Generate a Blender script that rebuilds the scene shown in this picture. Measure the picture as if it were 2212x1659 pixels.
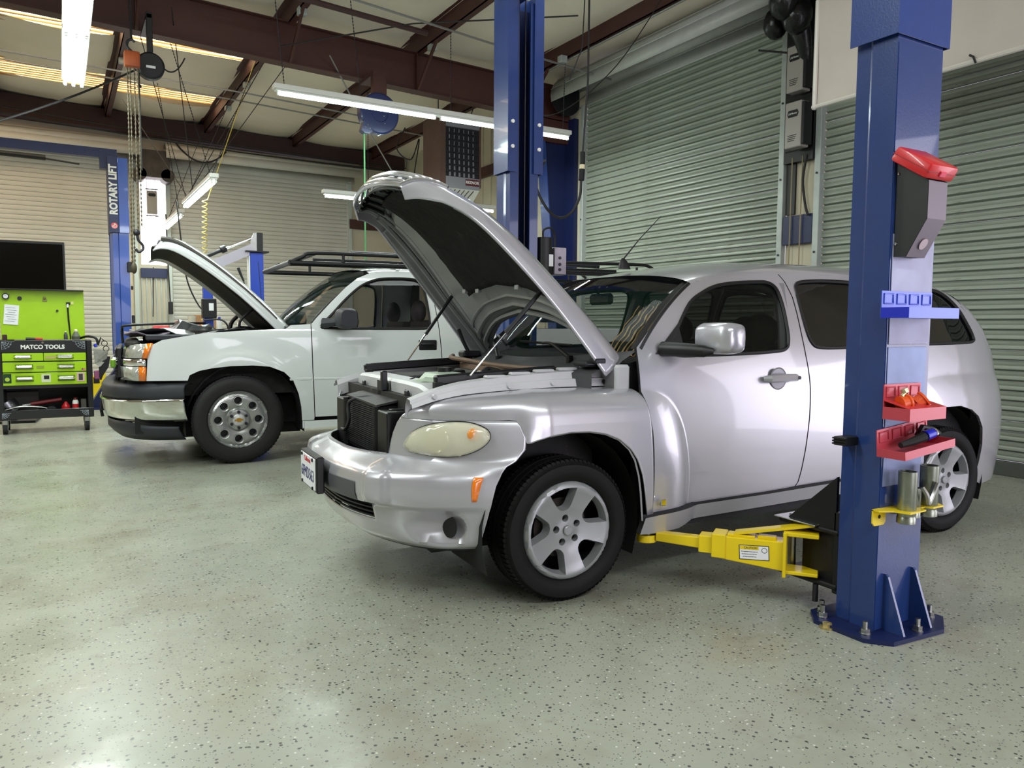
import bpy, bmesh, math, random
from math import sin, cos, pi, radians as rad
from mathutils import Vector as V, Matrix as MX, geometry as GEO
random.seed(7)
SC = bpy.context.scene; COL = SC.collection
for o in list(bpy.data.objects): bpy.data.objects.remove(o)

# ---------------- camera, world, lights, exposure ----------------
cd = bpy.data.cameras.new('camera'); cam = bpy.data.objects.new('camera', cd); COL.objects.link(cam); SC.camera = cam
cd.sensor_width = 36; cd.lens = 1658/2212*36; cd.clip_start = .05; cd.clip_end = 200
R_, U_, F_ = V((.86196913, -.50692185, .00628177)), V((.03309133, .06862443, .9970936)), V((.50587962, .85925603, -.07592686))
cam.matrix_world = MX(((R_.x, U_.x, -F_.x, 0), (R_.y, U_.y, -F_.y, 0), (R_.z, U_.z, -F_.z, 1.2242), (0, 0, 0, 1)))
SC.view_settings.view_transform = 'Standard'; SC.view_settings.look = 'None'; SC.view_settings.gamma = 1
SC.view_settings.use_curve_mapping = False; SC.view_settings.exposure = 0.0
w = bpy.data.worlds.new('world'); SC.world = w; w.use_nodes = True
bg = w.node_tree.nodes['Background']; bg.inputs[0].default_value = (.88, .86, 1.0, 1); bg.inputs[1].default_value = 1.0

def area(name, loc, target, sx, sy, power, col, spread=180):
    l = bpy.data.lights.new(name, 'AREA'); l.shape = 'RECTANGLE'; l.size = sx; l.size_y = sy; l.energy = power; l.color = col; l.spread = rad(spread)
    o = bpy.data.objects.new(name, l); COL.objects.link(o); o.location = loc
    o.rotation_euler = (V(target)-V(loc)).to_track_quat('-Z', 'Y').to_euler(); return o
TUBE = (.91, 1.0, .96); DAY = (.93, .88, 1.0)
# daylight through the open bay door behind and to the right of the viewer
area('bay_door_daylight', (3.8, -6.6, 1.9), (2.6, 3, .8), 4.6, 3.4, 260, DAY)
area('side_door_daylight', (6.9, -.75, 1.15), (2.5, 1.2, .5), 2.1, 3.6, 95, DAY)
# ceiling tubes of this bay, and two unseen fill lamps tilted towards the cars
area('bay_fill_front', (1.5, -1.2, 4.0), (1.7, .8, 0), 4.0, .35, 120, TUBE)  # unseen lamp, tilted at the cars as front fill
area('bay_fill_left', (-2.2, 3.5, 4.2), (-.2, 3.6, 0), .35, 5.0, 240, TUBE)  # unseen lamp, tilted to brighten the wagon's front faces
area('bay_tubes_mid', (4.05, 8.75, 3.7), (4.05, 8.75, 0), 3.8, .12, 110, TUBE)
area('bay_tubes_aisle', (.22, 8.0, 3.7), (.22, 8.0, 0), .25, 3.5, 110, TUBE)
area('bay_tubes_back', (4.9, 11.7, 3.2), (4.9, 11.7, 0), 2.8, .1, 60, TUBE)
area('bay_tubes_far_left', (1.75, 13.2, 3.0), (1.75, 13.2, 0), .1, 5.0, 80, TUBE)
area('bay_tubes_left_back', (-3.0, 12.0, 4.2), (-3.0, 12.0, 0), .3, 4.0, 120, TUBE)
area('bay_tubes_wash', (3.2, 4.6, 4.3), (3.2, 4.6, 0), 3.6, .3, 40, TUBE)

# ---------------- materials ----------------
def lin(c):
    if isinstance(c, str):
        c = [int(c[i:i+2], 16)/255 for i in (0, 2, 4)]
    else: return (*c, 1) if len(c) == 3 else c
    return tuple(x/12.92 if x <= .04045 else ((x+.055)/1.055)**2.4 for x in c)+(1,)
MATS = {}
def mat(name, col, rough=.5, metal=0, coat=0, noise=0, nscale=8, bump=0, bscale=60, emit=0, alpha=1, trans=0, ior=1.45, spec=.5, dirt=None, dscale=3, dthr=.6, stretch=None, flake=0):
    if name in MATS: return MATS[name]
    m = bpy.data.materials.new(name); m.use_nodes = True; nt = m.node_tree; b = nt.nodes['Principled BSDF']; N = nt.nodes.new; L = nt.links.new
    c = lin(col); b.inputs['Base Color'].default_value = c; b.inputs['Roughness'].default_value = rough; b.inputs['Metallic'].default_value = metal
    b.inputs['Coat Weight'].default_value = coat; b.inputs['Coat Roughness'].default_value = .04; b.inputs['IOR'].default_value = ior
    b.inputs['Specular IOR Level'].default_value = spec
    b.inputs['Alpha'].default_value = alpha; b.inputs['Transmission Weight'].default_value = trans
    if emit: b.inputs['Emission Color'].default_value = c; b.inputs['Emission Strength'].default_value = emit
    tc = N('ShaderNodeTexCoord'); src = tc.outputs['Object']
    if stretch:
        mp = N('ShaderNodeMapping'); mp.inputs['Scale'].default_value = stretch; L(src, mp.inputs[0]); src = mp.outputs[0]
    cur = None
    if noise or dirt:
        n = N('ShaderNodeTexNoise'); n.inputs['Scale'].default_value = nscale; n.inputs['Detail'].default_value = 6; L(src, n.inputs['Vector'])
        r = N('ShaderNodeMapRange'); r.inputs[1].default_value = .3; r.inputs[2].default_value = .7; r.inputs[3].default_value = 1-noise; r.inputs[4].default_value = 1+noise; L(n.outputs[0], r.inputs[0])
        mx = N('ShaderNodeVectorMath'); mx.operation = 'SCALE'; mx.inputs[0].default_value = c[:3]; L(r.outputs[0], mx.inputs['Scale']); cur = mx.outputs[0]
    if dirt:
        n2 = N('ShaderNodeTexNoise'); n2.inputs['Scale'].default_value = dscale; n2.inputs['Detail'].default_value = 8; n2.inputs['Roughness'].default_value = .65; L(src, n2.inputs['Vector'])
        r2 = N('ShaderNodeMapRange'); r2.inputs[1].default_value = dthr; r2.inputs[2].default_value = dthr+.12; L(n2.outputs[0], r2.inputs[0])
        m2 = N('ShaderNodeMix'); m2.data_type = 'RGBA'; L(r2.outputs[0], m2.inputs[0]); L(cur, m2.inputs[6]); m2.inputs[7].default_value = lin(dirt); cur = m2.outputs[2]
    if cur: L(cur, b.inputs['Base Color'])
    if bump:
        n3 = N('ShaderNodeTexNoise'); n3.inputs['Scale'].default_value = bscale; n3.inputs['Detail'].default_value = 3; L(src, n3.inputs['Vector'])
        bp = N('ShaderNodeBump'); bp.inputs['Strength'].default_value = bump; bp.inputs['Distance'].default_value = .01; L(n3.outputs[0], bp.inputs['Height']); L(bp.outputs[0], b.inputs['Normal'])
    if flake:
        vo = N('ShaderNodeTexVoronoi'); vo.inputs['Scale'].default_value = 900; L(src, vo.inputs['Vector'])
        r3 = N('ShaderNodeMapRange'); r3.inputs[3].default_value = rough-flake; r3.inputs[4].default_value = rough+flake; L(vo.outputs['Color'], r3.inputs[0]); L(r3.outputs[0], b.inputs['Roughness'])
    MATS[name] = m; return m

# ---------------- geometry helpers ----------------
class MB:
    def __init__(s): s.b = bmesh.new(); s.mi = 0
    def add(s, vs, fs):
        v = [s.b.verts.new(p) for p in vs]; out = []
        for f in fs:
            try: g = s.b.faces.new([v[i] for i in f]); g.material_index = s.mi; out.append(g)
            except ValueError: pass
        return out
    def box(s, a, b, bev=0, rot=None, seg=1):
        """a,b opposite corners; rot = (Matrix3, pivot)"""
        x0, y0, z0 = [min(p, q) for p, q in zip(a, b)]; x1, y1, z1 = [max(p, q) for p, q in zip(a, b)]
        P = [V(p) for p in ((x0, y0, z0), (x1, y0, z0), (x1, y1, z0), (x0, y1, z0), (x0, y0, z1), (x1, y0, z1), (x1, y1, z1), (x0, y1, z1))]
        if rot: P = [rot[0] @ (p-V(rot[1]))+V(rot[1]) for p in P]
        f = s.add(P, [(0, 3, 2, 1), (4, 5, 6, 7), (0, 1, 5, 4), (1, 2, 6, 5), (2, 3, 7, 6), (3, 0, 4, 7)])
        if bev: bmesh.ops.bevel(s.b, geom=list({e for g in f for e in g.edges}), offset=bev, segments=seg, affect='EDGES', profile=.5)
        return s
    def ring(s, pts): return [s.b.verts.new(p) for p in pts]
    def skin(s, rings, close=True, cap=True):
        R = [s.ring(r) for r in rings]; n = len(R[0]); out = []
        for A, B in zip(R, R[1:]):
            for i in range(n if close else n-1):
                j = (i+1) % n
                try: g = s.b.faces.new((A[i], A[j], B[j], B[i])); g.material_index = s.mi
                except ValueError: pass
        if cap and close:
            for q in (R[0][::-1], R[-1]):
                try: g = s.b.faces.new(q); g.material_index = s.mi
                except ValueError: pass
        return s
    def cyl(s, p, q, r, r2=None, n=16, cap=True):
        p, q = V(p), V(q); r2 = r if r2 is None else r2; d = (q-p).normalized(); a = d.orthogonal().normalized(); c = d.cross(a)
        return s.skin([[o+(a*cos(t)+c*sin(t))*k for t in [2*pi*i/n for i in range(n)]] for o, k in ((p, r), (q, r2))], cap=cap)
    def lathe(s, p, axis, prof, n=24, cap=True):
        p, d = V(p), V(axis).normalized(); a = d.orthogonal().normalized(); c = d.cross(a)
        return s.skin([[p+d*h+(a*cos(t)+c*sin(t))*r for t in [2*pi*i/n for i in range(n)]] for r, h in prof], cap=cap)
    def tube(s, pts, r, n=8, cap=True):
        pts = [V(p) for p in pts]; rings = []; a = None
        for i, p in enumerate(pts):
            d = (pts[min(i+1, len(pts)-1)]-pts[max(i-1, 0)]).normalized()
            a = d.orthogonal().normalized() if a is None else (a-d*a.dot(d)).normalized()
            c = d.cross(a); k = r[i] if isinstance(r, (list, tuple)) else r
            rings.append([p+(a*cos(t)+c*sin(t))*k for t in [2*pi*j/n for j in range(n)]])
        return s.skin(rings, cap=cap)
    def prism(s, poly, axis, a, b):
        """poly of 2D points extruded on axis 0/1/2 from a to b (other axes in order)"""
        def P(q, h):
            l = list(q); l.insert(axis, h); return V(l)
        return s.skin([[P(q, a) for q in poly], [P(q, b) for q in poly]])
    def grid(s, rows, thick=None):
        nr, nc = len(rows), len(rows[0])
        f = s.add([p for r in rows for p in r], [(i*nc+j, i*nc+j+1, (i+1)*nc+j+1, (i+1)*nc+j) for i in range(nr-1) for j in range(nc-1)])
        return s
    def sphere(s, c, r, n=12, sc=(1, 1, 1)):
        m = MX.Translation(V(c)) @ MX.Diagonal((*sc, 1))
        bmesh.ops.create_uvsphere(s.b, u_segments=n, v_segments=max(6, n//2+2), radius=r, matrix=m); return s
def obj(name, mb, m, parent=None, smooth=30, label=None, solid=0, loc=None, norm=True, kind=None, mods=None):
    me = bpy.data.meshes.new(name)
    if norm: bmesh.ops.recalc_face_normals(mb.b, faces=mb.b.faces)
    mb.b.to_mesh(me); mb.b.free()
    for k in (m if isinstance(m, (list, tuple)) else [m]): me.materials.append(k)
    if smooth:
        me.polygons.foreach_set('use_smooth', [True]*len(me.polygons)); me.set_sharp_from_angle(angle=rad(smooth))
    o = bpy.data.objects.new(name, me); COL.objects.link(o)
    if parent: o.parent = parent
    if label: o['label'] = label
    if kind: o['kind'] = kind
    if loc: o.location = loc
    if solid:
        md = o.modifiers.new('s', 'SOLIDIFY'); md.thickness = solid; md.offset = -1
    return o
def tag(o, label, cat, group=None):
    o['label'] = label; o['category'] = cat
    if group: o['group'] = group
    return o
def thing(name, label, cat, loc=(0, 0, 0), rz=0, group=None):
    o = bpy.data.objects.new(name, None); COL.objects.link(o); o.location = loc; o.rotation_euler.z = rz; o.empty_display_size = .1
    return tag(o, label, cat, group)
def struct(name, mb=None, m=None, **k):
    if mb is None: o = bpy.data.objects.new(name, None); COL.objects.link(o)
    else: o = obj(name, mb, m, **k)
    o['kind'] = 'structure'; return o
def inst(name, me, parent, loc=(0, 0, 0), rot=None, scale=None):
    o = bpy.data.objects.new(name, me.data if hasattr(me, 'data') else me); COL.objects.link(o); o.parent = parent; o.location = loc
    if rot: o.rotation_euler = rot
    if scale: o.scale = scale
    return o
def dup(root, loc, rz=0, label=None):
    r = root.copy(); COL.objects.link(r); r.location = loc; r.rotation_euler.z = rz
    if label: r['label'] = label
    for ch in list(root.children):
        c = ch.copy(); COL.objects.link(c); c.parent = r
        for g in ch.children:
            d = g.copy(); COL.objects.link(d); d.parent = c
    return r
def text(name, s, size, m, parent, loc, rot, ext=.002, align='CENTER', bold=0, sx=1, label=None):
    c = bpy.data.curves.new('t', 'FONT'); c.body = s; c.size = size; c.extrude = ext; c.align_x = align; c.align_y = 'CENTER'; c.offset = bold; c.resolution_u = 3
    t = bpy.data.objects.new('t', c); COL.objects.link(t); bpy.context.view_layer.update()
    me = bpy.data.meshes.new_from_object(t.evaluated_get(bpy.context.evaluated_depsgraph_get())); bpy.data.objects.remove(t)
    me.materials.clear(); me.materials.append(m)
    o = bpy.data.objects.new(name, me); COL.objects.link(o); o.parent = parent; o.location = loc; o.scale = (sx, 1, 1)
    o.rotation_euler = rot if not isinstance(rot, MX) else rot.to_euler()
    if label: o['label'] = label
    return o
def spline(P, n=8):
    """Catmull-Rom through points"""
    P = [V(p) for p in P]; out = []
    for i in range(len(P)-1):
        a, b, c, d = P[max(i-1, 0)], P[i], P[i+1], P[min(i+2, len(P)-1)]
        for k in range(n):
            t = k/n; out.append(.5*((2*b)+(c-a)*t+(2*a-5*b+4*c-d)*t*t+(3*b-a-3*c+d)*t**3))
    return out+[P[-1]]
def lerp(a, b, t): return a+(b-a)*t
def itp(tab, x):
    """piecewise smooth interpolation of a table of (x, value)"""
    if x <= tab[0][0]: return tab[0][1]
    for i in range(len(tab)-1):
        (a, u), (b, v) = tab[i], tab[i+1]
        if x <= b:
            m0 = (v-tab[i-1][1])/(b-tab[i-1][0]) if i > 0 else (v-u)/(b-a)
            m1 = (tab[i+2][1]-u)/(tab[i+2][0]-a) if i+2 < len(tab) else (v-u)/(b-a)
            h = b-a; t = (x-a)/h
            return (2*t**3-3*t*t+1)*u+(t**3-2*t*t+t)*h*m0+(-2*t**3+3*t*t)*v+(t**3-t*t)*h*m1
    return tab[-1][1]
def sag(p, q, drop, n=10):
    p, q = V(p), V(q); return [p.lerp(q, i/n)-V((0, 0, drop*4*(i/n)*(1-i/n))) for i in range(n+1)]

M_brown = mat('oxide_brown_steel', '43231d', .55, noise=.12, nscale=3, bump=.1)
M_dbrown = mat('dark_brown_steel', '3a2220', .6, noise=.1)
M_blue = mat('blue_enamel', '233b7a', .28, noise=.05, coat=.5, bump=.06, bscale=160)
M_nblue = mat('navy_enamel', '131d47', .4, noise=.05)
M_black = mat('black_plastic', '101012', .45)
M_rub = mat('black_rubber', '141415', .75, noise=.2, nscale=30)
M_chrome = mat('chrome', 'e8e8ea', .08, 1)
M_steel = mat('zinc_steel', 'a9aaa6', .32, 1, noise=.1, nscale=20)
M_dsteel = mat('dark_steel', '3c3c40', .45, .8, noise=.15)
M_wht = mat('white_enamel', 'dcdcd6', .45)
M_galv = mat('galvanised_rail', 'a8aeaa', .5, .3, noise=.12, nscale=6, dirt='5b5f5c', dthr=.64)
M_slat = mat('grey_green_slat', '8d9488', .38, .1, noise=.08, nscale=2, stretch=(1, 1, 8), dirt='54564a', dscale=2.2, dthr=.63)
M_slatw = mat('beige_grey_slat', 'c2bfb6', .5, noise=.06, nscale=2)
M_hood = mat('pale_hood_metal', 'b4b6b2', .45, .1, noise=.05)
M_beige = mat('beige_metal_panel', 'bfb6a0', .6, noise=.05, nscale=2)
M_vinyl = mat('white_vinyl_insulation', 'dbd0bf', .55, noise=.06, nscale=1.2, bump=.35, bscale=5)
M_tube = mat('lit_fluorescent_tube', (.80, 1.0, .95), .3, emit=20)
M_wire = mat('dark_cable', '1c1b1b', .6)
M_cond = mat('conduit_metal', '8f8f8c', .4, .6)
M_paper = mat('white_paper', 'e2e2e6', .7)
M_red = mat('red_enamel', 'c41f26', .35, coat=.3)
M_yel = mat('yellow_enamel', 'e0c416', .35, noise=.06, coat=.2, dirt='5b4a1a', dscale=9, dthr=.68)

# ---------------- floor ----------------
def floor_material():
    m = bpy.data.materials.new('flecked_epoxy_floor'); m.use_nodes = True; nt = m.node_tree; b = nt.nodes['Principled BSDF']; N = nt.nodes.new; L = nt.links.new
    tc = N('ShaderNodeTexCoord'); P = tc.outputs['Object']
    def noise(s, d=6, r=.6):
        n = N('ShaderNodeTexNoise'); n.inputs['Scale'].default_value = s; n.inputs['Detail'].default_value = d; n.inputs['Roughness'].default_value = r; L(P, n.inputs['Vector']); return n.outputs[0]
    def rng(x, a, c, lo=0, hi=1):
        r = N('ShaderNodeMapRange'); r.inputs[1].default_value = a; r.inputs[2].default_value = c; r.inputs[3].default_value = lo; r.inputs[4].default_value = hi; L(x, r.inputs[0]); return r.outputs[0]
    def mix(f, a, c):
        x = N('ShaderNodeMix'); x.data_type = 'RGBA'; L(f, x.inputs[0])
        if isinstance(a, tuple): x.inputs[6].default_value = a
        else: L(a, x.inputs[6])
        x.inputs[7].default_value = c; return x.outputs[2]
    def mul(a, c):
        x = N('ShaderNodeMath'); x.operation = 'MULTIPLY'; L(a, x.inputs[0])
        if isinstance(c, (int, float)): x.inputs[1].default_value = c
        else: L(c, x.inputs[1])
        return x.outputs[0]
    col = mix(rng(noise(.7), .35, .7), lin('999c8e'), lin('8b8e82'))
    col = mix(mul(rng(noise(1.6, 9, .7), .50, .72), .6), col, lin('7d705f'))
    col = mix(mul(rng(noise(5, 9, .75), .60, .75), .5), col, lin('6d6154'))
    def fleck(s, thr, size, c, k=0):
        nonlocal col
        v = N('ShaderNodeTexVoronoi'); v.inputs['Scale'].default_value = s; L(P, v.inputs['Vector'])
        sp = N('ShaderNodeSeparateColor'); L(v.outputs['Color'], sp.inputs[0])
        a = N('ShaderNodeMath'); a.operation = 'GREATER_THAN'; a.inputs[1].default_value = thr; L(sp.outputs[k], a.inputs[0])
        q = N('ShaderNodeMath'); q.operation = 'LESS_THAN'; q.inputs[1].default_value = size; L(v.outputs['Distance'], q.inputs[0])
        col = mix(mul(mul(a.outputs[0], q.outputs[0]), .85), col, c)
    fleck(46, .55, .24, lin('26282a')); fleck(60, .85, .22, lin('c6c8c0'), 1); fleck(90, .5, .22, lin('4d5052'), 2); fleck(14, .93, .10, lin('17181a'), 1)
    L(col, b.inputs['Base Color'])
    L(rng(noise(2.5), .3, .7, .20, .42), b.inputs['Roughness'])
    bp = N('ShaderNodeBump'); bp.inputs['Strength'].default_value = .25; bp.inputs['Distance'].default_value = .004; L(noise(14, 4), bp.inputs['Height']); L(bp.outputs[0], b.inputs['Normal'])
    return m
m = MB(); m.add([(-9, -7, 0), (6.78, -7, 0), (6.78, 16.5, 0), (-9, 16.5, 0), (-9, -7, -.1), (6.78, -7, -.1), (6.78, 16.5, -.1), (-9, 16.5, -.1)], [(0, 1, 2, 3), (4, 7, 6, 5), (0, 4, 5, 1), (1, 5, 6, 2), (2, 6, 7, 3), (3, 7, 4, 0)])
struct('floor', m, floor_material(), smooth=0)

# ---------------- walls ----------------
XW, YW = 6.78, 16.4
def zroof(x): return 4.78+.037*(6.7-x)          # underside of purlins
m = MB()
ztop = 5.6
for a, b, z0, z1 in ((-7, -2.6, 0, ztop), (-2.6, 1.15, 2.3, ztop), (1.15, 1.58, 0, ztop), (1.58, 1.6, 4.85, ztop), (1.6, 5.34, 4.85, ztop), (5.34, 5.72, 0, ztop), (5.72, 9.44, 4.85, ztop), (9.44, 16.5, 0, ztop)):
    m.box((XW, a, z0), (XW+.15, b, z1))
WR = struct('wall_right', m, M_beige, smooth=0)
m = MB()       # raised ribs of the wall sheeting beyond the roll-up door
for k in range(20):
    y = 10.45+k*.305
    WRr = MB().box((XW-.02, y, 0), (XW, y+.03, 5.0)); o = obj('panel_rib', WRr, M_beige, WR, 0)
for z in (2.3, 3.9): obj('girt', MB().box((XW-.08, 10.4, z), (XW-.02, YW, z+.18)), M_brown, WR, 0)
m = MB()
for a, b, z0, z1 in ((-9, -2.6, 0, 5.9), (-2.6, 1.06, 4.6, 5.9), (1.06, 1.95, 0, 5.9), (1.95, 5.5, 4.6, 5.9), (5.5, 6.93, 0, 5.9)):
    if a == 1.06:   # pillar bay between the two doors with a translucent panel
        m.box((1.06, YW, 0), (1.95, YW+.15, 2.35)); m.box((1.06, YW, 4.3), (1.95, YW+.15, 5.9)); m.box((1.06, YW, 2.35), (1.4, YW+.15, 4.3)); m.box((1.85, YW, 2.35), (1.95, YW+.15, 4.3))
    else: m.box((a, YW, z0), (b, YW+.15, z1))
WB = struct('wall_back', m, M_beige, smooth=0)
for z in (2.55, ): obj('girt', MB().box((5.5, YW-.1, 3.3), (6.75, YW-.01, 3.5)), M_brown, WB, 0)
for k in range(6): obj('panel_rib', MB().box((1.38+k*.085, YW-.025, 0), (1.40+k*.085, YW, 2.1)), M_galv, WB, 0)
obj('girt', MB().box((1.38, YW-.06, 2.1), (1.84, YW, 2.28)), M_nblue, WB, 0, label='navy girt')
w1 = struct('window_1', MB().box((1.4, YW+.05, 2.3), (1.85, YW+.07, 4.3)), mat('backlit_translucent_panel', (1, .95, 1), .4, emit=5), smooth=0)
for k in range(2): obj('rib', MB().box((1.52+k*.15, YW+.03, 2.3), (1.535+k*.15, YW+.05, 4.3)), mat('panel_rib_white', 'e8d8dc', .4, emit=.6), w1, 0)
# off-view shell
m = MB(); m.box((-9.15, -7, 0), (-9, 16.5, 5.9)); struct('wall_left', m, M_beige, smooth=0)
m = MB(); m.box((-9, -7.15, 0), (1.2, -7, 5.9)); m.box((6.4, -7.15, 0), (6.93, -7, 5.9)); m.box((1.2, -7.15, 3.9), (6.4, -7, 5.9)); struct('wall_front', m, M_beige, smooth=0)

# ---------------- ceiling ----------------
PX = [5.95, 4.25, 2.55, .85, -.85]
m = MB(); rows = []
ys = [-7+.4*i for i in range(60)]
def zc(x, y):
    k = ((x-.85) % 1.7)/1.7; s = 4*k*(1-k)
    near = min(abs(y-YW), abs(y-9.8), abs(y-11.35), abs(y-12.3), abs(y-14.2), abs(y-15.0), 1.5)/1.5
    return zroof(x)+.2-.17*s**.8*(.75+.25*sin(y*1.1+x*2))*(.45+.55*near)
xs = [6.78]+[6.6-.17*i for i in range(92)]
for y in ys: rows.append([V((x, y, zc(x, y))) for x in xs])
# leave the two skylight strips open
m = MB(); nc = len(xs); b = m.b
vv = [[b.verts.new(p) for p in r] for r in rows]
SKY = ((11.35, 12.3), (14.2, 15.0))
for i in range(len(ys)-1):
    for j in range(nc-1):
        yc = (ys[i]+ys[i+1])/2; xc = (xs[j]+xs[j+1])/2
        if any(a < yc < c for a, c in SKY) and -6 < xc < 2.5: continue
        b.faces.new((vv[i][j], vv[i][j+1], vv[i+1][j+1], vv[i+1][j]))
CE = struct('ceiling', m, M_vinyl, smooth=60)
M_sky = mat('backlit_skylight', (1, .86, .60), .5, emit=5)
for k, (a, c) in enumerate(SKY):
    m = MB(); m.mi = 0
    m.box((-6, a-.25, 5.24), (2.6, c+.25, 5.26))
    w = struct('window_%d' % (k+2), m, M_sky, smooth=0)
    n = 8
    for i in range(n+1):
        y = a-.1+(c-a+.2)*i/n
        obj('skylight_rib', MB().tube([(-6, y, 5.21), (2.55, y, 5.21)], .016, 5), mat('skylight_rib_shade', 'b98f5a', .6), w)
m = MB(); m.box((-9.2, -7.2, 5.75), (6.95, 16.6, 5.8)); obj('roof_deck', m, M_dbrown, CE, 0)

def ibeam_y(m, x, y0, y1, z, d=.2, w=.07, t=.012):   # Z purlin
    m.box((x-t/2, y0, z), (x+t/2, y1, z+d)); m.box((x-t/2, y0, z), (x+w, y1, z+t)); m.box((x-w, y0, z+d-t), (x+t/2, y1, z+d))
for k, x in enumerate(PX):
    m = MB(); ibeam_y(m, x, -7, 16.4, zroof(x)-.02, .22, .08)
    o = obj('roof_purlin', m, M_brown, smooth=0)
    tag(o, ['brown roof purlin just left of the right wall, crossing behind the far blue post', 'brown roof purlin meeting the big rafter above the blue hose reel', 'brown roof purlin at the right end of the lit skylights', 'brown roof purlin passing over the black hose reel', 'brown roof purlin at the upper left edge of the picture'][k] , 'beam', 'roof purlins')
# main rafter
m = MB()
def quadbeam(m, x0, x1, y0, y1, za, zb, zc_, zd):
    """from x0 (bottom za top zb) to x1 (bottom zc top zd)"""
    P = [(x0, y0, za), (x0, y1, za), (x0, y1, zb), (x0, y0, zb), (x1, y0, zc_), (x1, y1, zc_), (x1, y1, zd), (x1, y0, zd)]
    m.add(P, [(0, 3, 2, 1), (4, 5, 6, 7), (0, 1, 5, 4), (1, 2, 6, 5), (2, 3, 7, 6), (3, 0, 4, 7)])
s = .037; xa, xb = 6.78, -9
def zb_(x): return 4.28+s*(6.7-x)
def zt_(x): return 4.76+s*(6.7-x)
RAF = thing('rafter_beam', 'large dark brown steel rafter crossing the roof above the long fluorescent light', 'beam', (6.78, 9.85, 4.3))
L0 = lambda p: p
def rel(o): o.location = (-6.78, -9.85, -4.3); return o
m = MB(); quadbeam(m, xa, xb, 9.844, 9.856, zb_(xa), zt_(xa), zb_(xb), zt_(xb)); rel(obj('web', m, M_brown, RAF, 0))
m = MB(); quadbeam(m, xa, xb, 9.76, 9.94, zb_(xa)-.012, zb_(xa), zb_(xb)-.012, zb_(xb)); rel(obj('bottom_flange', m, M_brown, RAF, 0))
m = MB(); quadbeam(m, xa, xb, 9.76, 9.94, zt_(xa), zt_(xa)+.012, zt_(xb), zt_(xb)+.012); rel(obj('top_flange', m, M_brown, RAF, 0))
for x in (4.25, .85, -1.5):
    rel(obj('stiffener', MB().box((x-.005, 9.77, zb_(x)), (x+.005, 9.85, zt_(x))), M_brown, RAF, 0))
for x in (4.25, 2.55, .85, 5.95):
    m = MB(); m.tube([(x, 9.76, zb_(x)), (x+.02, 9.1, zroof(x)+.05)], .022, 4); m.tube([(x, 9.94, zb_(x)), (x+.02, 10.6, zroof(x)+.05)], .022, 4)
    rel(obj('flange_brace', m, M_brown, RAF, 0))
# blue tapered frame column
FC = thing('frame_column', 'tapered navy blue building column beside the left edge of the near roll-up door', 'column', (6.78, 9.85, 0))
m = MB(); m.prism([(6.70, 0), (6.70, 3.95), (6.28, 3.95), (6.62, 0)], 1, 9.844, 9.856); o = obj('web', m, M_nblue, FC, 0); o.location = (-6.78, -9.85, 0)
m = MB(); m.prism([(6.62, 0), (6.28, 3.95), (6.265, 3.95), (6.605, 0)], 1, 9.74, 9.96); o = obj('inner_flange', m, M_blue, FC, 0); o.location = (-6.78, -9.85, 0)
m = MB(); m.prism([(6.28, 3.95), (6.2, 4.35), (6.72, 4.35), (6.72, 3.95)], 1, 9.76, 9.94); o = obj('knee', m, M_brown, FC, 0); o.location = (-6.78, -9.85, 0)
m = MB(); m.box((6.70, 9.60, 0), (6.775, 10.1, 4.3)); o = obj('outer_flange', m, M_nblue, FC, 0); o.location = (-6.78, -9.85, 0)
# eave beam at back wall
m = MB(); quadbeam(m, 6.7, -9, 16.15, 16.38, 4.62, 4.9, 4.72+.3, 5.4+.1)
tag(obj('eave_beam', m, M_dbrown, smooth=0), 'dark brown beam along the top of the back roll-up doors', 'beam')

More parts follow.
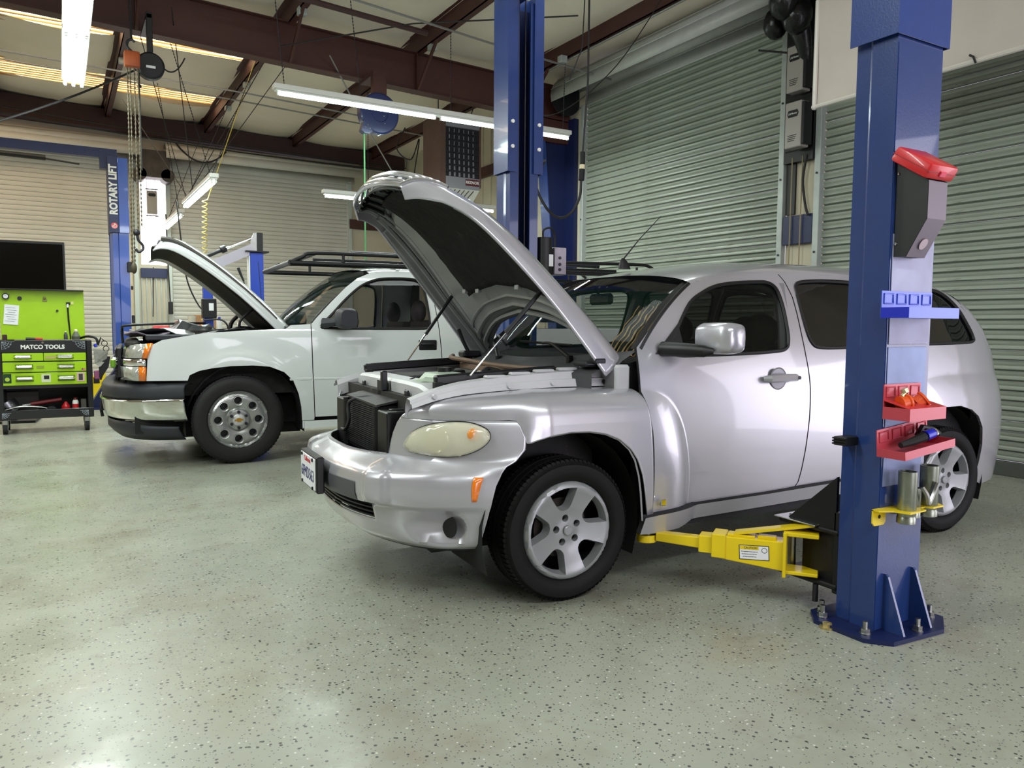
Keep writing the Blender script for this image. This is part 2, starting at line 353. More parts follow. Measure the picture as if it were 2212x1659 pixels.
# ---------------- roll-up doors ----------------
def slat_mesh(L, p=.084, d=.015, axis='y', mt=None):
    pr = [(.014, 0), (0, .004), (-d, .012), (-d, .032), (-d*.6, .042), (-d, .052), (-d, .072), (0, .080), (.014, .084)]
    if axis == 'x': pr = [(.012, 0), (0, .004), (-.005, .018), (-.007, .042), (-.005, .066), (0, .080), (.012, .084)]
    k = p/.084; me = bpy.data.meshes.new('slat'); vs = []; fs = []
    for (o, z) in pr: vs += [(o, 0, z*k), (o, L, z*k)] if axis == 'y' else [(0, o, z*k), (L, o, z*k)]
    for i in range(len(pr)-1): fs.append((2*i, 2*i+1, 2*i+3, 2*i+2))
    me.from_pydata(vs, [], fs); me.materials.append(mt); me.polygons.foreach_set('use_smooth', [True]*len(fs)); me.set_sharp_from_angle(angle=rad(40)); return me
def door(n, y0, y1, ztop, X=XW, hood=True, hx=.5):
    D = struct('door_%d' % n)
    D.location = (X, y0, 0)
    me = slat_mesh(y1-y0, mt=M_slat); k = int((ztop-.12)/.084)+1
    for i in range(k): inst('slat', me, D, (0.015 if i % 7 == 3 else 0.02, 0, .12+i*.084))
    obj('bottom_bar', MB().box((-.03, 0, .0), (.03, y1-y0, .12), .005), mat('bottom_bar_dark', '4b4f4a', .5), D)
    for y in (-.07, y1-y0): obj('guide_rail', MB().box((-.06, y, 0), (.01, y+.07, ztop), .004), M_galv, D)
    for y in (-.035, y1-y0+.035):
        m = MB()
        for z in (.4, 1.2, 2, 2.8, 3.6): m.cyl((-.068, y, z), (-.058, y, z), .012, n=8)
        obj('rail_bolts', m, M_dsteel, D)
    if hood:
        for i in range(6):   # curved hood panels round the coil
            a0 = rad(200-i*38); a1 = rad(200-(i+1)*38); r = .27; cx, cz = -.24, ztop+.12
            m = MB(); m.skin([[(cx+r*cos(a)*1.0, yy, cz+r*sin(a)) for a in (a0, (a0+a1)/2, a1)] for yy in (-.22, y1-y0+.2)], close=False)
            rr = r+.012; m.skin([[(cx+rr*cos(a1), yy, cz+rr*sin(a1)) for _ in (0,)]+[(cx+(r-.02)*cos(a1), yy, cz+(r-.02)*sin(a1))] for yy in (-.22, y1-y0+.2)], close=False)
            obj('hood_panel', m, M_hood, D, 20, solid=.004)
        obj('hood_end', MB().cyl((-.24, y1-y0+.2, ztop+.12), (-.24, y1-y0+.19, ztop+.12), .262, n=24), M_black, D)
        obj('hood_end', MB().cyl((-.24, -.22, ztop+.12), (-.24, -.21, ztop+.12), .262, n=24), M_black, D)
    return D
door(1, 5.80, 9.40, 4.45); door(2, 1.65, 5.27, 4.45)
def door_b(n, x0, x1, ztop):
    D = struct('door_%d' % n); D.location = (x0, YW, 0)
    me = slat_mesh(x1-x0, axis='x', mt=M_slatw); k = int((ztop-.12)/.084)+1
    for i in range(k): inst('slat', me, D, (0, .02, .12+i*.084))
    obj('bottom_bar', MB().box((0, -.03, 0), (x1-x0, .03, .12), .005), M_galv, D)
    for x in (-.08, x1-x0): obj('guide_rail', MB().box((x, -.06, 0), (x+.08, .01, ztop), .004), mat('pale_rail', 'b9c0ba', .5, .2), D)
    for i in range(6):
        a0 = rad(-20+i*40); a1 = rad(-20+(i+1)*40); r = .24
        m = MB(); m.skin([[(xx, -.26-r*cos(a), ztop+.1+r*sin(a)) for a in (a0, (a0+a1)/2, a1)] for xx in (-.1, x1-x0+.15)], close=False)
        obj('hood_panel', m, M_slatw, D, 20, solid=.004)
    return D
door_b(3, -2.55, 1.26, 4.3); door_b(4, 1.93, 5.48, 4.3)

# =====================================================================
# silver retro wagon
# =====================================================================
M_sil = mat('silver_paint', 'b4b3ba', .30, .45, coat=.9, flake=.02, spec=.5)
M_silin = mat('silver_inner_panel', 'b4b4b7', .42, .05, noise=.06, nscale=5)
M_under = mat('grey_hood_underside', '9a9b9d', .45, .35, noise=.12, nscale=5)
M_pad = mat('black_hood_insulation', '1b1a19', .95, noise=.35, nscale=9, bump=.6, bscale=25, dirt='4a453e', dscale=7, dthr=.66)
M_glassd = mat('privacy_glass', '07080a', .03, spec=.8, alpha=.93)
M_glassc = mat('clear_car_glass', '0c1211', .02, spec=.5, alpha=.42)
M_ws = mat('windshield_glass', '12261f', .02, spec=.3, ior=1.22, alpha=.34)
M_wst = mat('windshield_shade_band', '06080a', .03, spec=.4, ior=1.3, alpha=.90)
M_int = mat('dark_interior', '161618', .85)
M_intg = mat('grey_interior_trim', '77777a', .8)
M_tire = mat('tyre_rubber', '1c1b1c', .62, noise=.15, nscale=20)
M_cover = mat('silver_wheel_cover', 'c9cbce', .32, .35, coat=.4)
M_disc = mat('rusty_grey_brake', '4a453f', .6, .5, noise=.3)
M_lens = mat('hazy_headlamp_lens', 'dedcc6', .10, alpha=.42, spec=.8, noise=.06, nscale=4)
M_refl = mat('lamp_reflector', 'e4e2d4', .25, .35)
M_amb = mat('amber_lens', 'e8760c', .12, coat=.8, spec=.8)
M_bay = mat('dirty_black_engine_bay', '1d1b1a', .7, noise=.4, nscale=12, dirt='4e463b', dscale=12, dthr=.60)
M_tank = mat('milky_green_reservoir', 'a3b3a0', .4, noise=.1, nscale=6, dirt='7d7a5c', dscale=8, dthr=.6)
M_brn = mat('brown_cowl_seal', '6b5645', .7, noise=.2)

def inpoly(x, z, P):
    c = False; j = len(P)-1
    for i in range(len(P)):
        a, b = P[i], P[j]
        if (a[1] > z) != (b[1] > z) and x < (b[0]-a[0])*(z-a[1])/(b[1]-a[1])+a[0]: c = not c
        j = i
    return c
def resamp(P, step, closed=True):
    out = []; n = len(P)
    for i in range(n if closed else n-1):
        a, b = P[i], P[(i+1) % n]; L = math.hypot(b[0]-a[0], b[1]-a[1]); k = max(1, int(L/step+.5))
        for t in range(k): out.append((a[0]+(b[0]-a[0])*t/k, a[1]+(b[1]-a[1])*t/k))
    if not closed: out.append(P[-1])
    return out
def smooth2(P, n=4, closed=True):
    """Catmull-Rom a closed 2D loop"""
    m = len(P); out = []
    for i in range(m):
        a, b, c, d = [V((*P[(i+k) % m], 0)) for k in (-1, 0, 1, 2)]
        for k in range(n):
            t = k/n; q = .5*((2*b)+(c-a)*t+(2*a-5*b+4*c-d)*t*t+(3*b-a-3*c+d)*t**3); out.append((q.x, q.y))
    return out
def tri2(outline, holes, step, extra=()):
    loops = [outline]+list(holes); pts = []; ed = []
    for l in loops:
        s = len(pts); pts += l; ed += [(s+i, s+(i+1) % len(l)) for i in range(len(l))]
    nb = len(pts); xs = [p[0] for p in outline]; zs = [p[1] for p in outline]
    for e in extra:
        if inpoly(*e, outline) and not any(inpoly(*e, h) for h in holes) and all((e[0]-q[0])**2+(e[1]-q[1])**2 > 6e-5 for q in pts): pts.append(e)
    bp = list(pts); x = min(xs)+step/2; k = 0
    while x < max(xs):
        z = min(zs)+step*(.5 if k % 2 else 1)
        while z < max(zs):
            if inpoly(x, z, outline) and not any(inpoly(x, z, h) for h in holes) and all((x-q[0])**2+(z-q[1])**2 > (step*.45)**2 for q in bp): pts.append((x, z))
            z += step
        x += step*.9; k += 1
    r = GEO.delaunay_2d_cdt([V(p) for p in pts], ed, [], 0, 1e-5)
    vs = [tuple(v) for v in r[0]]; F = []
    for f in r[2]:
        cx = sum(vs[i][0] for i in f)/3; cz = sum(vs[i][1] for i in f)/3
        if inpoly(cx, cz, outline) and not any(inpoly(cx, cz, h) for h in holes): F.append(tuple(f))
    return vs, F
def panel(name, outline, fy, m, parent, holes=(), sgn=-1, step=.045, lip=.016, off=0, label=None, bstep=.03, extra=()):
    """sheet at y = sgn*(fy(x,z)+off), returned edge of depth lip, exact normals"""
    o2 = resamp(outline, bstep); h2 = [resamp(h, bstep) for h in holes]
    vs, F = tri2(o2, h2, step, extra)
    def pos(x, z, k=0): return V((x, sgn*(fy(x, z)+off-k), z))
    def nor(x, z):
        e = .004; n = V((-(fy(x+e, z)-fy(x-e, z))/(2*e), 1, -(fy(x, z+e)-fy(x, z-e))/(2*e))).normalized(); return V((n.x, n.y*sgn, n.z))
    P = [pos(*v) for v in vs]; NN = [nor(*v) for v in vs]
    # orient
    FF = []
    for f in F:
        n = (P[f[1]]-P[f[0]]).cross(P[f[2]]-P[f[0]])
        FF.append(f if n.y*sgn > 0 else f[::-1])
    nF = len(FF)
    for l in [o2]+h2:
        s = len(P); q = len(l)
        for i, p in enumerate(l):
            n = nor(*p); a, b = l[i-1], l[(i+1) % q]; t = V((b[1]-a[1], 0, -(b[0]-a[0]))).normalized()
            P.append(pos(*p)); P.append(pos(*p)-n*lip); NN += [n, n]
        for i in range(q):
            j = (i+1) % q; FF.append((s+2*i, s+2*j, s+2*j+1, s+2*i+1))
    me = bpy.data.meshes.new(name); me.from_pydata([tuple(p) for p in P], [], FF); me.materials.append(m); me.materials.append(mat('dark_seam_shade', '1a1a1c', .7))  # lip faces coloured dark so the panel gaps look shaded
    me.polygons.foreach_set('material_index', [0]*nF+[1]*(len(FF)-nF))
    me.polygons.foreach_set('use_smooth', [True]*len(me.polygons)); me.validate()
    if len(me.vertices) == len(NN): me.normals_split_custom_set_from_vertices([tuple(n) for n in NN])
    o = bpy.data.objects.new(name, me); COL.objects.link(o); o.parent = parent
    if label: o['label'] = label
    return o

CW = thing('silver_wagon', 'silver retro wagon with its hood raised, parked between the two blue lift posts in front', 'car', (1.9635, 3.594, 0), -.06020)
T_z = [(.15, .77), (.3, .805), (.5, .832), (.75, .840), (.95, .826), (1.10, .790), (1.3, .722), (1.45, .660), (1.55, .600)]
T_tp = [(2.75, 0), (3.0, .022), (3.2, .075), (3.35, .165), (3.46, .29), (3.55, .46)]
def base(x, z): return itp(T_z, z)-itp(T_tp, x)
def bulge(x, z):
    b = 0
    for cx, rx0, rx1, top in ((.40, 9, .29, .635), (2.66, .62, 9, .655)):
        dx = (x-cx)/(rx1 if x > cx else rx0)
        dx = abs(dx); dz = abs(z-.30)/top
        if z < .30: dz *= .2
        r = (dx**2.6+dz**2.6)**(1/2.6)
        if r < 1: b = max(b, .052*(1-r**5)**1.2)
    return b
def body(x, z): return base(x, z)+bulge(x, z)
EXT = []
for cx, rx0, rx1, top in ((.40, 9, .29, .635), (2.66, .62, 9, .655)):
    rx = rx1 if rx1 < 5 else -rx0
    for r in (.62, .72, .80, .86, .91, .95, .98, 1.0, 1.02):
        for k in range(46):
            t = pi/2*k/45; c_, s_ = cos(t)**(2/2.6), sin(t)**(2/2.6); EXT.append((cx+rx*r*c_, .30+top*r*s_))
        if cx > 2:
            for k in range(30): EXT.append((cx+.03+.03*k, .30+top*r*(1-((.03+.03*k)/9)**2.6)**(1/2.6)))
ARCHF = [(-.41, .29), (-.392, .40), (-.378, .487), (-.354, .569), (-.32, .638), (-.279, .685), (-.212, .725), (-.114, .752), (-.01, .764), (.085, .761), (.168, .746), (.241, .716), (.298, .668), (.332, .615), (.355, .54), (.368, .457), (.376, .366), (.38, .33)]
ARCHR = [(2.24, .30), (2.245, .42), (2.265, .54), (2.30, .63), (2.36, .70), (2.45, .745), (2.55, .765), (2.691, .766), (2.80, .738), (2.87, .695), (2.915, .626), (2.93, .517), (2.92, .40), (2.90, .30)]
BS = [(1.437, 1.515), (1.462, 1.47), (1.483, 1.385), (1.484, 1.299), (1.480, 1.173), (1.479, 1.08), (1.483, .902), (1.475, .748), (1.458, .592), (1.44, .471), (1.426, .408), (1.41, .388)]
WF = smooth2([(.585, 1.115), (.66, 1.215), (.768, 1.338), (.866, 1.394), (.97, 1.432), (1.10, 1.452), (1.25, 1.462), (1.335, 1.461), (1.385, 1.43), (1.398, 1.35), (1.394, 1.25), (1.382, 1.16), (1.35, 1.112), (1.25, 1.098), (1.05, 1.090), (.80, 1.086), (.64, 1.086)])
WR_ = smooth2([(1.525, 1.40), (1.54, 1.452), (1.60, 1.474), (1.75, 1.484), (1.93, 1.484), (2.08, 1.474), (2.13, 1.44), (2.15, 1.34), (2.155, 1.2), (2.13, 1.14), (2.0, 1.122), (1.8, 1.115), (1.62, 1.115), (1.55, 1.135), (1.525, 1.22)])
WQ = smooth2([(2.25, 1.40), (2.27, 1.452), (2.40, 1.468), (2.58, 1.464), (2.73, 1.452), (2.82, 1.415), (2.90, 1.345), (2.955, 1.25), (2.985, 1.17), (2.955, 1.142), (2.80, 1.135), (2.5, 1.13), (2.30, 1.128), (2.25, 1.15)])
RS = [(2.20, 1.505), (2.2, 1.3), (2.2, 1.1), (2.19, .95), (2.15, .86), (2.08, .72), (2.0, .55), (1.96, .40)]     # rear door trailing seam
DF = [(.446, .352), (.441, .463), (.428, .746), (.410, .875), (.392, .925), (.395, 1.02), (.398, 1.125), (.47, 1.19), (.60, 1.298), (.71, 1.382), (.80, 1.438), (.90, 1.463), (1.05, 1.485), (1.25, 1.502)]+BS+[(1.2, .372), (.9, .364), (.68, .362), (.6, .362)]
DR = [(a+.008, b) for a, b in BS[::-1]]+[(1.7, 1.518), (1.95, 1.516)]+RS+[(1.7, .395), (1.55, .392)]
QP = [(a+.008, b) for a, b in RS[::-1]]+[(2.5, 1.49), (2.7, 1.46), (2.82, 1.425), (2.93, 1.37), (3.05, 1.28), (3.15, 1.18), (3.24, 1.07), (3.30, .95), (3.37, .86), (3.44, .74), (3.47, .60), (3.46, .48), (3.40, .34), (3.25, .27), (3.0, .26)]+ARCHR[::-1]+[(2.10, .36)]
for s in (-1, 1):
    sd = 'near' if s < 0 else 'far'
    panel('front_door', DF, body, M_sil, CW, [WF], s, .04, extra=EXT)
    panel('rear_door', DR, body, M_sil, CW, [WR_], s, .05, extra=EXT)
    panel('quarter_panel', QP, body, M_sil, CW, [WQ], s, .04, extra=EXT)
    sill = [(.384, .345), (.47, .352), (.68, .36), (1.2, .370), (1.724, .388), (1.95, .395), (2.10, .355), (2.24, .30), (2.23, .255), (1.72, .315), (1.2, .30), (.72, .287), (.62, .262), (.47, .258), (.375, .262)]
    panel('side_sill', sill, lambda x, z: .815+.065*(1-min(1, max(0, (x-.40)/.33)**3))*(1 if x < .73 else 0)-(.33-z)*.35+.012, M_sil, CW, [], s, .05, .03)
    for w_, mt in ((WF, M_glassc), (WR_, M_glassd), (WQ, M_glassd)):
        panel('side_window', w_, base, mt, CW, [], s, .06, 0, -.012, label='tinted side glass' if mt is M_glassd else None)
        m = MB(); m.tube([V((x, s*(body(x, z)-.002), z)) for x, z in w_+w_[:1]], .010, 6, cap=False); obj('window_seal', m, M_black, CW)
    # door handles
    for hx in (1.155, 1.93):
        m = MB(); y0 = base(1.25, .96)
        m.lathe((hx+.10, s*(body(hx+.1, .96)+.002), .962), (0, s, 0), [(.0, .002), (.045, .002), (.055, .007), (.058, .005)], 24)
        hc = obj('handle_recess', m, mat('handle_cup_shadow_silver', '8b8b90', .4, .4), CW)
        m = MB(); m.tube([(hx, s*(y0+.008), .962), (hx+.02, s*(y0+.032), .964), (hx+.11, s*(y0+.037), .966), (hx+.2, s*(y0+.03), .965), (hx+.225, s*(y0+.008), .963)], [.014, .020, .021, .020, .012], 8)
        h = obj('door_handle', m, M_sil, CW)
        obj('key_lock', MB().cyl((hx+.205, s*(y0+.03), .966), (hx+.205, s*(y0+.053), .966), .009, n=10), M_dsteel, h)
    # wing mirror
    m = MB(); R = []
    for k, (f, yy) in enumerate(((.55, .895), (.86, .90), (1, .925), (1.02, .98), (1, 1.04), (.9, 1.075), (.6, 1.09))):
        a = []
        for i in range(20):
            t = 2*pi*i/20; cx, cz = cos(t), sin(t)
            a.append(V((.70+.065*f*math.copysign(abs(cx)**.6, cx)+(yy-.9)*.18, s*yy, 1.172+.072*f*math.copysign(abs(cz)**.55, cz))))
        R.append(a)
    m.skin(R); mr = obj('wing_mirror', m, M_sil, CW, 60)
    m = MB(); m.tube([(.545, s*.79, 1.118), (.56, s*.84, 1.118), (.60, s*.92, 1.116), (.63, s*.985, 1.113), (.66, s*1.01, 1.112)], [.036, .034, .032, .028, .015], 24); obj('mirror_arm', m, M_black, mr)
    m = MB(); m.add([(.50, s*.792, 1.095), (.675, s*.79, 1.09), (.665, s*.742, 1.235)], [(0, 1, 2)]); obj('mirror_base', m, M_black, mr, 0, solid=.01)
    # inner liners
    for cx in (-.02, 2.60):
        m = MB(); rows = []
        for i in range(17):
            t = pi*(-.12+1.24*i/16); rows.append([V((cx+.40*cos(t), s*y, .33+.44*sin(t))) for y in (.84, .60, .45)])
        m.grid(rows); obj('wheel_liner', m, M_rub, CW)
        obj('wheel_liner', MB().box((cx-.42, s*.44, .18), (cx+.42, s*.45, .80)), M_rub, CW, 0)
# badge square
obj('side_badge', MB().box((.465, -.905, .395), (.495, -.893, .425), .003), M_chrome, CW)
# roof + tail
ZC = [(.68, 1.495), (.9, 1.537), (1.3, 1.595), (1.9, 1.612), (2.4, 1.60), (2.75, 1.56), (3.0, 1.50), (3.15, 1.43)]
ZT = [(.68, 1.40), (.8, 1.437), (.9, 1.462), (1.25, 1.50), (1.7, 1.517), (1.95, 1.515), (2.2, 1.504), (2.5, 1.488), (2.7, 1.458), (2.93, 1.37), (3.05, 1.28), (3.15, 1.18)]
m = MB(); rows = []
NV = 28
for i in range(41):
    r = []
    for j in range(-NV//2, NV//2+1):
        v = sin(j/(NV/2)*pi/2); x0 = .70+.10*v*v; x = lerp(x0, 2.95, i/40)
        zt, zc_ = itp(ZT, x), itp(ZC, x); yb = base(x, zt)
        r.append(V((x, v*yb, zt+(zc_-zt)*(1-abs(v)**2.6)**.62)))
    rows.append(r)
m.grid(rows); obj('roof_panel', m, M_sil, CW, 80)
m = MB(); rows = []      # tailgate and rear bumper skin
TP = [((2.95, 1.512), (2.95, 1.36)), ((3.12, 1.46), (3.05, 1.28)), ((3.25, 1.37), (3.15, 1.18)), ((3.34, 1.22), (3.24, 1.07)), ((3.40, 1.06), (3.30, .95)), ((3.45, .88), (3.37, .86)), ((3.49, .74), (3.44, .74)), ((3.55, .60), (3.47, .60)), ((3.56, .48), (3.46, .48)), ((3.50, .34), (3.40, .34))]
for (cx, cz), (sx, sz) in TP:
    yb = base(sx, sz)+bulge(sx, sz); r = []
    for j in range(-12, 13):
        v = sin(j/12*pi/2); f = (1-abs(v)**3)**.6; r.append(V((lerp(sx, cx, f), v*yb, lerp(sz, cz, f))))
    rows.append(r)
m.grid(rows); obj('tailgate', m, M_sil, CW, 60)
for s in (-1, 1):
    m = MB(); 
    for z, r in ((.98, .062), (.86, .05)): m.sphere((3.385+(.98-z)*.40, s*.57, z), r, 14, (1, .8, 1))
    obj('tail_lamp', m, mat('pale_tail_lens', 'd8d4d8', .15, coat=.8), CW, 60)
    m = MB(); m.prism([(3.30, .52), (3.34, .50), (3.365, .63), (3.33, .64)], 1, s*.655, s*.70); obj('side_reflector', m, mat('red_lens', '9c1a24', .2, coat=.6), CW)
# windshield
def wsp(v, t):
    b = V((.17+.25*v*v, v*.775, 1.06+.058*v*v)); q = V((.70+.10*v*v, v*.655, 1.494-.056*v*v))
    p = b.lerp(q, t); p += V((-.5, 0, .6)).normalized()*(.035*4*t*(1-t))*(1-.4*v*v); return p
def wgrid(t0, t1, nv=20, nt=10, off=0, vm=.985):
    return [[wsp(vm*(-1+2*j/nv), lerp(t0, t1, i/nt))+V((-.5, 0, .6))*off for j in range(nv+1)] for i in range(nt+1)]
m = MB(); m.grid(wgrid(.0, .80)); obj('windshield', m, M_ws, CW, 60)
m = MB(); m.grid(wgrid(.80, 1.0, nt=4)); obj('windshield_shade', m, M_wst, CW, 60, label='dark shade band along the windshield top')
for s in (-1, 1):
    m = MB(); rows = [[wsp(s*.985, i/12), wsp(s*.955, i/12)+V((-.004, 0, .006))] for i in range(13)]; m.grid(rows); obj('windshield_frit', m, M_black, CW, 60)
    m = MB(); m.tube([wsp(s*1.0, i/12)+V((0, s*.004, 0)) for i in range(13)], .011, 6); obj('pillar_moulding', m, M_black, CW)
# A pillar bridge between windshield and side panel (thin painted strip)
    m = MB(); rows = []
    for i in range(13):
        t = i/12; a = wsp(s*1.0, t); zz = a.z; rows.append([a, V((a.x+.01, s*max(abs(a.y), base(a.x, zz)), zz))])
    m.grid(rows); obj('pillar_skin', m, M_sil, CW, 60)

# ---- front fascia loft ----
LV = [  # z, plan points (x, |y|) for u = 0..8
 (.270, [(-.77, 0), (-.765, .2), (-.75, .36), (-.70, .49), (-.64, .60), (-.56, .69), (-.48, .74), (-.42, .765), (-.405, .775)]),
 (.300, [(-.82, 0), (-.812, .2), (-.79, .36), (-.735, .5), (-.67, .61), (-.58, .705), (-.495, .758), (-.43, .79), (-.407, .80)]),
 (.360, [(-.85, 0), (-.84, .2), (-.81, .36), (-.76, .5), (-.69, .61), (-.59, .71), (-.50, .765), (-.43, .80), (-.398, .82)]),
 (.430, [(-.865, 0), (-.86, .2), (-.83, .36), (-.775, .5), (-.70, .62), (-.60, .715), (-.51, .775), (-.44, .81), (-.386, .838)]),
 (.446, [(-.872, 0), (-.865, .2), (-.835, .36), (-.78, .51), (-.705, .624), (-.605, .72), (-.515, .78), (-.44, .815), (-.384, .842)]),
 (.462, [(-.905, 0), (-.895, .2), (-.868, .36), (-.817, .52), (-.737, .637), (-.632, .737), (-.532, .793), (-.45, .828), (-.382, .850)]),
 (.500, [(-.915, 0), (-.905, .2), (-.88, .36), (-.828, .53), (-.745, .645), (-.64, .745), (-.54, .80), (-.455, .835), (-.376, .857)]),
 (.555, [(-.915, 0), (-.905, .2), (-.88, .36), (-.828, .53), (-.745, .645), (-.64, .745), (-.54, .80), (-.455, .835), (-.362, .860)]),
 (.590, [(-.905, 0), (-.895, .2), (-.87, .36), (-.82, .525), (-.742, .64), (-.635, .74), (-.533, .79), (-.445, .83), (-.345, .863)]),
 (.607, [(-.885, 0), (-.875, .2), (-.85, .355), (-.80, .51), (-.728, .62), (-.622, .725), (-.525, .782), (-.435, .823), (-.338, .865)]),
 (.635, [(-.84, 0), (-.83, .19), (-.79, .34), (-.73, .46), (-.675, .57), (-.585, .69), (-.502, .757), (-.415, .812), (-.318, .867)]),
 (.655, [(-.805, 0), (-.795, .18), (-.755, .33), (-.692, .44), (-.652, .55), (-.565, .675), (-.484, .748), (-.40, .805), (-.275, .870)]),
 (.700, [None, None, None, (-.688, .45), (-.648, .56), (-.558, .682), (-.474, .752), (-.385, .812), (-.230, .870)]),
 (.750, [None, None, None, (-.682, .47), (-.643, .575), (-.552, .688), (-.462, .757), (-.368, .815), (-.224, .866)]),
 (.800, [None, None, None, (-.672, .50), (-.633, .59), (-.55, .692), (-.455, .762), (-.358, .811), (-.243, .850)]),
 (.822, [None, None, None, (-.666, .525), (-.628, .602), (-.548, .688), (-.452, .756), (-.355, .804), (-.257, .836)])]
def row_at(pts, u):
    """Catmull through the plan points, u in index units"""
    lo = 0 if pts[0] else 3; i = max(lo, min(7, int(u))); t = u-i
    g = lambda k: V((*pts[max(lo, min(8, k))], 0))
    a, b, c, d = g(i-1), g(i), g(i+1), g(i+2)
    return .5*((2*b)+(c-a)*t+(2*a-5*b+4*c-d)*t*t+(3*b-a-3*c+d)*t**3)
def fas(u, z, s=-1, off=0):
    """point on the fascia at u (may be negative for the other side)"""
    if u < 0: u, s = -u, -s
    k = 0
    while k < len(LV)-2 and LV[k+1][0] < z: k += 1
    (za, A), (zb2, B) = LV[k], LV[k+1]; t = (z-za)/(zb2-za); t = max(0, min(1, t))
    p = row_at(A, u).lerp(row_at(B, u), t); dq = row_at(B, min(u+.05, 8))-row_at(B, max(u-.05, 0 if B[0] else 3))
    n = V((-abs(dq.y), dq.x, 0)); n = V((-abs(dq.y), abs(dq.x), 0)).normalized() if dq.length else V((-1, 0, 0))
    # fog lamp scoop
    if off != 99:
        r = math.hypot((u-5.4)/1.25, (z-.365)/.085)
        if r < 1 and z < .446: p = p-n*.06*(1-r*r)**1.3
        st = 0
        # raised stepped pad either side of the plate
        if 2.9 < u < 3.9 and .462 < z < .64: st = .020*min(1, (u-2.9)/.2, (3.9-u)/.2)*min(1, (.64-z)/.02)
        p = p+n*(st+off)
    return V((p.x, s*p.y, z))
us = [i*.1 for i in range(81)]
zs = sorted(set([l[0] for l in LV]+[.285, .33, .345, .375, .39, .405, .418, .472, .485, .52, .54, .575, .60, .618, .645, .675, .725, .775, .812]))
lowz = [z for z in zs if z <= .655]; hiz = [z for z in zs if z >= .655]
m = MB()
m.grid([[fas(u, z) for u in [-q for q in us[:0:-1]]+us] for z in lowz])
for s in (-1, 1): m.grid([[fas(3+.1*i, z, s) for i in range(51)] for z in hiz])
bmesh.ops.remove_doubles(m.b, verts=m.b.verts, dist=.0004)
# cut the lower intake and the centre plate recess
kill = [f for f in m.b.faces if (abs(f.calc_center_median().y) < .485 and .37 < f.calc_center_median().z < .445)]
bmesh.ops.delete(m.b, geom=kill, context='FACES')
obj('front_bumper', m, M_sil, CW, 50, solid=.006)
m = MB(); m.grid([[fas(u, z, off=-.035)+V((.02, 0, 0)) for u in [i*.1-3.2 for i in range(65)]] for z in (.36, .38, .41, .455)]); obj('lower_intake', m, M_black, CW)
for k in range(3):
    m = MB(); m.tube([fas(-2.9+i*.145, .385+.02*k, off=-.012) for i in range(41)], .006, 5); obj('intake_slat', m, M_black, CW)
m = MB(); m.grid([[fas(u, z, off=.004) for u in [i*.1-2.6 for i in range(53)]] for z in (.460, .48, .50, .52, .545)]); obj('plate_recess', m, mat('dark_grey_plastic', '4a4b50', .5), CW, 50)
m = MB(); m.grid([[fas(u, .25+.02*k, off=-.012-.03*(1-k)) for u in [i*.2-7.8 for i in range(79)]] for k in (0, 1)]); obj('air_dam', m, M_rub, CW)
# fog lamp grilles
for s in (-1, 1):
    c = fas(5.75, .368, s); m = MB(); n = V((-.72, s*.69, 0)); tx = V((.69, s*.72, 0))
    n = V((-.93, s*.36, 0)); tx = V((.36, s*.93, 0)); c = c+n*.030; m.lathe(c-n*.012, n, [(0, .0), (.044, .0), (.048, .004), (.050, .006)], 24); fg = obj('fog_lamp_recess', m, M_black, CW)
    for k in range(0): obj('fog_slat', MB().tube([c-n*.0+tx*(-.036)+V((0, 0, -.026+.017*k)), c+n*.004+V((0, 0, -.022+.017*k)), c+tx*.036+V((0, 0, -.026+.017*k))], .003, 5), mat('dark_grey_plastic', '4a4b50', .5), fg)
# license plate
lp = thing('license_plate', 'dented white license plate in a black frame on the silver wagon\'s bumper', 'license plate', (1.9635, 3.594, 0), -.0602)
m = MB(); m.box((-.962, -.215, .447), (-.925, .115, .617), .006); obj('plate_frame', m, M_black, lp)
m = MB(); m.box((-.967, -.198, .458), (-.960, .098, .606), .003); pl_ = obj('plate_face', m, mat('plate_white', 'd9d9df', .5), lp)
RP = (rad(90), 0, rad(-90))
text('plate_number', '6FMD363', .078, mat('plate_navy_ink', '2b3165', .5), lp, (-.9675, -.05, .518), RP, .001, sx=.86)
text('plate_state', 'California', .034, mat('plate_red_script', 'c23a4a', .5), lp, (-.9675, -.05, .585), RP, .001)
m = MB()
for y in (-.16, .06):
    for z in (.598, .466): m.cyl((-.966, y, z), (-.973, y, z), .008, n=10)
obj('plate_screws', m, M_black, lp, kind='stuff')
lp.parent = None
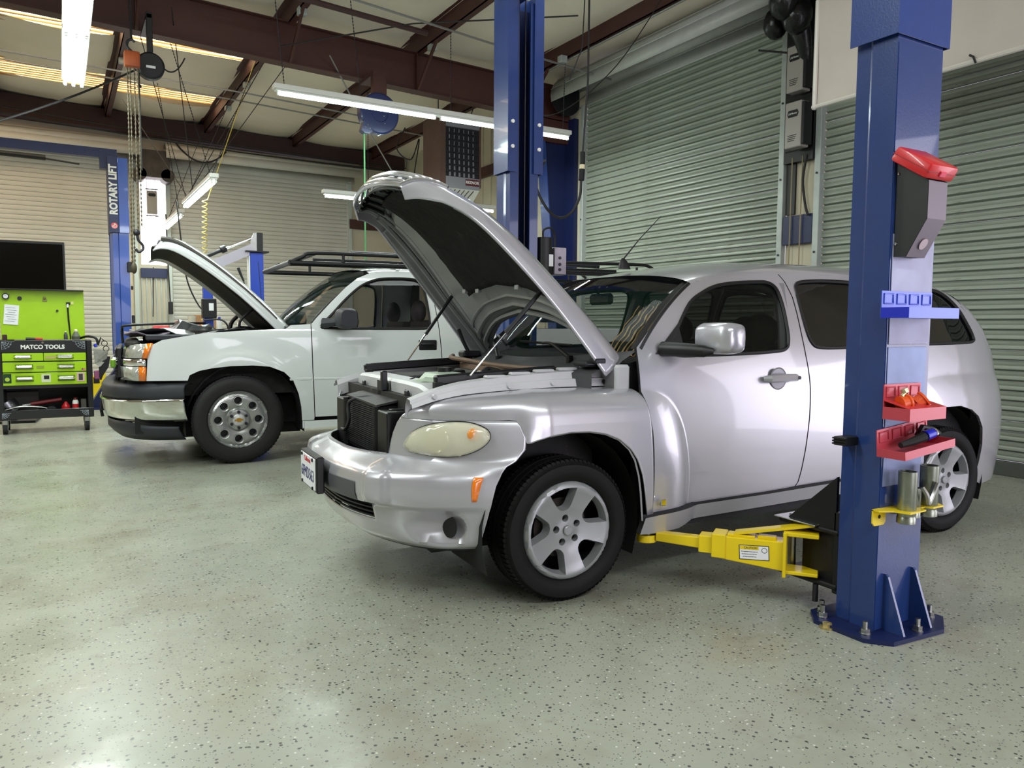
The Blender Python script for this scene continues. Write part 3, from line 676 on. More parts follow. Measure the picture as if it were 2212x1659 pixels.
# side marker + headlamps
def fas_poly(name, poly, m, off, s=-1, step=.03, lab=None, par=None, k=None):
    """overlay a patch drawn in (u, z*scale) on the fascia"""
    P = resamp([(u*.1, z) for u, z in poly], .012); vs, F = tri2(P, [], step)
    b = MB(); pts = []
    for u, z in vs:
        d = 0
        if k:
            q = min(math.hypot((u-a[0]), (z-a[1])) for a in P); d = k*(1-math.exp(-q/.03))
        pts.append(fas(u*10, z, s, off+d))
    b.add(pts, F); return obj(name, b, m, par or CW, 60, lab, solid=.004)
for s in (-1, 1):
    fas_poly('side_marker', smooth2([(6.92, .595), (7.3, .592), (7.27, .55), (7.15, .492), (6.92, .492), (6.92, .55)], 1), M_amb, .004, s, .02, 'amber side marker')
    HL = smooth2([(3.92, .70), (4.0, .742), (4.25, .777), (4.7, .803), (5.3, .816), (5.9, .818), (6.4, .808), (6.85, .785), (6.98, .752), (6.85, .718), (6.5, .692), (5.9, .674), (5.1, .670), (4.3, .678)], 3)
    hl = fas_poly('headlamp', [(u, z) for u, z in HL], M_lens, .012, s, .02, 'hazy yellowed headlamp', None, .022)
    fas_poly('lamp_housing', HL, M_refl, .003, s, .02, None, hl)
    c = fas(4.95, .742, s, .010); n = (fas(5.05, .742, s)-fas(4.85, .742, s)).cross(fas(4.95, .77, s)-fas(4.95, .71, s)).normalized(); n = n if n.x < 0 else -n
    m = MB(); m.lathe(c, n, [(.0, -.004), (.03, -.002), (.048, .002), (.056, .006), (.060, .002)], 28); obj('lamp_bowl', m, mat('pale_lamp_bowl', 'd8d3b0', .15, .4), hl)
    c = fas(6.35, .765, s, .012); n = V((-.55, s*.8, .25)).normalized()
    m = MB(); m.sphere(c, .031, 16, (1, .5, 1)); obj('turn_signal_bulb', m, mat('amber_bulb', 'd98a3c', .2, coat=.5), hl, 60)
    # gap line round the lamp
    m = MB(); m.tube([fas(u, z, s, .004) for u, z in HL+HL[:1]], .0035, 5, cap=False); obj('lamp_gasket', m, M_black, hl)
# ---- front fenders ----
AR = [(a, b) for a, b in ARCHF]
def archz(x):
    if x <= -.228: return lerp(.822, .725, (x+.257)/.029)
    if x <= -.212: return .725
    for (a, b), (c, d) in zip(AR, AR[1:]):
        if a <= x <= c: return lerp(b, d, (x-a)/(c-a+1e-9))
    return .33
fs = []
for s0 in (((-.660, .540, .836), (-.663, .537, .832), (-.665, .534, .828), (-.666, .530, .826), (-.667, .528, .824)),
           ((-.620, .600, .872), (-.628, .606, .862), (-.632, .608, .85), (-.632, .607, .836), (-.629, .604, .824)),
           ((-.550, .640, .902), (-.555, .672, .890), (-.558, .688, .87), (-.556, .692, .848), (-.549, .690, .824)),
           ((-.450, .655, .918), (-.448, .712, .910), (-.45, .744, .89), (-.453, .757, .86), (-.453, .756, .824)),
           ((-.350, .660, .927), (-.345, .745, .920), (-.345, .785, .902), (-.35, .803, .868), (-.355, .804, .824)),
           ((-.260, .660, .932), (-.255, .758, .927), (-.252, .812, .908), (-.25, .836, .872), (-.257, .838, .825)),
           ((-.180, .660, .936), (-.18, .763, .932), (-.182, .824, .91), (-.188, .856, .868), (-.205, .867, .800))): fs.append([V(p) for p in s0])
for k in range(22):
    x = -.13+k*(.404+.13)/21
    az = archz(min(x, .378)); az = min(az, .36) if x > .378 else az
    zt = .94-.012*max(0, x-.1); yo = .884
    tp = [V((x, .66, zt)), V((x, .765, zt-.004)), V((x, .828, zt-.026)), V((x, .868, zt-.075)), V((x, yo-.002, max(az, .80) if az > .80 else .80))]
    fs.append(tp)
def dens(r):   # spline across
    return spline(r, 5)
for s in (-1, 1):
    m = MB(); R = [dens(r) for r in fs]; M = [[V((p.x, s*p.y, p.z)) for p in r] for r in R]
    # refine along
    cols = list(zip(*M)); cols = [spline(c, 3) for c in cols]; G = [list(r) for r in zip(*cols)]
    for r in G:
        p = r[-1]; az = archz(min(p.x, .3799)) if p.x < .379 else .355
        if p.x < -.257: az = p.z-.001
        az = min(az, p.z-.0005)
        for q in range(1, 11):
            z = lerp(p.z, az, q/10); r.append(V((p.x, s*(abs(p.y)+(.006*sin(pi*min(1, (p.z-z)/.45))+(.10*(p.z-z) if p.x < -.18 else 0))-.02*max(0, (.5-z))), z)))
    m.grid(G)
    for v in m.b.verts:
        if v.co.x > .2: v.co.x += (itp([(.35, .446), (.46, .441), (.746, .428), (.875, .410), (.925, .395)], v.co.z)-.007-.404)*((v.co.x-.2)/.204)**2
    obj('front_fender', m, M_sil, CW, 60, solid=.006)
    m = MB(); m.tube([V((a, s*.876, b)) for a, b in AR[7:]], .005, 5); obj('arch_lip', m, M_sil, CW)
    # inner apron rail
    m = MB(); rows = []
    for i in range(24):
        x = -.66+1.10*i/23; zf = itp([(-.66, .875), (-.55, .905), (-.4, .928), (0, .944), (.45, .942)], x); h = itp([(-.66, .03), (-.4, .045), (0, .062), (.45, .075)], x)
        rows.append([V((x, s*y, z)) for y, z in ((.662, zf-.002), (.655, zf+h*.5), (.637, zf+h*.53), (.632, zf+h), (.595, zf+h+.006), (.575, zf+h-.02), (.570, zf-.05))])
    m.grid(rows); rl = obj('inner_fender_rail', m, M_silin, CW, 30, label='bare silver apron rail')
    for k in range(5):
        x = -.30+k*.125; zf = itp([(-.4, .928), (0, .944), (.45, .942)], x)+itp([(-.4, .045), (0, .062), (.45, .075)], x)
        obj('rail_pad', MB().box((x, s*.588, zf+.004), (x+.105, s*.622, zf+.020), .006), M_silin, rl)
    for x in (-.56, -.20, .02, .30):
        zf = itp([(-.66, .875), (-.55, .905), (-.4, .928), (0, .944), (.45, .942)], x)
        obj('rail_bolt', MB().cyl((x, s*.655, zf+.018), (x, s*.670, zf+.018), .010 if x != -.2 else .014, n=10), M_silin if x != .30 else M_black, rl)
    m = MB(); m.box((-.46, s*.525, .985), (.15, s*.565, 1.03), .008); sb = obj('hood_seal', m, M_black, CW); 
    sb.rotation_euler.y = -.055; sb.location.z = .0
    # rear vertical end of rail (silver box at the cowl)
    m = MB(); m.box((.30, s*.60, .90), (.385, s*.76, 1.045), .012); obj('cowl_bracket', m, M_silin, CW)
# ---- engine bay ----
m = MB(); m.box((-.60, -.60, .45), (.28, .60, .90)); obj('engine_block_cover', m, M_bay, CW, 0)
m = MB(); m.box((-.10, -.35, .86), (.15, .30, .985), .03); m.box((-.40, .1, .85), (-.05, .45, .96), .03); obj('engine_top', m, M_bay, CW)
m = MB(); rr = [[V((x, y, z)) for x, z in ((-.44, .86), (-.44, .95-abs(y)*.0), (-.40, .99), (-.28, .995), (-.22, .96), (-.22, .86))] for y in (-.50, -.47, -.30, -.12, -.09)]
for r, f in zip(rr, (.6, 1, 1, 1, .6)):
    c = V((-.33, r[0].y, .92))
    for i, p in enumerate(r): r[i] = c+(p-c)*f; r[i].y = c.y
m.skin(rr); tk = obj('coolant_reservoir', m, M_tank, CW, 40, label='milky green plastic reservoir')
obj('reservoir_cap', MB().cyl((-.31, -.16, .98), (-.31, -.16, 1.015), .035, n=16), M_black, tk)
m = MB(); m.tube([(-.44, -.42, .96), (-.5, -.40, .97), (-.52, -.30, .95)], .018); obj('reservoir_neck', m, M_tank, tk)
for a in ([(-.15, -.28, .99), (-.10, -.22, 1.0), (-.02, -.25, .98), (.05, -.2, .96)], [(-.5, .1, .93), (-.3, .0, .96), (-.1, .1, .97)], [(-.55, -.35, .9), (-.5, -.2, .95), (-.42, -.1, .94)]):
    obj('engine_hose', MB().tube(spline(a, 5), .018), M_rub, CW)
m = MB(); m.box((-.17, -.30, .955), (-.12, -.22, 1.0), .01); m.cyl((-.145, -.31, .98), (-.145, -.21, .98), .02); obj('engine_bracket', m, M_steel, CW)
# radiator support
m = MB()
sec = [(-.56, .862), (-.562, .948), (-.548, .962), (-.46, .966), (-.45, .90)]
m.skin([[V((x+dx, y, z-dz)) for x, z in sec] for y, dx, dz in ((-.62, .03, .05), (-.58, .02, .035), (-.47, 0, .004), (-.30, 0, 0), (.30, 0, 0), (.47, 0, .004), (.58, .02, .035), (.62, .03, .05))])
rs = obj('radiator_support', m, M_silin, CW, 25, label='bare silver front crossmember')
for y in (-.55, .50): obj('rubber_stop', MB().box((-.52, y-.018, .93), (-.48, y+.018, .975), .004), M_rub, rs)
for y in (-.36, .33):
    m = MB(); m.box((-.585, y-.02, .83), (-.572, y+.02, .925), .004); m.box((-.66, y-.02, .83), (-.572, y+.02, .842), .003); m.cyl((-.587, y, .90), (-.592, y, .90), .007, n=8); obj('support_bracket', m, M_dsteel, rs)
m = MB(); m.box((-.600, -.05, .83), (-.568, .02, .955), .006); m.box((-.61, -.085, .90), (-.58, -.055, 1.0), .006); m.box((-.592, .03, .85), (-.57, .055, .95), .004); obj('hood_latch', m, M_dsteel, rs, 30)
for y in (-.3, -.02, .12):
    obj('support_hole', MB().cyl((-.5625, y, .915), (-.5645, y, .915), .009, n=10), M_black, rs)
m = MB(); m.box((-.685, -.285, .60), (-.585, .275, .848), .006); rd = obj('radiator_pack', m, M_black, CW, 30)
for k in range(22):
    obj('cooling_fin', MB().box((-.694, -.245, .625+k*.0098), (-.684, .245, .629+k*.0098)), mat('fin_dark', '2b2b2e', .5, .3), rd, 0)
for y in (-.265, .262): obj('end_tank', MB().tube([(-.69, y, .6), (-.69, y, .845)], .020, 10), M_black, rd)
m = MB(); m.add([(-.70, -.29, .845), (-.60, -.30, .865), (-.57, .28, .872), (-.69, .27, .85)], [(0, 1, 2, 3)]); obj('radiator_top_cover', m, mat('crumpled_grey_black_sheet', '2c2b2c', .5, bump=.5, bscale=20), rd, 0, solid=.01)
obj('oil_cooler_pipe', MB().tube(spline([(-.60, -.02, .865), (-.66, .05, .862), (-.715, .13, .83), (-.72, .12, .74), (-.725, .17, .69), (-.72, .26, .68)], 6), .009, 8), M_dsteel, rd)
m = MB(); m.box((-.70, -.44, .60), (-.60, -.30, .835), .006); obj('air_deflector', m, M_black, CW)
m = MB(); m.box((-.70, .30, .60), (-.60, .44, .835), .006); obj('air_deflector', m, M_black, CW)
m = MB(); m.box((-.80, -.40, .45), (-.60, .40, .55)); obj('crash_beam', m, M_rub, CW, 0)
# cowl
m = MB(); rows = []
for i in range(25):
    v = -1+i/12; y = v*.74
    rows.append([V((.02+.16*v*v, y, .93)), V((.02+.16*v*v, y, 1.005)), V((.05+.16*v*v, y, 1.018)), V((.10+.20*v*v, y, 1.035)), V((.17+.25*v*v, y*1.03, 1.058+.055*v*v))])
m.grid(rows); obj('cowl_panel', m, mat('dusty_black_cowl', '3c3d3f', .6, noise=.15), CW, 40)
m = MB(); m.tube(spline([(.10, -.55, 1.015), (.0, -.40, 1.018), (-.02, -.1, 1.02), (-.03, .2, 1.03), (-.02, .45, 1.035), (.06, .62, 1.04)], 6), .013); obj('cowl_seal', m, M_brn, CW)
m = MB(); m.grid([[V((-.045+.14*(y/.6)**2*1.0, y, z)) for y in (-.5, -.3, -.1, .1, .3, .5)] for z in (.93, .97, 1.012)]); obj('bulkhead_plate', m, M_brn, CW, 0, solid=.006)
for ys_ in ([(-.30, 1.06), (.12, .62)], ):
    pass
def wiper(y0, y1, t):
    a = wsp(y0/.775, -.05)+V((-.03, 0, .012)); b = wsp(y1/.74, t)+V((-.012, 0, .018)); c = a.lerp(b, .5)+V((-.02, 0, .03))
    w_ = obj('wiper_arm', MB().tube(spline([a, c, b], 5), [.012]*4+[.008]*7, 8), M_black, CW)
    obj('wiper_pivot', MB().cyl(a-V((0, 0, .03)), a+V((0, 0, .01)), .018, n=12), M_black, w_)
    p, q = wsp((y1-.22)/.75, t-.03)+V((-.008, 0, .01)), wsp((y1+.22)/.75, t+.02)+V((-.008, 0, .01))
    obj('wiper_blade', MB().tube([p.lerp(q, k/8)+V((-.01, 0, .006)) for k in range(9)], .007, 6), M_black, w_)
wiper(-.48, -.20, .10); wiper(.12, .38, .10)
m = MB(); m.box((.16, -.72, 1.035), (.30, -.60, 1.06), .01); m.box((.20, -.74, 1.05), (.26, -.68, 1.075), .005); obj('hood_hinge', m, M_dsteel, CW)
m = MB(); m.box((.10, .55, 1.03), (.22, .64, 1.07), .01); m.tube(spline([(.16, .6, 1.05), (.13, .62, 1.12), (.1, .63, 1.2)], 4), .012); obj('hood_hinge', m, M_dsteel, CW)
# antenna
m = MB(); m.skin([[V((.86+a*r, b*r*.35, 1.555+h)) for a, b in [(cos(t)*.75+.25, sin(t)) for t in [2*pi*i/12 for i in range(12)]]] for r, h in ((.058, 0), (.048, .02), (.032, .045), (.012, .062))]); an = obj('antenna_base', m, M_black, CW, 60)
obj('antenna_mast', MB().tube([(.865, 0, 1.61), (.98, 0, 1.735), (1.13, 0, 1.875)], [.0045, .003, .0022], 6), M_black, an)
# interior
m = MB(); m.box((.30, -.72, .25), (3.1, .72, .34)); m.box((2.95, -.62, .3), (3.2, .62, 1.0)); obj('cabin_floor', m, M_int, CW, 0)
for s in (-1, 1): obj('door_trim', MB().box((.42, s*.70, .33), (3.0, s*.745, 1.04), .02), M_int, CW)
for s in (-1, 1):
    m = MB(); m.tube(spline([(1.40, s*.73, 1.08), (1.42, s*.70, 1.25), (1.44, s*.63, 1.45)], 5), .035); obj('inner_pillar_trim', m, M_intg, CW)
m = MB(); m.skin([[V((x, y, z)) for x, z in ((.24, .7), (.20+.0*0+.2*(y/.74)**2, 1.05), (.50, 1.075), (.66, 1.05), (.72, .95), (.70, .7))] for y in (-.73, -.4, 0, .4, .73)]); obj('dashboard', m, M_int, CW, 40)
def carseat(x, y, par, mt, nm='front_seat', h=1.13):
    m = MB(); m.box((x, y-.24, .40), (x+.50, y+.24, .55), .05, seg=2)
    m.skin([[V((x+.42+(z-.5)*.28+dx, y+dy*w_, z)) for dx, dy in ((-.07, -1), (-.09, -.5), (-.07, 0), (-.09, .5), (-.07, 1), (.06, 1), (.08, 0), (.06, -1))] for z, w_ in ((.48, .24), (.7, .245), (.95, .225), (h-.06, .18), (h-.03, .1))])
    o = obj(nm, m, mt, par, 60)
    m = MB(); m.sphere((x+.63, y, h+.07), .11, 16, (.6, 1.2, .95)); obj('headrest', m, mt, o, 60); return o
for y in (-.37, .37): carseat(.95, y, CW, M_int)
m = MB(); m.box((2.05, -.62, .45), (2.2, .62, 1.12), .05); m.sphere((2.15, -.35, 1.2), .1, 12); m.sphere((2.15, .35, 1.2), .1, 12); obj('rear_bench', m, M_int, CW, 60)
m = MB(); m.lathe((.74, -.37, 1.0), (-.9, 0, .35), [(.170, -.012), (.185, 0), (.170, .012), (.160, 0), (.170, -.012)], 28, cap=False); m.tube([(.73, -.53, 1.0), (.74, -.37, .99), (.73, -.21, 1.0)], .02); obj('steering_wheel', m, M_int, CW, 60)
m = MB(); m.box((.70, -.11, 1.345), (.735, .11, 1.41), .015); m.cyl((.70, 0, 1.41), (.66, 0, 1.46), .01); obj('rear_view_mirror', m, M_black, CW)
# folded sunshade standing against the windshield on the driver's side
ss = thing('folded_sunshade', 'gold and black accordion sunshade folded inside the silver wagon\'s windshield', 'sunshade', (1.9635, 3.594, 0), -.0602)
M_gold = mat('gold_foil', 'd0a868', .45, .2, noise=.2, nscale=30)
for k in range(9):
    a, b = V((.465+.012*k, -.40-.030*k, 1.065+.003*k)), V((.70+.012*k, -.38-.026*k, 1.325+.002*k))
    w_ = V((.002, -.030, .0)); d_ = V((.012, 0, -.008))*(1 if k % 2 else -1)
    m = MB(); pts = [a.lerp(b, i/10)+V((.003*sin(i*1.7+k), .004*sin(i*2.3+k), .002*cos(i*2+k))) for i in range(11)]
    m.grid([pts, [p+w_*.72+d_ for p in pts]]); o = obj('sunshade_fold', m, M_gold, ss, 0, solid=.004)
    m = MB(); m.grid([[p+w_*.72+d_*.6 for p in pts], [p+w_-d_*.6 for p in pts]]); obj('sunshade_fold', m, M_black, ss, 0, solid=.003, label='black fold')
# wheels
def tire(R, W, rin, n=40):
    m = MB(); h = W/2
    prof = [(rin, -h*.82), (rin+.012, -h*.95), (lerp(rin, R, .45), -h*1.03), (lerp(rin, R, .75), -h*.98), (R-.018, -h*.86), (R-.006, -h*.78), (R-.004, -h*.42), (R-.012, -h*.41), (R-.012, -h*.37), (R-.002, -h*.36), (R, -h*.04), (R-.01, -h*.03), (R-.01, h*.03), (R, h*.04), (R-.002, h*.36), (R-.012, h*.37), (R-.012, h*.41), (R-.004, h*.42), (R-.006, h*.78), (R-.018, h*.86), (lerp(rin, R, .75), h*.98), (lerp(rin, R, .45), h*1.03), (rin+.012, h*.95), (rin, h*.82)]
    m.lathe((0, 0, 0), (0, 1, 0), prof, n*2, cap=False); return m
def tread(R, W, n=84):
    m = MB(); h = W/2
    for i in range(n):
        a = 2*pi*i/n
        for s in (-1, 1):
            c, d = cos(a), sin(a); c2, d2 = cos(a+.05), sin(a+.05)
            A = [(R-.0125, s*h*.865), (R-.002, s*h*.79), (R-.0005, s*h*.46), (R-.010, s*h*.46)]
            P = [V((r*c, y, r*d)) for r, y in A]+[V((r*c2, y, r*d2)) for r, y in A]
            m.add(P, [(0, 1, 2, 3), (7, 6, 5, 4), (0, 4, 5, 1), (1, 5, 6, 2), (2, 6, 7, 3)])
    return m
def cover_h(r): return itp([(0, .0), (.025, .0), (.06, -.002), (.11, .006), (.16, .014), (.195, .022), (.212, .018), (.222, .0)], r)
def wheel_cover():
    """five spoke cover facing -y"""
    N_ = 90; out = [(.222*cos(2*pi*i/N_), .222*sin(2*pi*i/N_)) for i in range(N_)]; holes = []
    base_a = rad(-80)
    for k in range(5):
        am = base_a+rad(36+72*k); H = []
        ro, ri = .195, .092
        for a in (-21, -14, -7, 0, 7, 14, 21): H.append((ro*cos(am+rad(a*1.0)), ro*sin(am+rad(a))))
        for r, a in ((.17, 20.5), (.14, 19), (.115, 17), (.100, 13)): H.append((r*cos(am+rad(a)), r*sin(am+rad(a))))
        for a in (5, -5): H.append((ri*cos(am+rad(a)), ri*sin(am+rad(a))))
        for r, a in ((.100, -13), (.115, -17), (.14, -19), (.17, -20.5)): H.append((r*cos(am+rad(a)), r*sin(am+rad(a))))
        holes.append(H)
        al = am; holes.append([(.056*cos(al)+.0165*cos(t), .056*sin(al)+.0165*sin(t)) for t in [2*pi*i/12 for i in range(12)]])
    vs, F = tri2(out, holes, .012)
    m = MB(); H = lambda x, z: -cover_h(math.hypot(x, z))
    m.add([V((x, H(x, z), z)) for x, z in vs], F)
    for l in holes:
        big = len(l) > 12; q = len(l); cx = sum(p[0] for p in l)/q; cz = sum(p[1] for p in l)/q
        k = .80 if big else .9; dd = .045 if big else .03
        P = [V((x, H(x, z), z)) for x, z in l]+[V((cx+(x-cx)*k, H(x, z)+dd, cz+(z-cz)*k)) for x, z in l]
        m.add(P, [(i, (i+1) % q, (i+1) % q+q, i+q) for i in range(q)])
    P = [V((x, H(x, z), z)) for x, z in out]+[V((x*.985, .03, z*.985)) for x, z in out]; n = len(out); m.add(P, [(i, (i+1) % n, (i+1) % n+n, i+n) for i in range(n)])
    bmesh.ops.remove_doubles(m.b, verts=m.b.verts, dist=.0003)
    return m
wt = None
for i, (x, s) in enumerate(((0, -1), (2.628, -1), (0, 1), (2.628, 1))):
    if wt is None:
        w0 = obj('tyre', tire(.320, .215, .222), M_tire, CW, 40); w0.location = (x, -.752, .320)
        tr = obj('tyre_tread', tread(.320, .215), M_tire, w0, 20, kind='stuff')
        cv = obj('wheel_cover', wheel_cover(), M_cover, w0, 35); cv.location = (0, -.085, 0)
        cp = obj('centre_cap', MB().lathe((0, 0, 0), (0, -1, 0), [(.0, .010), (.018, .010), (.022, .007), (.022, 0)], 20), M_cover, w0); cp.location = (0, -.087, 0)
        rm = obj('wheel_rim', MB().lathe((0, 0, 0), (0, 1, 0), [(.222, -.09), (.20, -.05), (.195, .09)], 36, cap=False), M_dsteel, w0)
        dk = obj('brake_disc', MB().lathe((0, 0, 0), (0, 1, 0), [(.0, -.05), (.07, -.05), (.075, -.02), (.135, -.02), (.135, 0), (0, 0)], 30), M_disc, w0)
        bk = obj('brake_backplate', MB().cyl((0, .03, 0), (0, .04, 0), .195, n=28), M_black, w0)
        kids = [tr, cv, cp, rm, dk, bk]
    else:
        w1_ = inst('tyre', w0, CW, (x, s*.752, .320), (0, 0, pi if s > 0 else 0))
        for k_ in kids: inst(k_.name.split('.')[0], k_, w1_, k_.location)
# underbody
m = MB(); m.box((-.55, -.55, .20), (3.35, .55, .34), .03); obj('underbody', m, M_rub, CW)
m = MB(); m.box((.42, -.80, .26), (2.2, .80, .32)); obj('floor_pan', m, M_rub, CW, 0)

# ---- raised hood ----
HP = []
for C_, S_, L_ in (((.06, 0, 1.135), (.32, .705, 1.085), (.315, .745, .948)), ((-.08, 0, 1.125), (.12, .68, 1.072), (.12, .725, .946)), ((-.25, 0, 1.105), (-.12, .635, 1.052), (-.12, .70, .936)), ((-.5, 0, 1.07), (-.38, .575, 1.028), (-.38, .655, .912)),
                   ((-.7, 0, 1.015), (-.59, .51, .990), (-.60, .60, .883)), ((-.86, 0, .935), (-.735, .455, .935), (-.715, .52, .85)), ((-.935, 0, .875), (-.815, .43, .885), (-.762, .47, .818)), ((-.965, 0, .825), (-.865, .405, .83), (-.80, .425, .783)), ((-.95, 0, .75), (-.885, .375, .765), (-.825, .385, .745))):
    C_, S_, L_ = V(C_), V(S_), V(L_)
    A = V((lerp(C_.x, S_.x, .22), S_.y*.5, lerp(C_.z, S_.z, .18))); B = V((lerp(C_.x, S_.x, .68), S_.y*.87, lerp(C_.z, S_.z, .62)))
    E_ = V((lerp(S_.x, L_.x, .4), lerp(S_.y, L_.y, .75), lerp(S_.z, L_.z, .4)))
    HP.append([C_, A, B, S_, E_, L_])
def hood_rows(nu=5, nv=4):
    R = []
    for r in HP:
        h = spline(r, nv); left = [V((p.x, -p.y, p.z)) for p in h[:0:-1]]; R.append(left+h)
    cols = [spline(c, nu) for c in zip(*R)]; return [list(r) for r in zip(*cols)]
HR = hood_rows()
hd = bpy.data.objects.new('hood', None)
HROT = MX.Translation(V((.33, 0, 1.03))) @ MX.Rotation(rad(53), 4, 'Y') @ MX.Translation(V((-.33, 0, -1.03)))
nu_, nv_ = len(HR), len(HR[0]); mid = nv_//2
nS = 12   # spline index of shoulder
GU = 26   # row where the grille starts
# normals on the grid for offsets
def gn(i, j):
    a = HR[max(i-1, 0)][j]; b = HR[min(i+1, nu_-1)][j]; c = HR[i][max(j-1, 0)]; d = HR[i][min(j+1, nv_-1)]
    n = (b-a).cross(d-c).normalized(); return n if n.z+(-n.x)*.8 > 0 or abs(n.y) > .7 else -n
def outn(i, j):
    n = gn(i, j); c = V((-.3, 0, .6)); return n if n.dot(HR[i][j]-c) > 0 else -n
def hp(i, j, off=0):
    p = HR[i][j]+outn(i, j)*off; return HROT @ p
m = MB(); vv = [[m.b.verts.new(hp(i, j)) for j in range(nv_)] for i in range(nu_)]
JA, JB = mid-nS+1, mid+nS-1
for i in range(nu_-1):
    for j in range(nv_-1):
        if GU <= i < nu_-2 and JA <= j < JB: continue
        m.b.faces.new((vv[i][j], vv[i][j+1], vv[i+1][j+1], vv[i+1][j]))
hd = obj('hood', m, M_sil, CW, 60, label='raised silver hood with the grille on its nose', solid=.008)
# underside skin
m = MB(); rows = []
m.grid([[hp(i, j, -.022-(.016 if abs(j-mid) < 13 and 2 < i < 24 else 0)) for j in range(1, nv_-1)] for i in range(0, 25)]); obj('hood_inner_panel', m, M_under, hd, 50, solid=.004)
m = MB(); m.grid([[hp(i, j, -.022) for j in range(mid-nS-4, mid-nS+2)] for i in range(22, nu_)]); m.grid([[hp(i, j, -.022) for j in range(mid+nS-1, mid+nS+5)] for i in range(22, nu_)]); bmesh.ops.recalc_face_normals(m.b, faces=m.b.faces); obj('hood_nose_frame', m, M_under, hd, 50, solid=.004, kind='stuff')
# stiffening beads along the flanks
for dj, r in ((nS+3, .016), (nS+1, .012), (nS-2, .010)):
    for s in (-1, 1):
        obj('stiffening_bead', MB().tube([hp(i, mid+s*dj, -.034) for i in range(1, 30)], r, 6), M_under, hd)
for dj in (nS+2, ):
    for s in (-1, 1):
        for i in (3, 9, 16, 24):
            c = HR[i][mid+s*dj]; n = outn(i, mid+s*dj); a, b = HROT @ (c-n*.030), HROT @ (c-n*.0415); obj('panel_hole', MB().cyl(a, b, .014, n=12), M_black, hd)
# rear arch ribs of the inner panel
for k, r in ((1.5, .014), (3.3, .016), (5.2, .012)):
    pts = []
    for j in range(mid-nS+1, mid+nS):
        i0 = int(k); f = k-i0; pts.append(hp(i0, j, -.045).lerp(hp(i0+1, j, -.045), f))
    obj('arch_rib', MB().tube(pts, r, 6), M_under, hd)
# insulation pad
m = MB(); rows = []
random.seed(3)
for i in range(8, 28):
    lim = 1
    rows.append([hp(i, mid+j, -.050-.006*random.random()) for j in range(-9, 6)])
m.grid(rows)
kill = []
for f in m.b.faces:
    pass
obj('insulation_pad', m, M_pad, hd, 60, solid=.012)
for i, j in ((8, -3), (9, 5), (8, 3)):
    a = hp(i, mid+j, -.066); obj('pad_clip', MB().box(a-V((.012, .02, .012)), a+V((.012, .02, .012)), .003), M_silin, hd)
# grille
gb = MB(); gb.grid([[hp(i, j, -.035) for j in range(JA-1, JB+2)] for i in range(GU, nu_-1)]); gr = obj('grille_backing', gb, M_black, hd, 60, solid=.006)
for k in range(7):
    i0 = GU+.8+k*2.15
    if i0 >= nu_-2: break
    ii = int(i0); f = i0-ii; pts = [hp(ii, j, .004).lerp(hp(ii+1, j, .004), f) for j in range(JA, JB+1)]
    obj('grille_bar', MB().tube(pts, .0085, 8), mat('chromed_silver_bar', 'd2d4da', .15, .8), hd)
ring = [hp(GU, j, .003) for j in range(JA, JB+1)]+[hp(i, JB, .003) for i in range(GU+1, nu_-2)]+[hp(nu_-2, j, .003) for j in range(JB, JA-1, -1)]+[hp(i, JA, .003) for i in range(nu_-3, GU, -1)]
obj('grille_surround', MB().tube(ring+ring[:1], .009, 8, cap=False), mat('chromed_silver_bar', 'd2d4da', .15, .8), hd)
for k in range(-4, 5):
    j = mid+k*2; obj('grille_rib', MB().tube([hp(i, j, -.046) for i in range(GU, nu_-1)], .009, 6), M_black, hd)
# gas struts
for y, top, bot in ((-.60, (.0, 1.395), (-.36, 1.0)), (.60, (.06, 1.42), (-.30, .94))):
    a, b = V((top[0], y, top[1])), V((bot[0], y*.97, bot[1]))
    st = obj('gas_strut', MB().cyl(a, a.lerp(b, .52), .0105, n=10), M_black, CW)
    obj('strut_rod', MB().cyl(a.lerp(b, .52), b, .0048, n=8), M_chrome, st)

# =====================================================================
# two post lift
# =====================================================================
M_plate = mat('worn_grey_plate', '8d8fa6', .45, .3, noise=.15, nscale=6, dirt='b9b9c6', dscale=5, dthr=.58)
M_bluel = mat('royal_blue_enamel', '22386f', .28, noise=.05, coat=.5, bump=.05, bscale=120)
def channel(z0, z1, sx=1, lip=True):
    """folded column section, open towards +y: outer x 0..0.29, depth 0..0.27"""
    t = .008
    P = [(.0, .0), (.29, .0), (.29, .105), (.278, .12), (.278, .18), (.20, .18), (.20, .172), (.270, .172), (.270, .117), (.282, .102), (.282, t), (t, t), (t, .102), (.020, .117), (.020, .172), (.09, .172), (.09, .18), (.012, .18), (.012, .12), (0, .105)]
    m = MB(); m.skin([[V((x, y, z)) for x, y in P] for z in (z0, z1)], cap=False); return m
def shroud(z0, z1):
    t = .004; P = [(-.022, -.014), (.312, -.014), (.312, .19), (.308, .19), (.308, -.010), (-.018, -.010), (-.018, .19), (-.022, .19)]
    m = MB(); m.skin([[V((x, y, z)) for x, y in P] for z in (z0, z1)], cap=True); return m
def bolt(m, x, y, z, r=.013, h=.05):
    m.cyl((x, y, z), (x, y, z+.004), r*1.7, n=14); m.cyl((x, y, z+.004), (x, y, z+.022), r*1.45, n=6); m.cyl((x, y, z+.02), (x, y, z+h), r*.8, n=10)
NC = thing('lift_column', 'near blue two-post lift column with trays and adapters on its back, at the right', 'lift', (2.758, 1.834, 0))
obj('column_channel', channel(.015, 3.5), M_bluel, NC, 25)
obj('back_plate', MB().box((.004, -.003, .02), (.286, 0, 2.3)), M_bluel, NC, 0)
obj('upper_shroud', shroud(2.325, 3.6), M_blue, NC, 25)
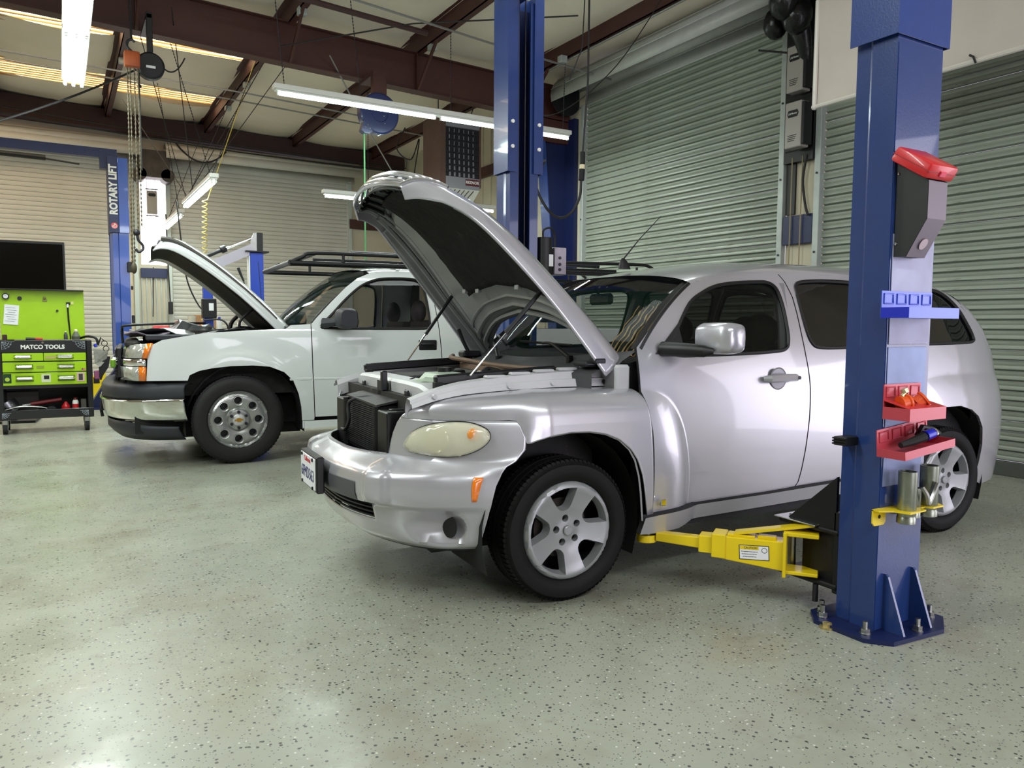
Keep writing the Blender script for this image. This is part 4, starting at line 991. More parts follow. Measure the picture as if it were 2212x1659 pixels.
m = MB(); m.prism([(-.10, -.03), (-.03, -.11), (.27, -.13), (.40, -.05), (.40, .18), (.28, .28), (-.02, .28), (-.10, .20)], 2, 0, .018)
bp = obj('base_plate', m, M_nblue, NC, 0)
for x, y in ((-.045, .20), (-.05, 0), (.16, -.085), (.35, -.02), (.34, .18), (.0, .24)):
    mb = MB(); bolt(mb, x, y, .018); obj('anchor_bolt', mb, M_steel, bp, 30)
for x in (.055, .235):
    m = MB(); m.prism([(0, .018), (-.098, .018), (-.022, .235), (-.012, .245), (0, .245)], 0, x-.006, x+.006); obj('gusset', m, M_bluel, NC, 0)
m = MB(); m.cyl((-.095, .14, 0), (-.095, .14, .008), .03, n=16); m.cyl((-.095, .14, .008), (-.095, .14, .022), .02, n=6); m.cyl((-.095, .14, .02), (-.095, .14, .024), .012, n=10)
tag(obj('anchor_nut', m, mat('brass_nut', 'b7a878', .35, .7), loc=(2.758, 1.834, 0)), 'loose brass-coloured nut on a washer on the floor beside the near lift base', 'nut')
# bright worn plates stuck on the column back
obj('magnet_sheet', MB().box((.012, -.007, 1.16), (.27, -.003, 1.585), .001), M_plate, NC, 0, label='pale worn steel sheet')
obj('magnet_sheet', MB().box((.012, -.006, .60), (.262, -.003, 1.15), .001), mat('blue_grey_sheet', '7f8caf', .5, .3, noise=.2, nscale=5), NC, 0, label='grey-blue steel sheet')
# black yoke on the car side of the column and its swing arm
ymk = MB(); ymk.box((.02, .19, .352), (.275, .50, .372), .006); ymk.box((.02, .19, .118), (.275, .50, .140), .006); ymk.box((.06, .19, .118), (.275, .40, .372), .006); ymk.box((.03, .185, .10), (.26, .22, .45), .004)
ymk.prism([(.21, .372), (.46, .372), (.21, .60)], 0, .03, .045); ymk.prism([(.21, .372), (.46, .372), (.21, .60)], 0, .24, .255)
obj('carriage_yoke', ymk, M_black, NC, 25)
obj('yoke_top_plate', MB().box((.0, .29, .372), (.27, .51, .379), .003), M_steel, NC)
obj('arm_pin', MB().cyl((.062, .452, .115), (.062, .452, .392), .017, n=16), M_steel, NC)
obj('lock_rod', MB().cyl((.02, .29, .045), (.02, .29, .12), .012, n=12), M_dsteel, NC)
m = MB(); m.box((-.075, .10, .752), (.01, .16, .787), .003)
for k in range(3): m.box((-.082, .10, .756+k*.011), (-.074, .16, .762+k*.011))
obj('rubber_stop', m, M_black, NC, kind='stuff')
AB = V((-.023, .416, 0)); AD = V((-.365, .50, 0)).normalized(); AN = V((-AD.y, AD.x, 0)); aw = .048
def ap(t, s, z): return AB+AD*t+AN*s+V((0, 0, z))
def abox(m, t0, t1, s0, s1, z0, z1, z0b=None, z1b=None, bev=.003):
    z0b = z0 if z0b is None else z0b; z1b = z1 if z1b is None else z1b
    P = [ap(t0, s0, z0), ap(t1, s0, z0b), ap(t1, s1, z0b), ap(t0, s1, z0), ap(t0, s0, z1), ap(t1, s0, z1b), ap(t1, s1, z1b), ap(t0, s1, z1)]
    f = m.add(P, [(0, 3, 2, 1), (4, 5, 6, 7), (0, 1, 5, 4), (1, 2, 6, 5), (2, 3, 7, 6), (3, 0, 4, 7)])
    if bev: bmesh.ops.bevel(m.b, geom=list({e for g in f for e in g.edges}), offset=bev, segments=1, affect='EDGES')
m = MB(); abox(m, -.005, .010, -.065, .065, .135, .335); abox(m, -.135, 0, -.055, .055, .318, .336); abox(m, -.135, 0, -.055, .055, .150, .166)
abox(m, .0, .30, -aw, aw, .158, .288, .185, .285); sa = obj('swing_arm', m, M_yel, NC, 25)
m = MB(); abox(m, .255, .315, -aw-.007, aw+.007, .186, .293); obj('arm_collar', m, M_yel, sa, 25)
m = MB(); abox(m, .30, .375, -.040, .040, .198, .276); obj('inner_arm_sleeve', m, M_yel, sa, 25)
m = MB(); abox(m, .37, .575, -.027, .027, .212, .262, .222, .262); obj('inner_arm', m, M_yel, sa, 25)
m = MB(); abox(m, .04, .12, -.02, .02, .285, .300); abox(m, .13, .25, -.03, .03, .284, .296); obj('arm_top_lugs', m, M_yel, sa, 25, kind='stuff')
m = MB(); P0 = ap(-.15, .0, .372); P1 = ap(.22, .0, .292)
m.add([P0+AN*-.03, P0+AN*.03, P1+AN*.03, P1+AN*-.03, P0+AN*-.03+V((0, 0, .012)), P0+AN*.03+V((0, 0, .012)), P1+AN*.03+V((0, 0, .012)), P1+AN*-.03+V((0, 0, .012))], [(0, 1, 2, 3), (7, 6, 5, 4), (0, 4, 5, 1), (1, 5, 6, 2), (2, 6, 7, 3), (3, 7, 4, 0)]); obj('arm_brace', m, M_yel, sa, 0)
c = ap(.625, 0, 0)
m = MB(); m.cyl(c+V((0, 0, .212)), c+V((0, 0, .245)), .048, n=20); obj('pad_base', m, M_yel, sa)
m = MB()
for k in range(4): m.lathe(c+V((0, 0, .245+k*.009)), (0, 0, 1), [(.020, 0), (.028, .003), (.028, .006), (.020, .009)], 16)
m.cyl(c+V((0, 0, .281)), c+V((0, 0, .284)), .036, n=16); obj('screw_pad', m, M_steel, sa)
# caution sticker on the arm face
fn = AN if AN.dot(V((-2.7, -2.2, 0))) > 0 else -AN
rotm = MX((AD*(-1) if AD.cross(V((0, 0, 1))).dot(fn)*-1 < 0 else AD, V((0, 0, 1)), fn)).transposed()
ex = V((0, 0, 1)).cross(fn); rotm = MX((ex, V((0, 0, 1)), fn)).transposed(); side_ = aw if fn.dot(AN) > 0 else -aw
def onarm(t, z, d): return AB+AD*t+AN*(side_)+fn*d+V((0, 0, z))
m = MB(); cc = onarm(.13, .228, .0015)
def quad(m, c, w, h, u, v, d, k=0): m.mi = k; m.add([c-u*w/2-v*h/2+d, c+u*w/2-v*h/2+d, c+u*w/2+v*h/2+d, c-u*w/2+v*h/2+d], [(0, 1, 2, 3)])
vv_ = V((0, 0, 1)); tl = MX.Rotation(rad(3.2), 3, fn); exr = tl @ ex; vvr = tl @ vv_
quad(m, cc, .128, .066, exr, vvr, fn*0, 0); quad(m, cc, .122, .060, exr, vvr, fn*.0006, 1); quad(m, cc-exr*.020+vvr*.021, .080, .016, exr, vvr, fn*.0012, 2)
obj('caution_label', m, [M_black, M_paper, M_yel], sa, 0, norm=False)
R3 = MX((exr, vvr, fn)).transposed()
text('caution_text', 'CAUTION', .014, M_black, sa, cc-exr*.014+vvr*.021+fn*.0016, R3, .0003, sx=.9)
for k, (t_, w_) in enumerate((('This equipment must be used only', 1), ('by trained personnel. Read the', 1), ('operating manual before use.', 1))):
    text('caution_text', t_, .0068, M_black, sa, cc-exr*.020+vvr*(.004-.011*k)+fn*.0010, R3, .0002, sx=.75)
m = MB(); m.lathe(cc+exr*.044+vvr*.012+fn*.0008, fn, [(.010, 0), (.012, 0), (.012, .0004), (.010, .0004)], 16, cap=False); obj('warning_pictogram', m, M_black, sa)

# black strap cover with a red box on top
def nc(o, label, cat, group=None): o.location = (2.758, 1.834, 0); return tag(o, label, cat, group)
m = MB(); m.prism([(-.004, -.0+1.853), (-.132, 1.770), (-.132, 1.63), (-.055, 1.495), (-.004, 1.497)], 0, .018, .138)
cv_ = nc(obj('wall_lamp_housing', m, mat('black_powder_coat', '17191b', .5), smooth=20), 'black angular metal housing bolted high on the back of the near lift column', 'housing')
m = MB(); m.add([(.019, -.1335, 1.768), (.137, -.1335, 1.768), (.137, -.1335, 1.63), (.019, -.1335, 1.63), (.019, -.0565, 1.494), (.137, -.0565, 1.494)], [(0, 1, 2, 3), (3, 2, 5, 4)])
obj('grey_front_face', m, mat('mauve_grey_face', '6f6670', .45, .2), cv_, 0, label='mauve grey front face')
m = MB(); n_ = V((0, -.135, -.077)).normalized(); n_ = V((0, -.868, -.496)); m.cyl(V((.075, -.085, 1.543))+n_*.003, V((.075, -.085, 1.543))+n_*.005, .022, n=22); obj('round_sticker', m, mat('pink_grey_disc', 'b5a3aa', .5), cv_)
for z in (1.81, 1.545): obj('cover_screw', MB().sphere((.016, -.014, z), .006, 8), M_chrome, cv_)
rm_ = MX.Rotation(rad(33), 3, 'X')
m = MB(); m.box((-.018, -.165, 0), (.155, .005, .058), .012, rot=(rm_, (0, 0, 0)), seg=2)
rb = obj('red_plastic_case', m, M_red, smooth=40); nc(rb, 'small red plastic case lying tilted on top of the black housing', 'case'); rb.location = (2.758, 1.834, 1.858)
obj('case_latch', MB().box((.05, -.171, .016), (.085, -.164, .036), .002, rot=(rm_, (0, 0, 0))), mat('pink_red_plastic', 'd8405a', .4), rb)
obj('case_seam', MB().box((-.0185, -.1655, .027), (.1555, .0055, .030), 0, rot=(rm_, (0, 0, 0))), mat('dark_red', '8c141a', .4), rb)
# magnetic trays
M_ltb = mat('light_blue_tray', '4a5fc4', .35, .2, coat=.3); M_dbt = mat('deep_blue_tray', '1427b8', .35, coat=.3); M_pk = mat('faded_red_tray', 'b8404e', .4, .1, coat=.2); M_rt = mat('red_tray', 'c22f30', .4, coat=.2)
def tray(nm, label, x0, x1, z0, z1, dep, lip, mt, mf, nwin, tilt=0):
    t = thing(nm, label, 'tray', (2.758+(x0+x1)/2, 1.826, z0), 0, 'magnetic trays on the near lift column'); w_ = (x1-x0)/2
    t.rotation_euler.y = -tilt
    obj('tray_back', MB().box((-w_, -.006, 0), (w_, -.002, z1-z0)), mt, t, 0)
    obj('tray_floor', MB().box((-w_, -dep, 0), (w_, -.004, .003)), mt, t, 0)
    obj('tray_front', MB().box((-w_, -dep-.002, 0), (w_, -dep+.001, lip)), mf, t, 0)
    obj('tray_end', MB().box((-w_-.001, -dep, 0), (-w_+.002, -.004, lip)), mt if mt is not M_ltb else M_dbt, t, 0)
    obj('tray_end', MB().box((w_-.002, -dep, 0), (w_+.001, -.004, lip)), mt, t, 0)
    for k in range(nwin):
        cx = -w_+2*w_*(k+.5)/nwin; h = z1-z0; a = .028; zc_ = h-.030
        m = MB(); m.tube([(cx-a, -.007, zc_-.018), (cx+a, -.007, zc_-.018), (cx+a, -.007, zc_+.018), (cx-a, -.007, zc_+.018), (cx-a, -.007, zc_-.018), (cx+a, -.007, zc_-.018)], .0035, 5); obj('embossed_magnet_pad', m, mt, t, 30)
    return t
tray('magnetic_tray', 'light blue magnetic tray, empty, top of the three on the near lift column', -.053, .272, 1.262, 1.366, .115, .040, M_ltb, M_ltb, 4)
t2 = tray('magnetic_tray', 'red magnetic tray with two holes, middle of the three on the near lift column', -.014, .222, .872, 1.006, .112, .048, M_pk, M_pk, 3)
m = MB(); m.b.free(); m = MB()
w_ = .118
vs, F = tri2(resamp([(-w_, -.112), (w_, -.112), (w_, -.006), (-w_, -.006)], .02), [[(cx+.036*cos(a), -.055+.030*sin(a)) for a in [2*pi*i/16 for i in range(16)]] for cx in (-.05, .052)], .02)
m.add([V((x, y, .048+(y+.112)*.24)) for x, y in vs], F); obj('holed_top', m, M_rt, t2, 0, solid=.003)
t3 = tray('magnetic_tray', 'red magnetic tray hanging tilted, lowest on the near lift column', -.040, .287, .742, .845, .118, .032, M_pk, M_pk, 4, rad(5.5))
M_org = mat('orange_plastic', 'd8531c', .4, coat=.2)
def intray(o, label, cat): o.location = (2.758, 1.832, 0); return tag(o, label, cat)
for x, z, lb, r in ((.042, .935, 'orange spool standing in the left hole of the red holed tray', .5), (.145, .94, 'orange spool lying in the right hole of the red holed tray', 1.2)):
    m = MB(); d = V((cos(r), -.3, sin(r)*.4)).normalized(); c = V((x, -.06, z)); m.lathe(c-d*.02, d, [(.0, 0), (.032, 0), (.032, .008), (.026, .01), (.026, .03), (.032, .032), (.032, .04), (0, .04)], 18); intray(obj('orange_spool', m, M_org), lb, 'spool')
m = MB(); m.cyl((.05, -.075, .882), (.05, -.075, .915), .035, n=18); intray(obj('orange_puck', m, M_org), 'orange round puck on the floor of the red holed tray', 'puck')
m = MB(); m.tube([(.04, -.05, .96), (.06, -.055, .985)], .008); m.cyl((.055, -.055, .975), (.05, -.05, .990), .014, n=10); intray(obj('brass_fitting', m, mat('pale_brass', 'c3bb95', .35, .6)), 'pale brass fitting lying on the orange spool in the red holed tray', 'fitting')
m = MB(); m.tube([(.03, -.06, .772), (.10, -.07, .785), (.15, -.08, .800)], [.012, .017, .020], 10); intray(obj('black_grip', m, M_rub), 'black rubber tool grip lying in the lowest tilted red tray', 'tool')
m = MB(); m.tube([(.155, -.08, .802), (.20, -.085, .812)], [.021, .019], 12); bc = intray(obj('blue_flashlight_head', m, M_dbt), 'blue flashlight lying in the lowest tilted red tray beside the grip', 'flashlight'); obj('flashlight_bezel', MB().cyl((.20, -.085, .812), (.208, -.086, .814), .020, n=14), M_chrome, bc)
m = MB(); m.tube([(.17, -.04, .80), (.20, -.04, .83), (.25, -.05, .82), (.27, -.07, .80)], .012); intray(obj('grey_socket_tool', m, M_dsteel), 'grey bent steel tool at the right end of the lowest red tray', 'tool')
# adapter holder
ah = thing('adapter_rack', 'yellow bracket holding steel lift adapters on the near lift column', 'bracket', (2.758, 1.834, 0))
m = MB(); m.prism([(-.04, 0), (.285, 0), (.30, -.06), (.275, -.10), (.205, -.10), (.19, -.075), (.16, -.075), (.14, -.11), (.03, -.115), (.01, -.06), (-.04, -.03)], 2, .510, .516); obj('rack_plate', m, M_yel, ah, 0)
m = MB(); m.prism([(-.040, .514), (.042, .514), (.042, .46), (.030, .448), (-.028, .448), (-.040, .46)], 1, -.006, 0); e = obj('mounting_ear', m, M_yel, ah, 0, label='pale yellow mounting ear'); obj('ear_hole', MB().cyl((.0, -.0075, .483), (.0, -.006, .483), .008, n=10), M_black, e)
def pipe(m, x, y, z0, z1, r):
    m.lathe((x, y, z0), (0, 0, 1), [(r*.86, 0), (r, .002), (r, .024), (r*.94, .027), (r*.94, .034), (r, .037), (r, z1-z0), (r*.86, z1-z0), (r*.86, .01)], 26, cap=True)
M_pipe = mat('worn_galvanised_tube', '8f9488', .34, .85, noise=.18, nscale=14, dirt='5c5a4a', dscale=9, dthr=.62)
for k, (x, y, z0, z1, r, lb) in enumerate(((.075, -.070, .462, .668, .035, 'tall steel lift adapter tube, left one in the yellow rack'), (.160, -.045, .470, .590, .027, 'short steel lift adapter in the middle of the yellow rack'), (.235, -.060, .470, .676, .035, 'tall dark steel lift adapter tube, right one in the yellow rack'))):
    m = MB(); pipe(m, x, y, z0, z1, r); o = nc(obj('lift_adapter', m, M_pipe, smooth=40), lb, 'adapter', 'lift adapters in the yellow rack')
m = MB(); m.tube(spline([(.14, -.09, .60), (.15, -.105, .57), (.17, -.10, .535), (.20, -.10, .575), (.215, -.105, .615)], 4), .009, 6); nc(obj('forked_adapter', m, M_steel), 'forked steel frame adapter standing between the tube adapters', 'adapter', 'lift adapters in the yellow rack')
m = MB(); m.tube([(.30, .10, 1.62), (.305, .10, 1.4), (.30, .09, 1.25)], .012); m.tube([(.31, .12, 1.27), (.318, .11, 1.18), (.30, .12, 1.10), (.305, .12, .98)], [.03, .035, .022, .01]); obj('hydraulic_hose', m, M_rub, NC)

# far column
FCn = thing('lift_column', 'far blue two-post lift column with dark cable channel facing the silver wagon', 'lift', (3.165, 5.17, 0), pi); FCn.scale.x = .92
o = obj('column_channel', channel(.015, 3.6), M_bluel, FCn, 25)
obj('back_web', MB().box((.01, .008, .02), (.28, .02, 3.6)), M_nblue, FCn, 0)
m = MB(); P = [(-.022, -.014), (.312, -.014), (.312, .20), (.225, .20), (.225, .195), (.307, .195), (.307, -.010), (-.018, -.010), (-.018, .195), (.065, .195), (.065, .20), (-.022, .20)]
m.skin([[V((x, y, z)) for x, y in P] for z in (2.36, 3.7)]); obj('upper_shroud', m, M_bluel, FCn, 25)
for x, z in ((.27, 2.54), (.27, 2.72), (.02, 2.54), (.02, 2.72)): obj('shroud_bolt', MB().cyl((x, .20, z), (x, .211, z), .014, n=12), M_wht, FCn)
for x in (.175, .115): obj('lift_cable', MB().cyl((x, .14, .3), (x, .14, 3.7), .006, n=6), M_dsteel, FCn)
obj('lift_ram', MB().cyl((.145, .07, .3), (.145, .07, 1.9), .035, n=14), M_black, FCn)
m = MB(); m.box((.06, .03, .2), (.24, .16, .9), .01); m.box((.02, .18, .10), (.28, .42, .40), .02); obj('carriage', m, M_black, FCn)
obj('slide_block', MB().box((.20, .12, 1.55), (.26, .178, 1.95), .006), M_black, FCn)
m = MB(); m.prism([(-.05, -.12), (.34, -.12), (.40, -.04), (.40, .3), (.30, .38), (-.02, .38), (-.10, .3), (-.10, -.04)], 2, 0, .018); obj('base_plate', m, M_nblue, FCn, 0)
m = MB(); m.box((.32, .14, .0), (.34, .16, .1)); m.b.free()
# power unit on its right (world +x is local -x)
pu = obj('power_unit', MB().cyl((-.085, .12, 1.60), (-.085, .12, 1.90), .075, n=24), M_black, FCn)
obj('motor_label', MB().box((-.135, .190, 1.68), (-.095, .196, 1.77)), M_paper, pu, 0)
sbx = obj('switch_box', MB().box((-.29, .05, 1.62), (-.165, .17, 1.83), .006), mat('scratched_grey_box', '8d8890', .4, .6, noise=.25), pu)
for z in (1.66, 1.70, 1.75): obj('button', MB().cyl((-.22, .17, z), (-.22, .178, z), .012, n=12), M_dsteel, sbx)
obj('motor_cord', MB().tube(spline([(-.085, .12, 1.9), (-.09, .12, 1.96), (-.16, .12, 1.98), (-.21, .11, 1.93), (-.215, .11, 1.83)], 5), .008), M_wire, pu)
obj('oil_tank', MB().box((-.20, .04, 1.25), (-.02, .2, 1.58), .02), M_nblue, pu)
m = MB(); m.box((2.85, 1.95, 3.62), (3.05, 5.1, 3.72)); tag(obj('lift_crossbeam', m, M_bluel, smooth=0), 'blue overhead beam joining the two front lift posts, above the frame', 'beam')

# =====================================================================
# white pickup truck
# =====================================================================
M_tw = mat('white_truck_paint', 'd7dcdc', .25, 0, coat=.9, noise=.02, nscale=2)
M_tdk = mat('charcoal_plastic_trim', '2e3036', .55, noise=.1)
M_clr = mat('clear_lamp_plastic', 'b9bab2', .08, .35, coat=.8, noise=.25, nscale=18)
TK = thing('pickup_truck', 'white pickup truck with its hood up and a black ladder rack, behind the silver wagon', 'truck', (1.3763, 7.9007, 0), rad(-4))
TZ = [(.2, .93), (.35, .955), (.5, .972), (.735, .986), (.95, .980), (1.2, .955), (1.45, .875), (1.70, .775), (1.8, .72)]
def tb(x, z):
    f = 0
    if x < 1.2:
        r = math.hypot((x-.02)/.56, (z-.36)/.60)
        if z > .3: f = .010*math.exp(-((r-.93)/.13)**2)
    return itp(TZ, z)-itp([(-.75, .045), (-.6, .02), (-.3, 0), (0, 0), (3, 0)], x)+f
TARF = [(-.392, .745), (-.375, .79), (-.30, .825), (-.2, .845), (-.05, .860), (.136, .864), (.28, .85), (.40, .80), (.478, .723), (.525, .60), (.548, .48), (.556, .357)]
FEN = [(-.705, .747), (-.69, .95), (-.655, 1.045), (-.578, 1.085), (-.40, 1.118), (-.266, 1.142), (.1, 1.168), (.423, 1.182), (.47, 1.215), (.645, 1.226), (.646, 1.1), (.650, .8), (.668, .38), (.665, .357)]+TARF[::-1]
WT = smooth2([(.74, 1.205), (.86, 1.33), (.99, 1.46), (1.13, 1.575), (1.25, 1.635), (1.38, 1.665), (1.6, 1.672), (1.72, 1.655), (1.765, 1.6), (1.785, 1.45), (1.79, 1.25), (1.77, 1.195), (1.5, 1.188), (1.1, 1.188), (.85, 1.19)])
DT = [(.653, 1.226), (.70, 1.28), (.85, 1.43), (1.0, 1.57), (1.12, 1.66), (1.25, 1.715), (1.4, 1.735), (1.82, 1.74), (1.845, 1.6), (1.87, 1.25), (1.895, .94), (1.90, .6), (1.885, .42), (1.86, .385), (.676, .385), (.658, .8), (.654, 1.1)]
CBT = [(1.828, 1.74), (1.853, 1.6), (1.878, 1.25), (1.903, .94), (1.908, .6), (1.90, .36), (2.32, .36), (2.32, 1.2), (2.28, 1.6), (2.24, 1.74)]
BED = [(2.36, 1.19), (4.62, 1.19), (4.63, .45), (4.15, .42), (4.10, .65), (3.98, .8), (3.80, .86), (3.55, .86), (3.38, .8), (3.26, .65), (3.22, .42), (2.36, .40)]
for s in (-1, 1):
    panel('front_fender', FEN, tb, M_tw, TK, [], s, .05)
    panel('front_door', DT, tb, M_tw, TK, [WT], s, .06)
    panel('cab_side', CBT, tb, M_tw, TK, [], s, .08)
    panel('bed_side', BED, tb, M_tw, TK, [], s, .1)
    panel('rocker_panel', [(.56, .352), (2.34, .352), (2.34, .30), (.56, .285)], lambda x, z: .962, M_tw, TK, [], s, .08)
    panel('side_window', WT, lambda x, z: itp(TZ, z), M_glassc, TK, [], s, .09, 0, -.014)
    m = MB(); m.tube([V((x, s*(tb(x, z)-.003), z)) for x, z in WT+WT[:1]], .013, 6, cap=False); obj('window_seal', m, M_black, TK)
    m = MB(); m.box((.66, s*.972, .722), (1.895, s*.990, .745), .004); m.box((.45, s*.972, .722), (.645, s*.990, .745), .004); obj('side_crease', m, M_tw, TK, kind='stuff')
    m = MB(); R = []
    for k, (f, yy) in enumerate(((.5, 1.0), (.8, 1.02), (1, 1.05), (1.02, 1.12), (.98, 1.19), (.8, 1.225))):
        R.append([V((.93+.09*f*math.copysign(abs(cos(t))**.6, cos(t)), s*yy, 1.278+.092*f*math.copysign(abs(sin(t))**.6, sin(t)))) for t in [2*pi*i/18 for i in range(18)]])
    m.skin(R); mr = obj('wing_mirror', m, M_tdk, TK, 60)
    obj('mirror_arm', MB().tube([(.76, s*.955, 1.235), (.82, s*1.0, 1.24), (.90, s*1.05, 1.25)], [.05, .04, .03], 10), M_tdk, mr)
    m = MB(); m.box((1.665, s*.955, .98), (1.85, s*.984, 1.08), .012, seg=2); hs = obj('handle_bezel', m, M_black, TK); obj('door_handle', MB().tube([(1.69, s*.978, 1.04), (1.72, s*.998, 1.04), (1.79, s*.998, 1.04), (1.82, s*.978, 1.04)], .014), M_black, hs)
    # wheel liners
    for cx in (.08, 3.68):
        m = MB(); m.grid([[V((cx+.50*cos(t), s*y, .34+.54*sin(t))) for y in (.965, .7, .5)] for t in [pi*(-.05+1.1*i/14) for i in range(15)]]); m.box((cx-.55, s*.49, .2), (cx+.55, s*.5, 1.0)); obj('wheel_liner', m, M_rub, TK, 0)
    # lamps
    def lampquad(nm, P, m_, par, lab=None, d=.03):
        b = MB(); P = [V((x, s*y, z)) for x, y, z in P]; b.skin([P[:len(P)//2], P[len(P)//2:]], close=False); return obj(nm, b, m_, par, 40, lab, solid=d)
    hl = lampquad('headlamp', [(-.885, .70, .938), (-.86, .80, .937), (-.80, .90, .937), (-.735, .948, .937), (-.865, .68, 1.02), (-.84, .79, 1.035), (-.77, .885, 1.05), (-.70, .93, 1.055)], M_clr, TK, 'clear headlamp')
    lampquad('amber_corner', [(-.735, .948, .937), (-.712, .962, .937), (-.700, .968, .937), (-.70, .93, 1.055), (-.665, .948, 1.06), (-.650, .952, 1.06)], M_amb, hl, 'amber corner lens')
    lampquad('grille_side_bar', [(-.90, .70, .875), (-.87, .80, .872), (-.80, .905, .870), (-.715, .965, .868), (-.90, .70, .925), (-.87, .80, .925), (-.80, .905, .925), (-.715, .965, .925)], M_chrome, TK, 'chrome bar between the lamps')
    l2 = lampquad('park_lamp', [(-.895, .70, .752), (-.865, .80, .750), (-.80, .905, .748), (-.76, .94, .747), (-.90, .70, .862), (-.87, .80, .862), (-.80, .905, .862), (-.76, .94, .862)], M_clr, TK, 'clear parking lamp')
    lampquad('amber_corner', [(-.76, .94, .747), (-.735, .955, .747), (-.712, .965, .747), (-.76, .94, .862), (-.735, .955, .862), (-.712, .965, .862)], M_amb, l2, 'amber corner lens')
m = MB(); m.box((-.925, -.70, .76), (-.88, .70, 1.02), .01); g = obj('grille', m, M_black, TK)
for k in range(9): obj('grille_slat', MB().box((-.94, -.69, .775+k*.027), (-.915, .69, .785+k*.027)), M_dsteel, g, 0)
obj('grille_bar', MB().box((-.965, -.73, .865), (-.915, .73, .935), .015), M_chrome, g, label='chrome crossbar')
m = MB(); m.box((-.97, -.75, .85), (-.93, -.60, .925), .01); obj('green_reflection', m, mat('green_reflection', '6a9a28', .3, .2), g)  # green patch painted as a reflection on the chrome bar
m = MB(); m.box((-.87, -.66, .70), (-.76, .66, 1.0)); obj('front_carrier', m, M_black, TK, 0)
TPL = [(-1.06, 0), (-1.055, .25), (-1.04, .45), (-.975, .66), (-.88, .81), (-.77, .91), (-.65, .96), (-.53, .985), (-.42, .995)]
def tplan(n=6, k=0, dx=0):
    p = spline([V((x+dx, y, 0)) for x, y in TPL], n); return [V((q.x, -q.y, 0)) for q in p[:0:-1]]+p
def tbar(nm, levels, mt, lab=None, cut=None):
    m = MB(); P = tplan(); c = V((.3, 0, 0))
    m.grid([[V((c.x+(q.x-c.x)*k, q.y*(k if k < 1 else 1), z)) for q in P] for z, k in levels]); o = obj(nm, m, mt, TK, 50, lab, solid=.01); return o
tbar('bumper_top_cap', [(.715, .90), (.722, .955), (.71, .985), (.68, 1.0), (.62, 1.0), (.590, .995)], M_tdk)
tbar('chrome_bumper', [(.590, 1.0), (.575, 1.012), (.56, 1.005), (.48, .995), (.42, .975), (.395, .95)], mat('bright_bumper_chrome', 'd9dad6', .07, 1))
m = MB(); P = [p for p in tplan() if p.x < -.47]; c = .3
m.grid([[V((c+(q.x-c)*k, q.y*kk, z+max(0, abs(q.y)-.8)*zz)) for q in P] for z, k, kk, zz in ((.395, .97, .96, -.22), (.33, .97, .96, 0), (.28, .94, .95, 0), (.235, .90, .93, 0))]); obj('lower_valance', m, M_tdk, TK, 50, solid=.008)
m = MB(); m.box((-.93, -.55, .36), (-.6, .55, .70)); m.box((-.80, -.86, .30), (-.50, .86, .60)); obj('frame_front', m, M_rub, TK, 0)
m = MB(); 
for k, (x, z) in enumerate(((-1.075, .50), (-1.08, .44))): m.tube([(x, .60, z), (x-.01, .62, z-.08), (x, .61, z-.14)], .015)
obj('loose_clip', m, M_black, TK, kind='stuff')
# roof and windows
m = MB(); rows = []
for i in range(15):
    r = []
    for j in range(-8, 9):
        v = sin(j/8*pi/2); x0 = 1.14+.10*v*v; x = lerp(x0, 2.27, i/14); zt = itp([(1.1, 1.66), (1.25, 1.712), (1.4, 1.733), (2.2, 1.738)], x); zc_ = itp([(1.1, 1.762), (1.3, 1.79), (1.6, 1.805), (2.27, 1.79)], x)
        r.append(V((x, v*itp(TZ, zt), zt+(zc_-zt)*(1-abs(v)**2.5)**.6)))
    rows.append(r)
m.grid(rows); obj('roof_panel', m, M_tw, TK, 70)
def twp(v, t): return V((.50+.17*v*v, v*.90, 1.225+.012*v*v)).lerp(V((1.14+.10*v*v, v*.765, 1.762-.075*v*v)), t)+V((-.4, 0, .5)).normalized()*.04*4*t*(1-t)
m = MB(); m.grid([[twp(.985*(-1+j/8), i/8) for j in range(17)] for i in range(9)]); obj('windshield', m, M_ws, TK, 60)
for s in (-1, 1):
    m = MB(); m.grid([[twp(s, i/10), V((twp(s, i/10).x+.01, s*max(abs(twp(s, i/10).y), itp(TZ, twp(s, i/10).z)), twp(s, i/10).z))] for i in range(11)]); obj('pillar_skin', m, M_tw, TK, 60)
    m = MB(); m.tube([twp(s, i/10) for i in range(11)], .014, 6); obj('pillar_moulding', m, M_black, TK)
m = MB(); m.box((2.25, -.75, 1.25), (2.28, .75, 1.68), .01); obj('rear_window', m, M_glassc, TK)
m = MB(); m.box((2.26, -.92, .5), (2.32, .92, 1.22)); m.box((2.24, -.76, 1.68), (2.29, .76, 1.74)); m.box((2.24, -.86, 1.2), (2.29, -.74, 1.72)); m.box((2.24, .74, 1.2), (2.29, .86, 1.72)); obj('cab_back', m, M_tw, TK, 0)
m = MB(); m.box((2.22, -.92, .45), (2.24, .92, 1.28)); m.box((2.21, -.86, 1.2), (2.235, -.60, 1.72)); m.box((2.21, .60, 1.2), (2.235, .86, 1.72)); m.box((1.2, -.72, 1.70), (2.25, .72, 1.74)); obj('cab_lining', m, M_int, TK, 0)
m = MB(); m.box((.66, -.9, .35), (2.26, .9, .42)); m.box((.5, -.88, .6), (.75, .88, 1.12)); obj('cab_floor', m, M_int, TK, 0)
m = MB(); m.skin([[V((x, y, z)) for x, z in ((.55, .8), (.58, 1.20), (.85, 1.20), (.95, 1.10), (.95, .8))] for y in (-.86, 0, .86)]); obj('dashboard', m, M_int, TK, 30)
for s in (-1, 1): obj('door_trim', MB().box((.68, s*.88, .42), (1.88, s*.92, 1.14), .02), M_int, TK)
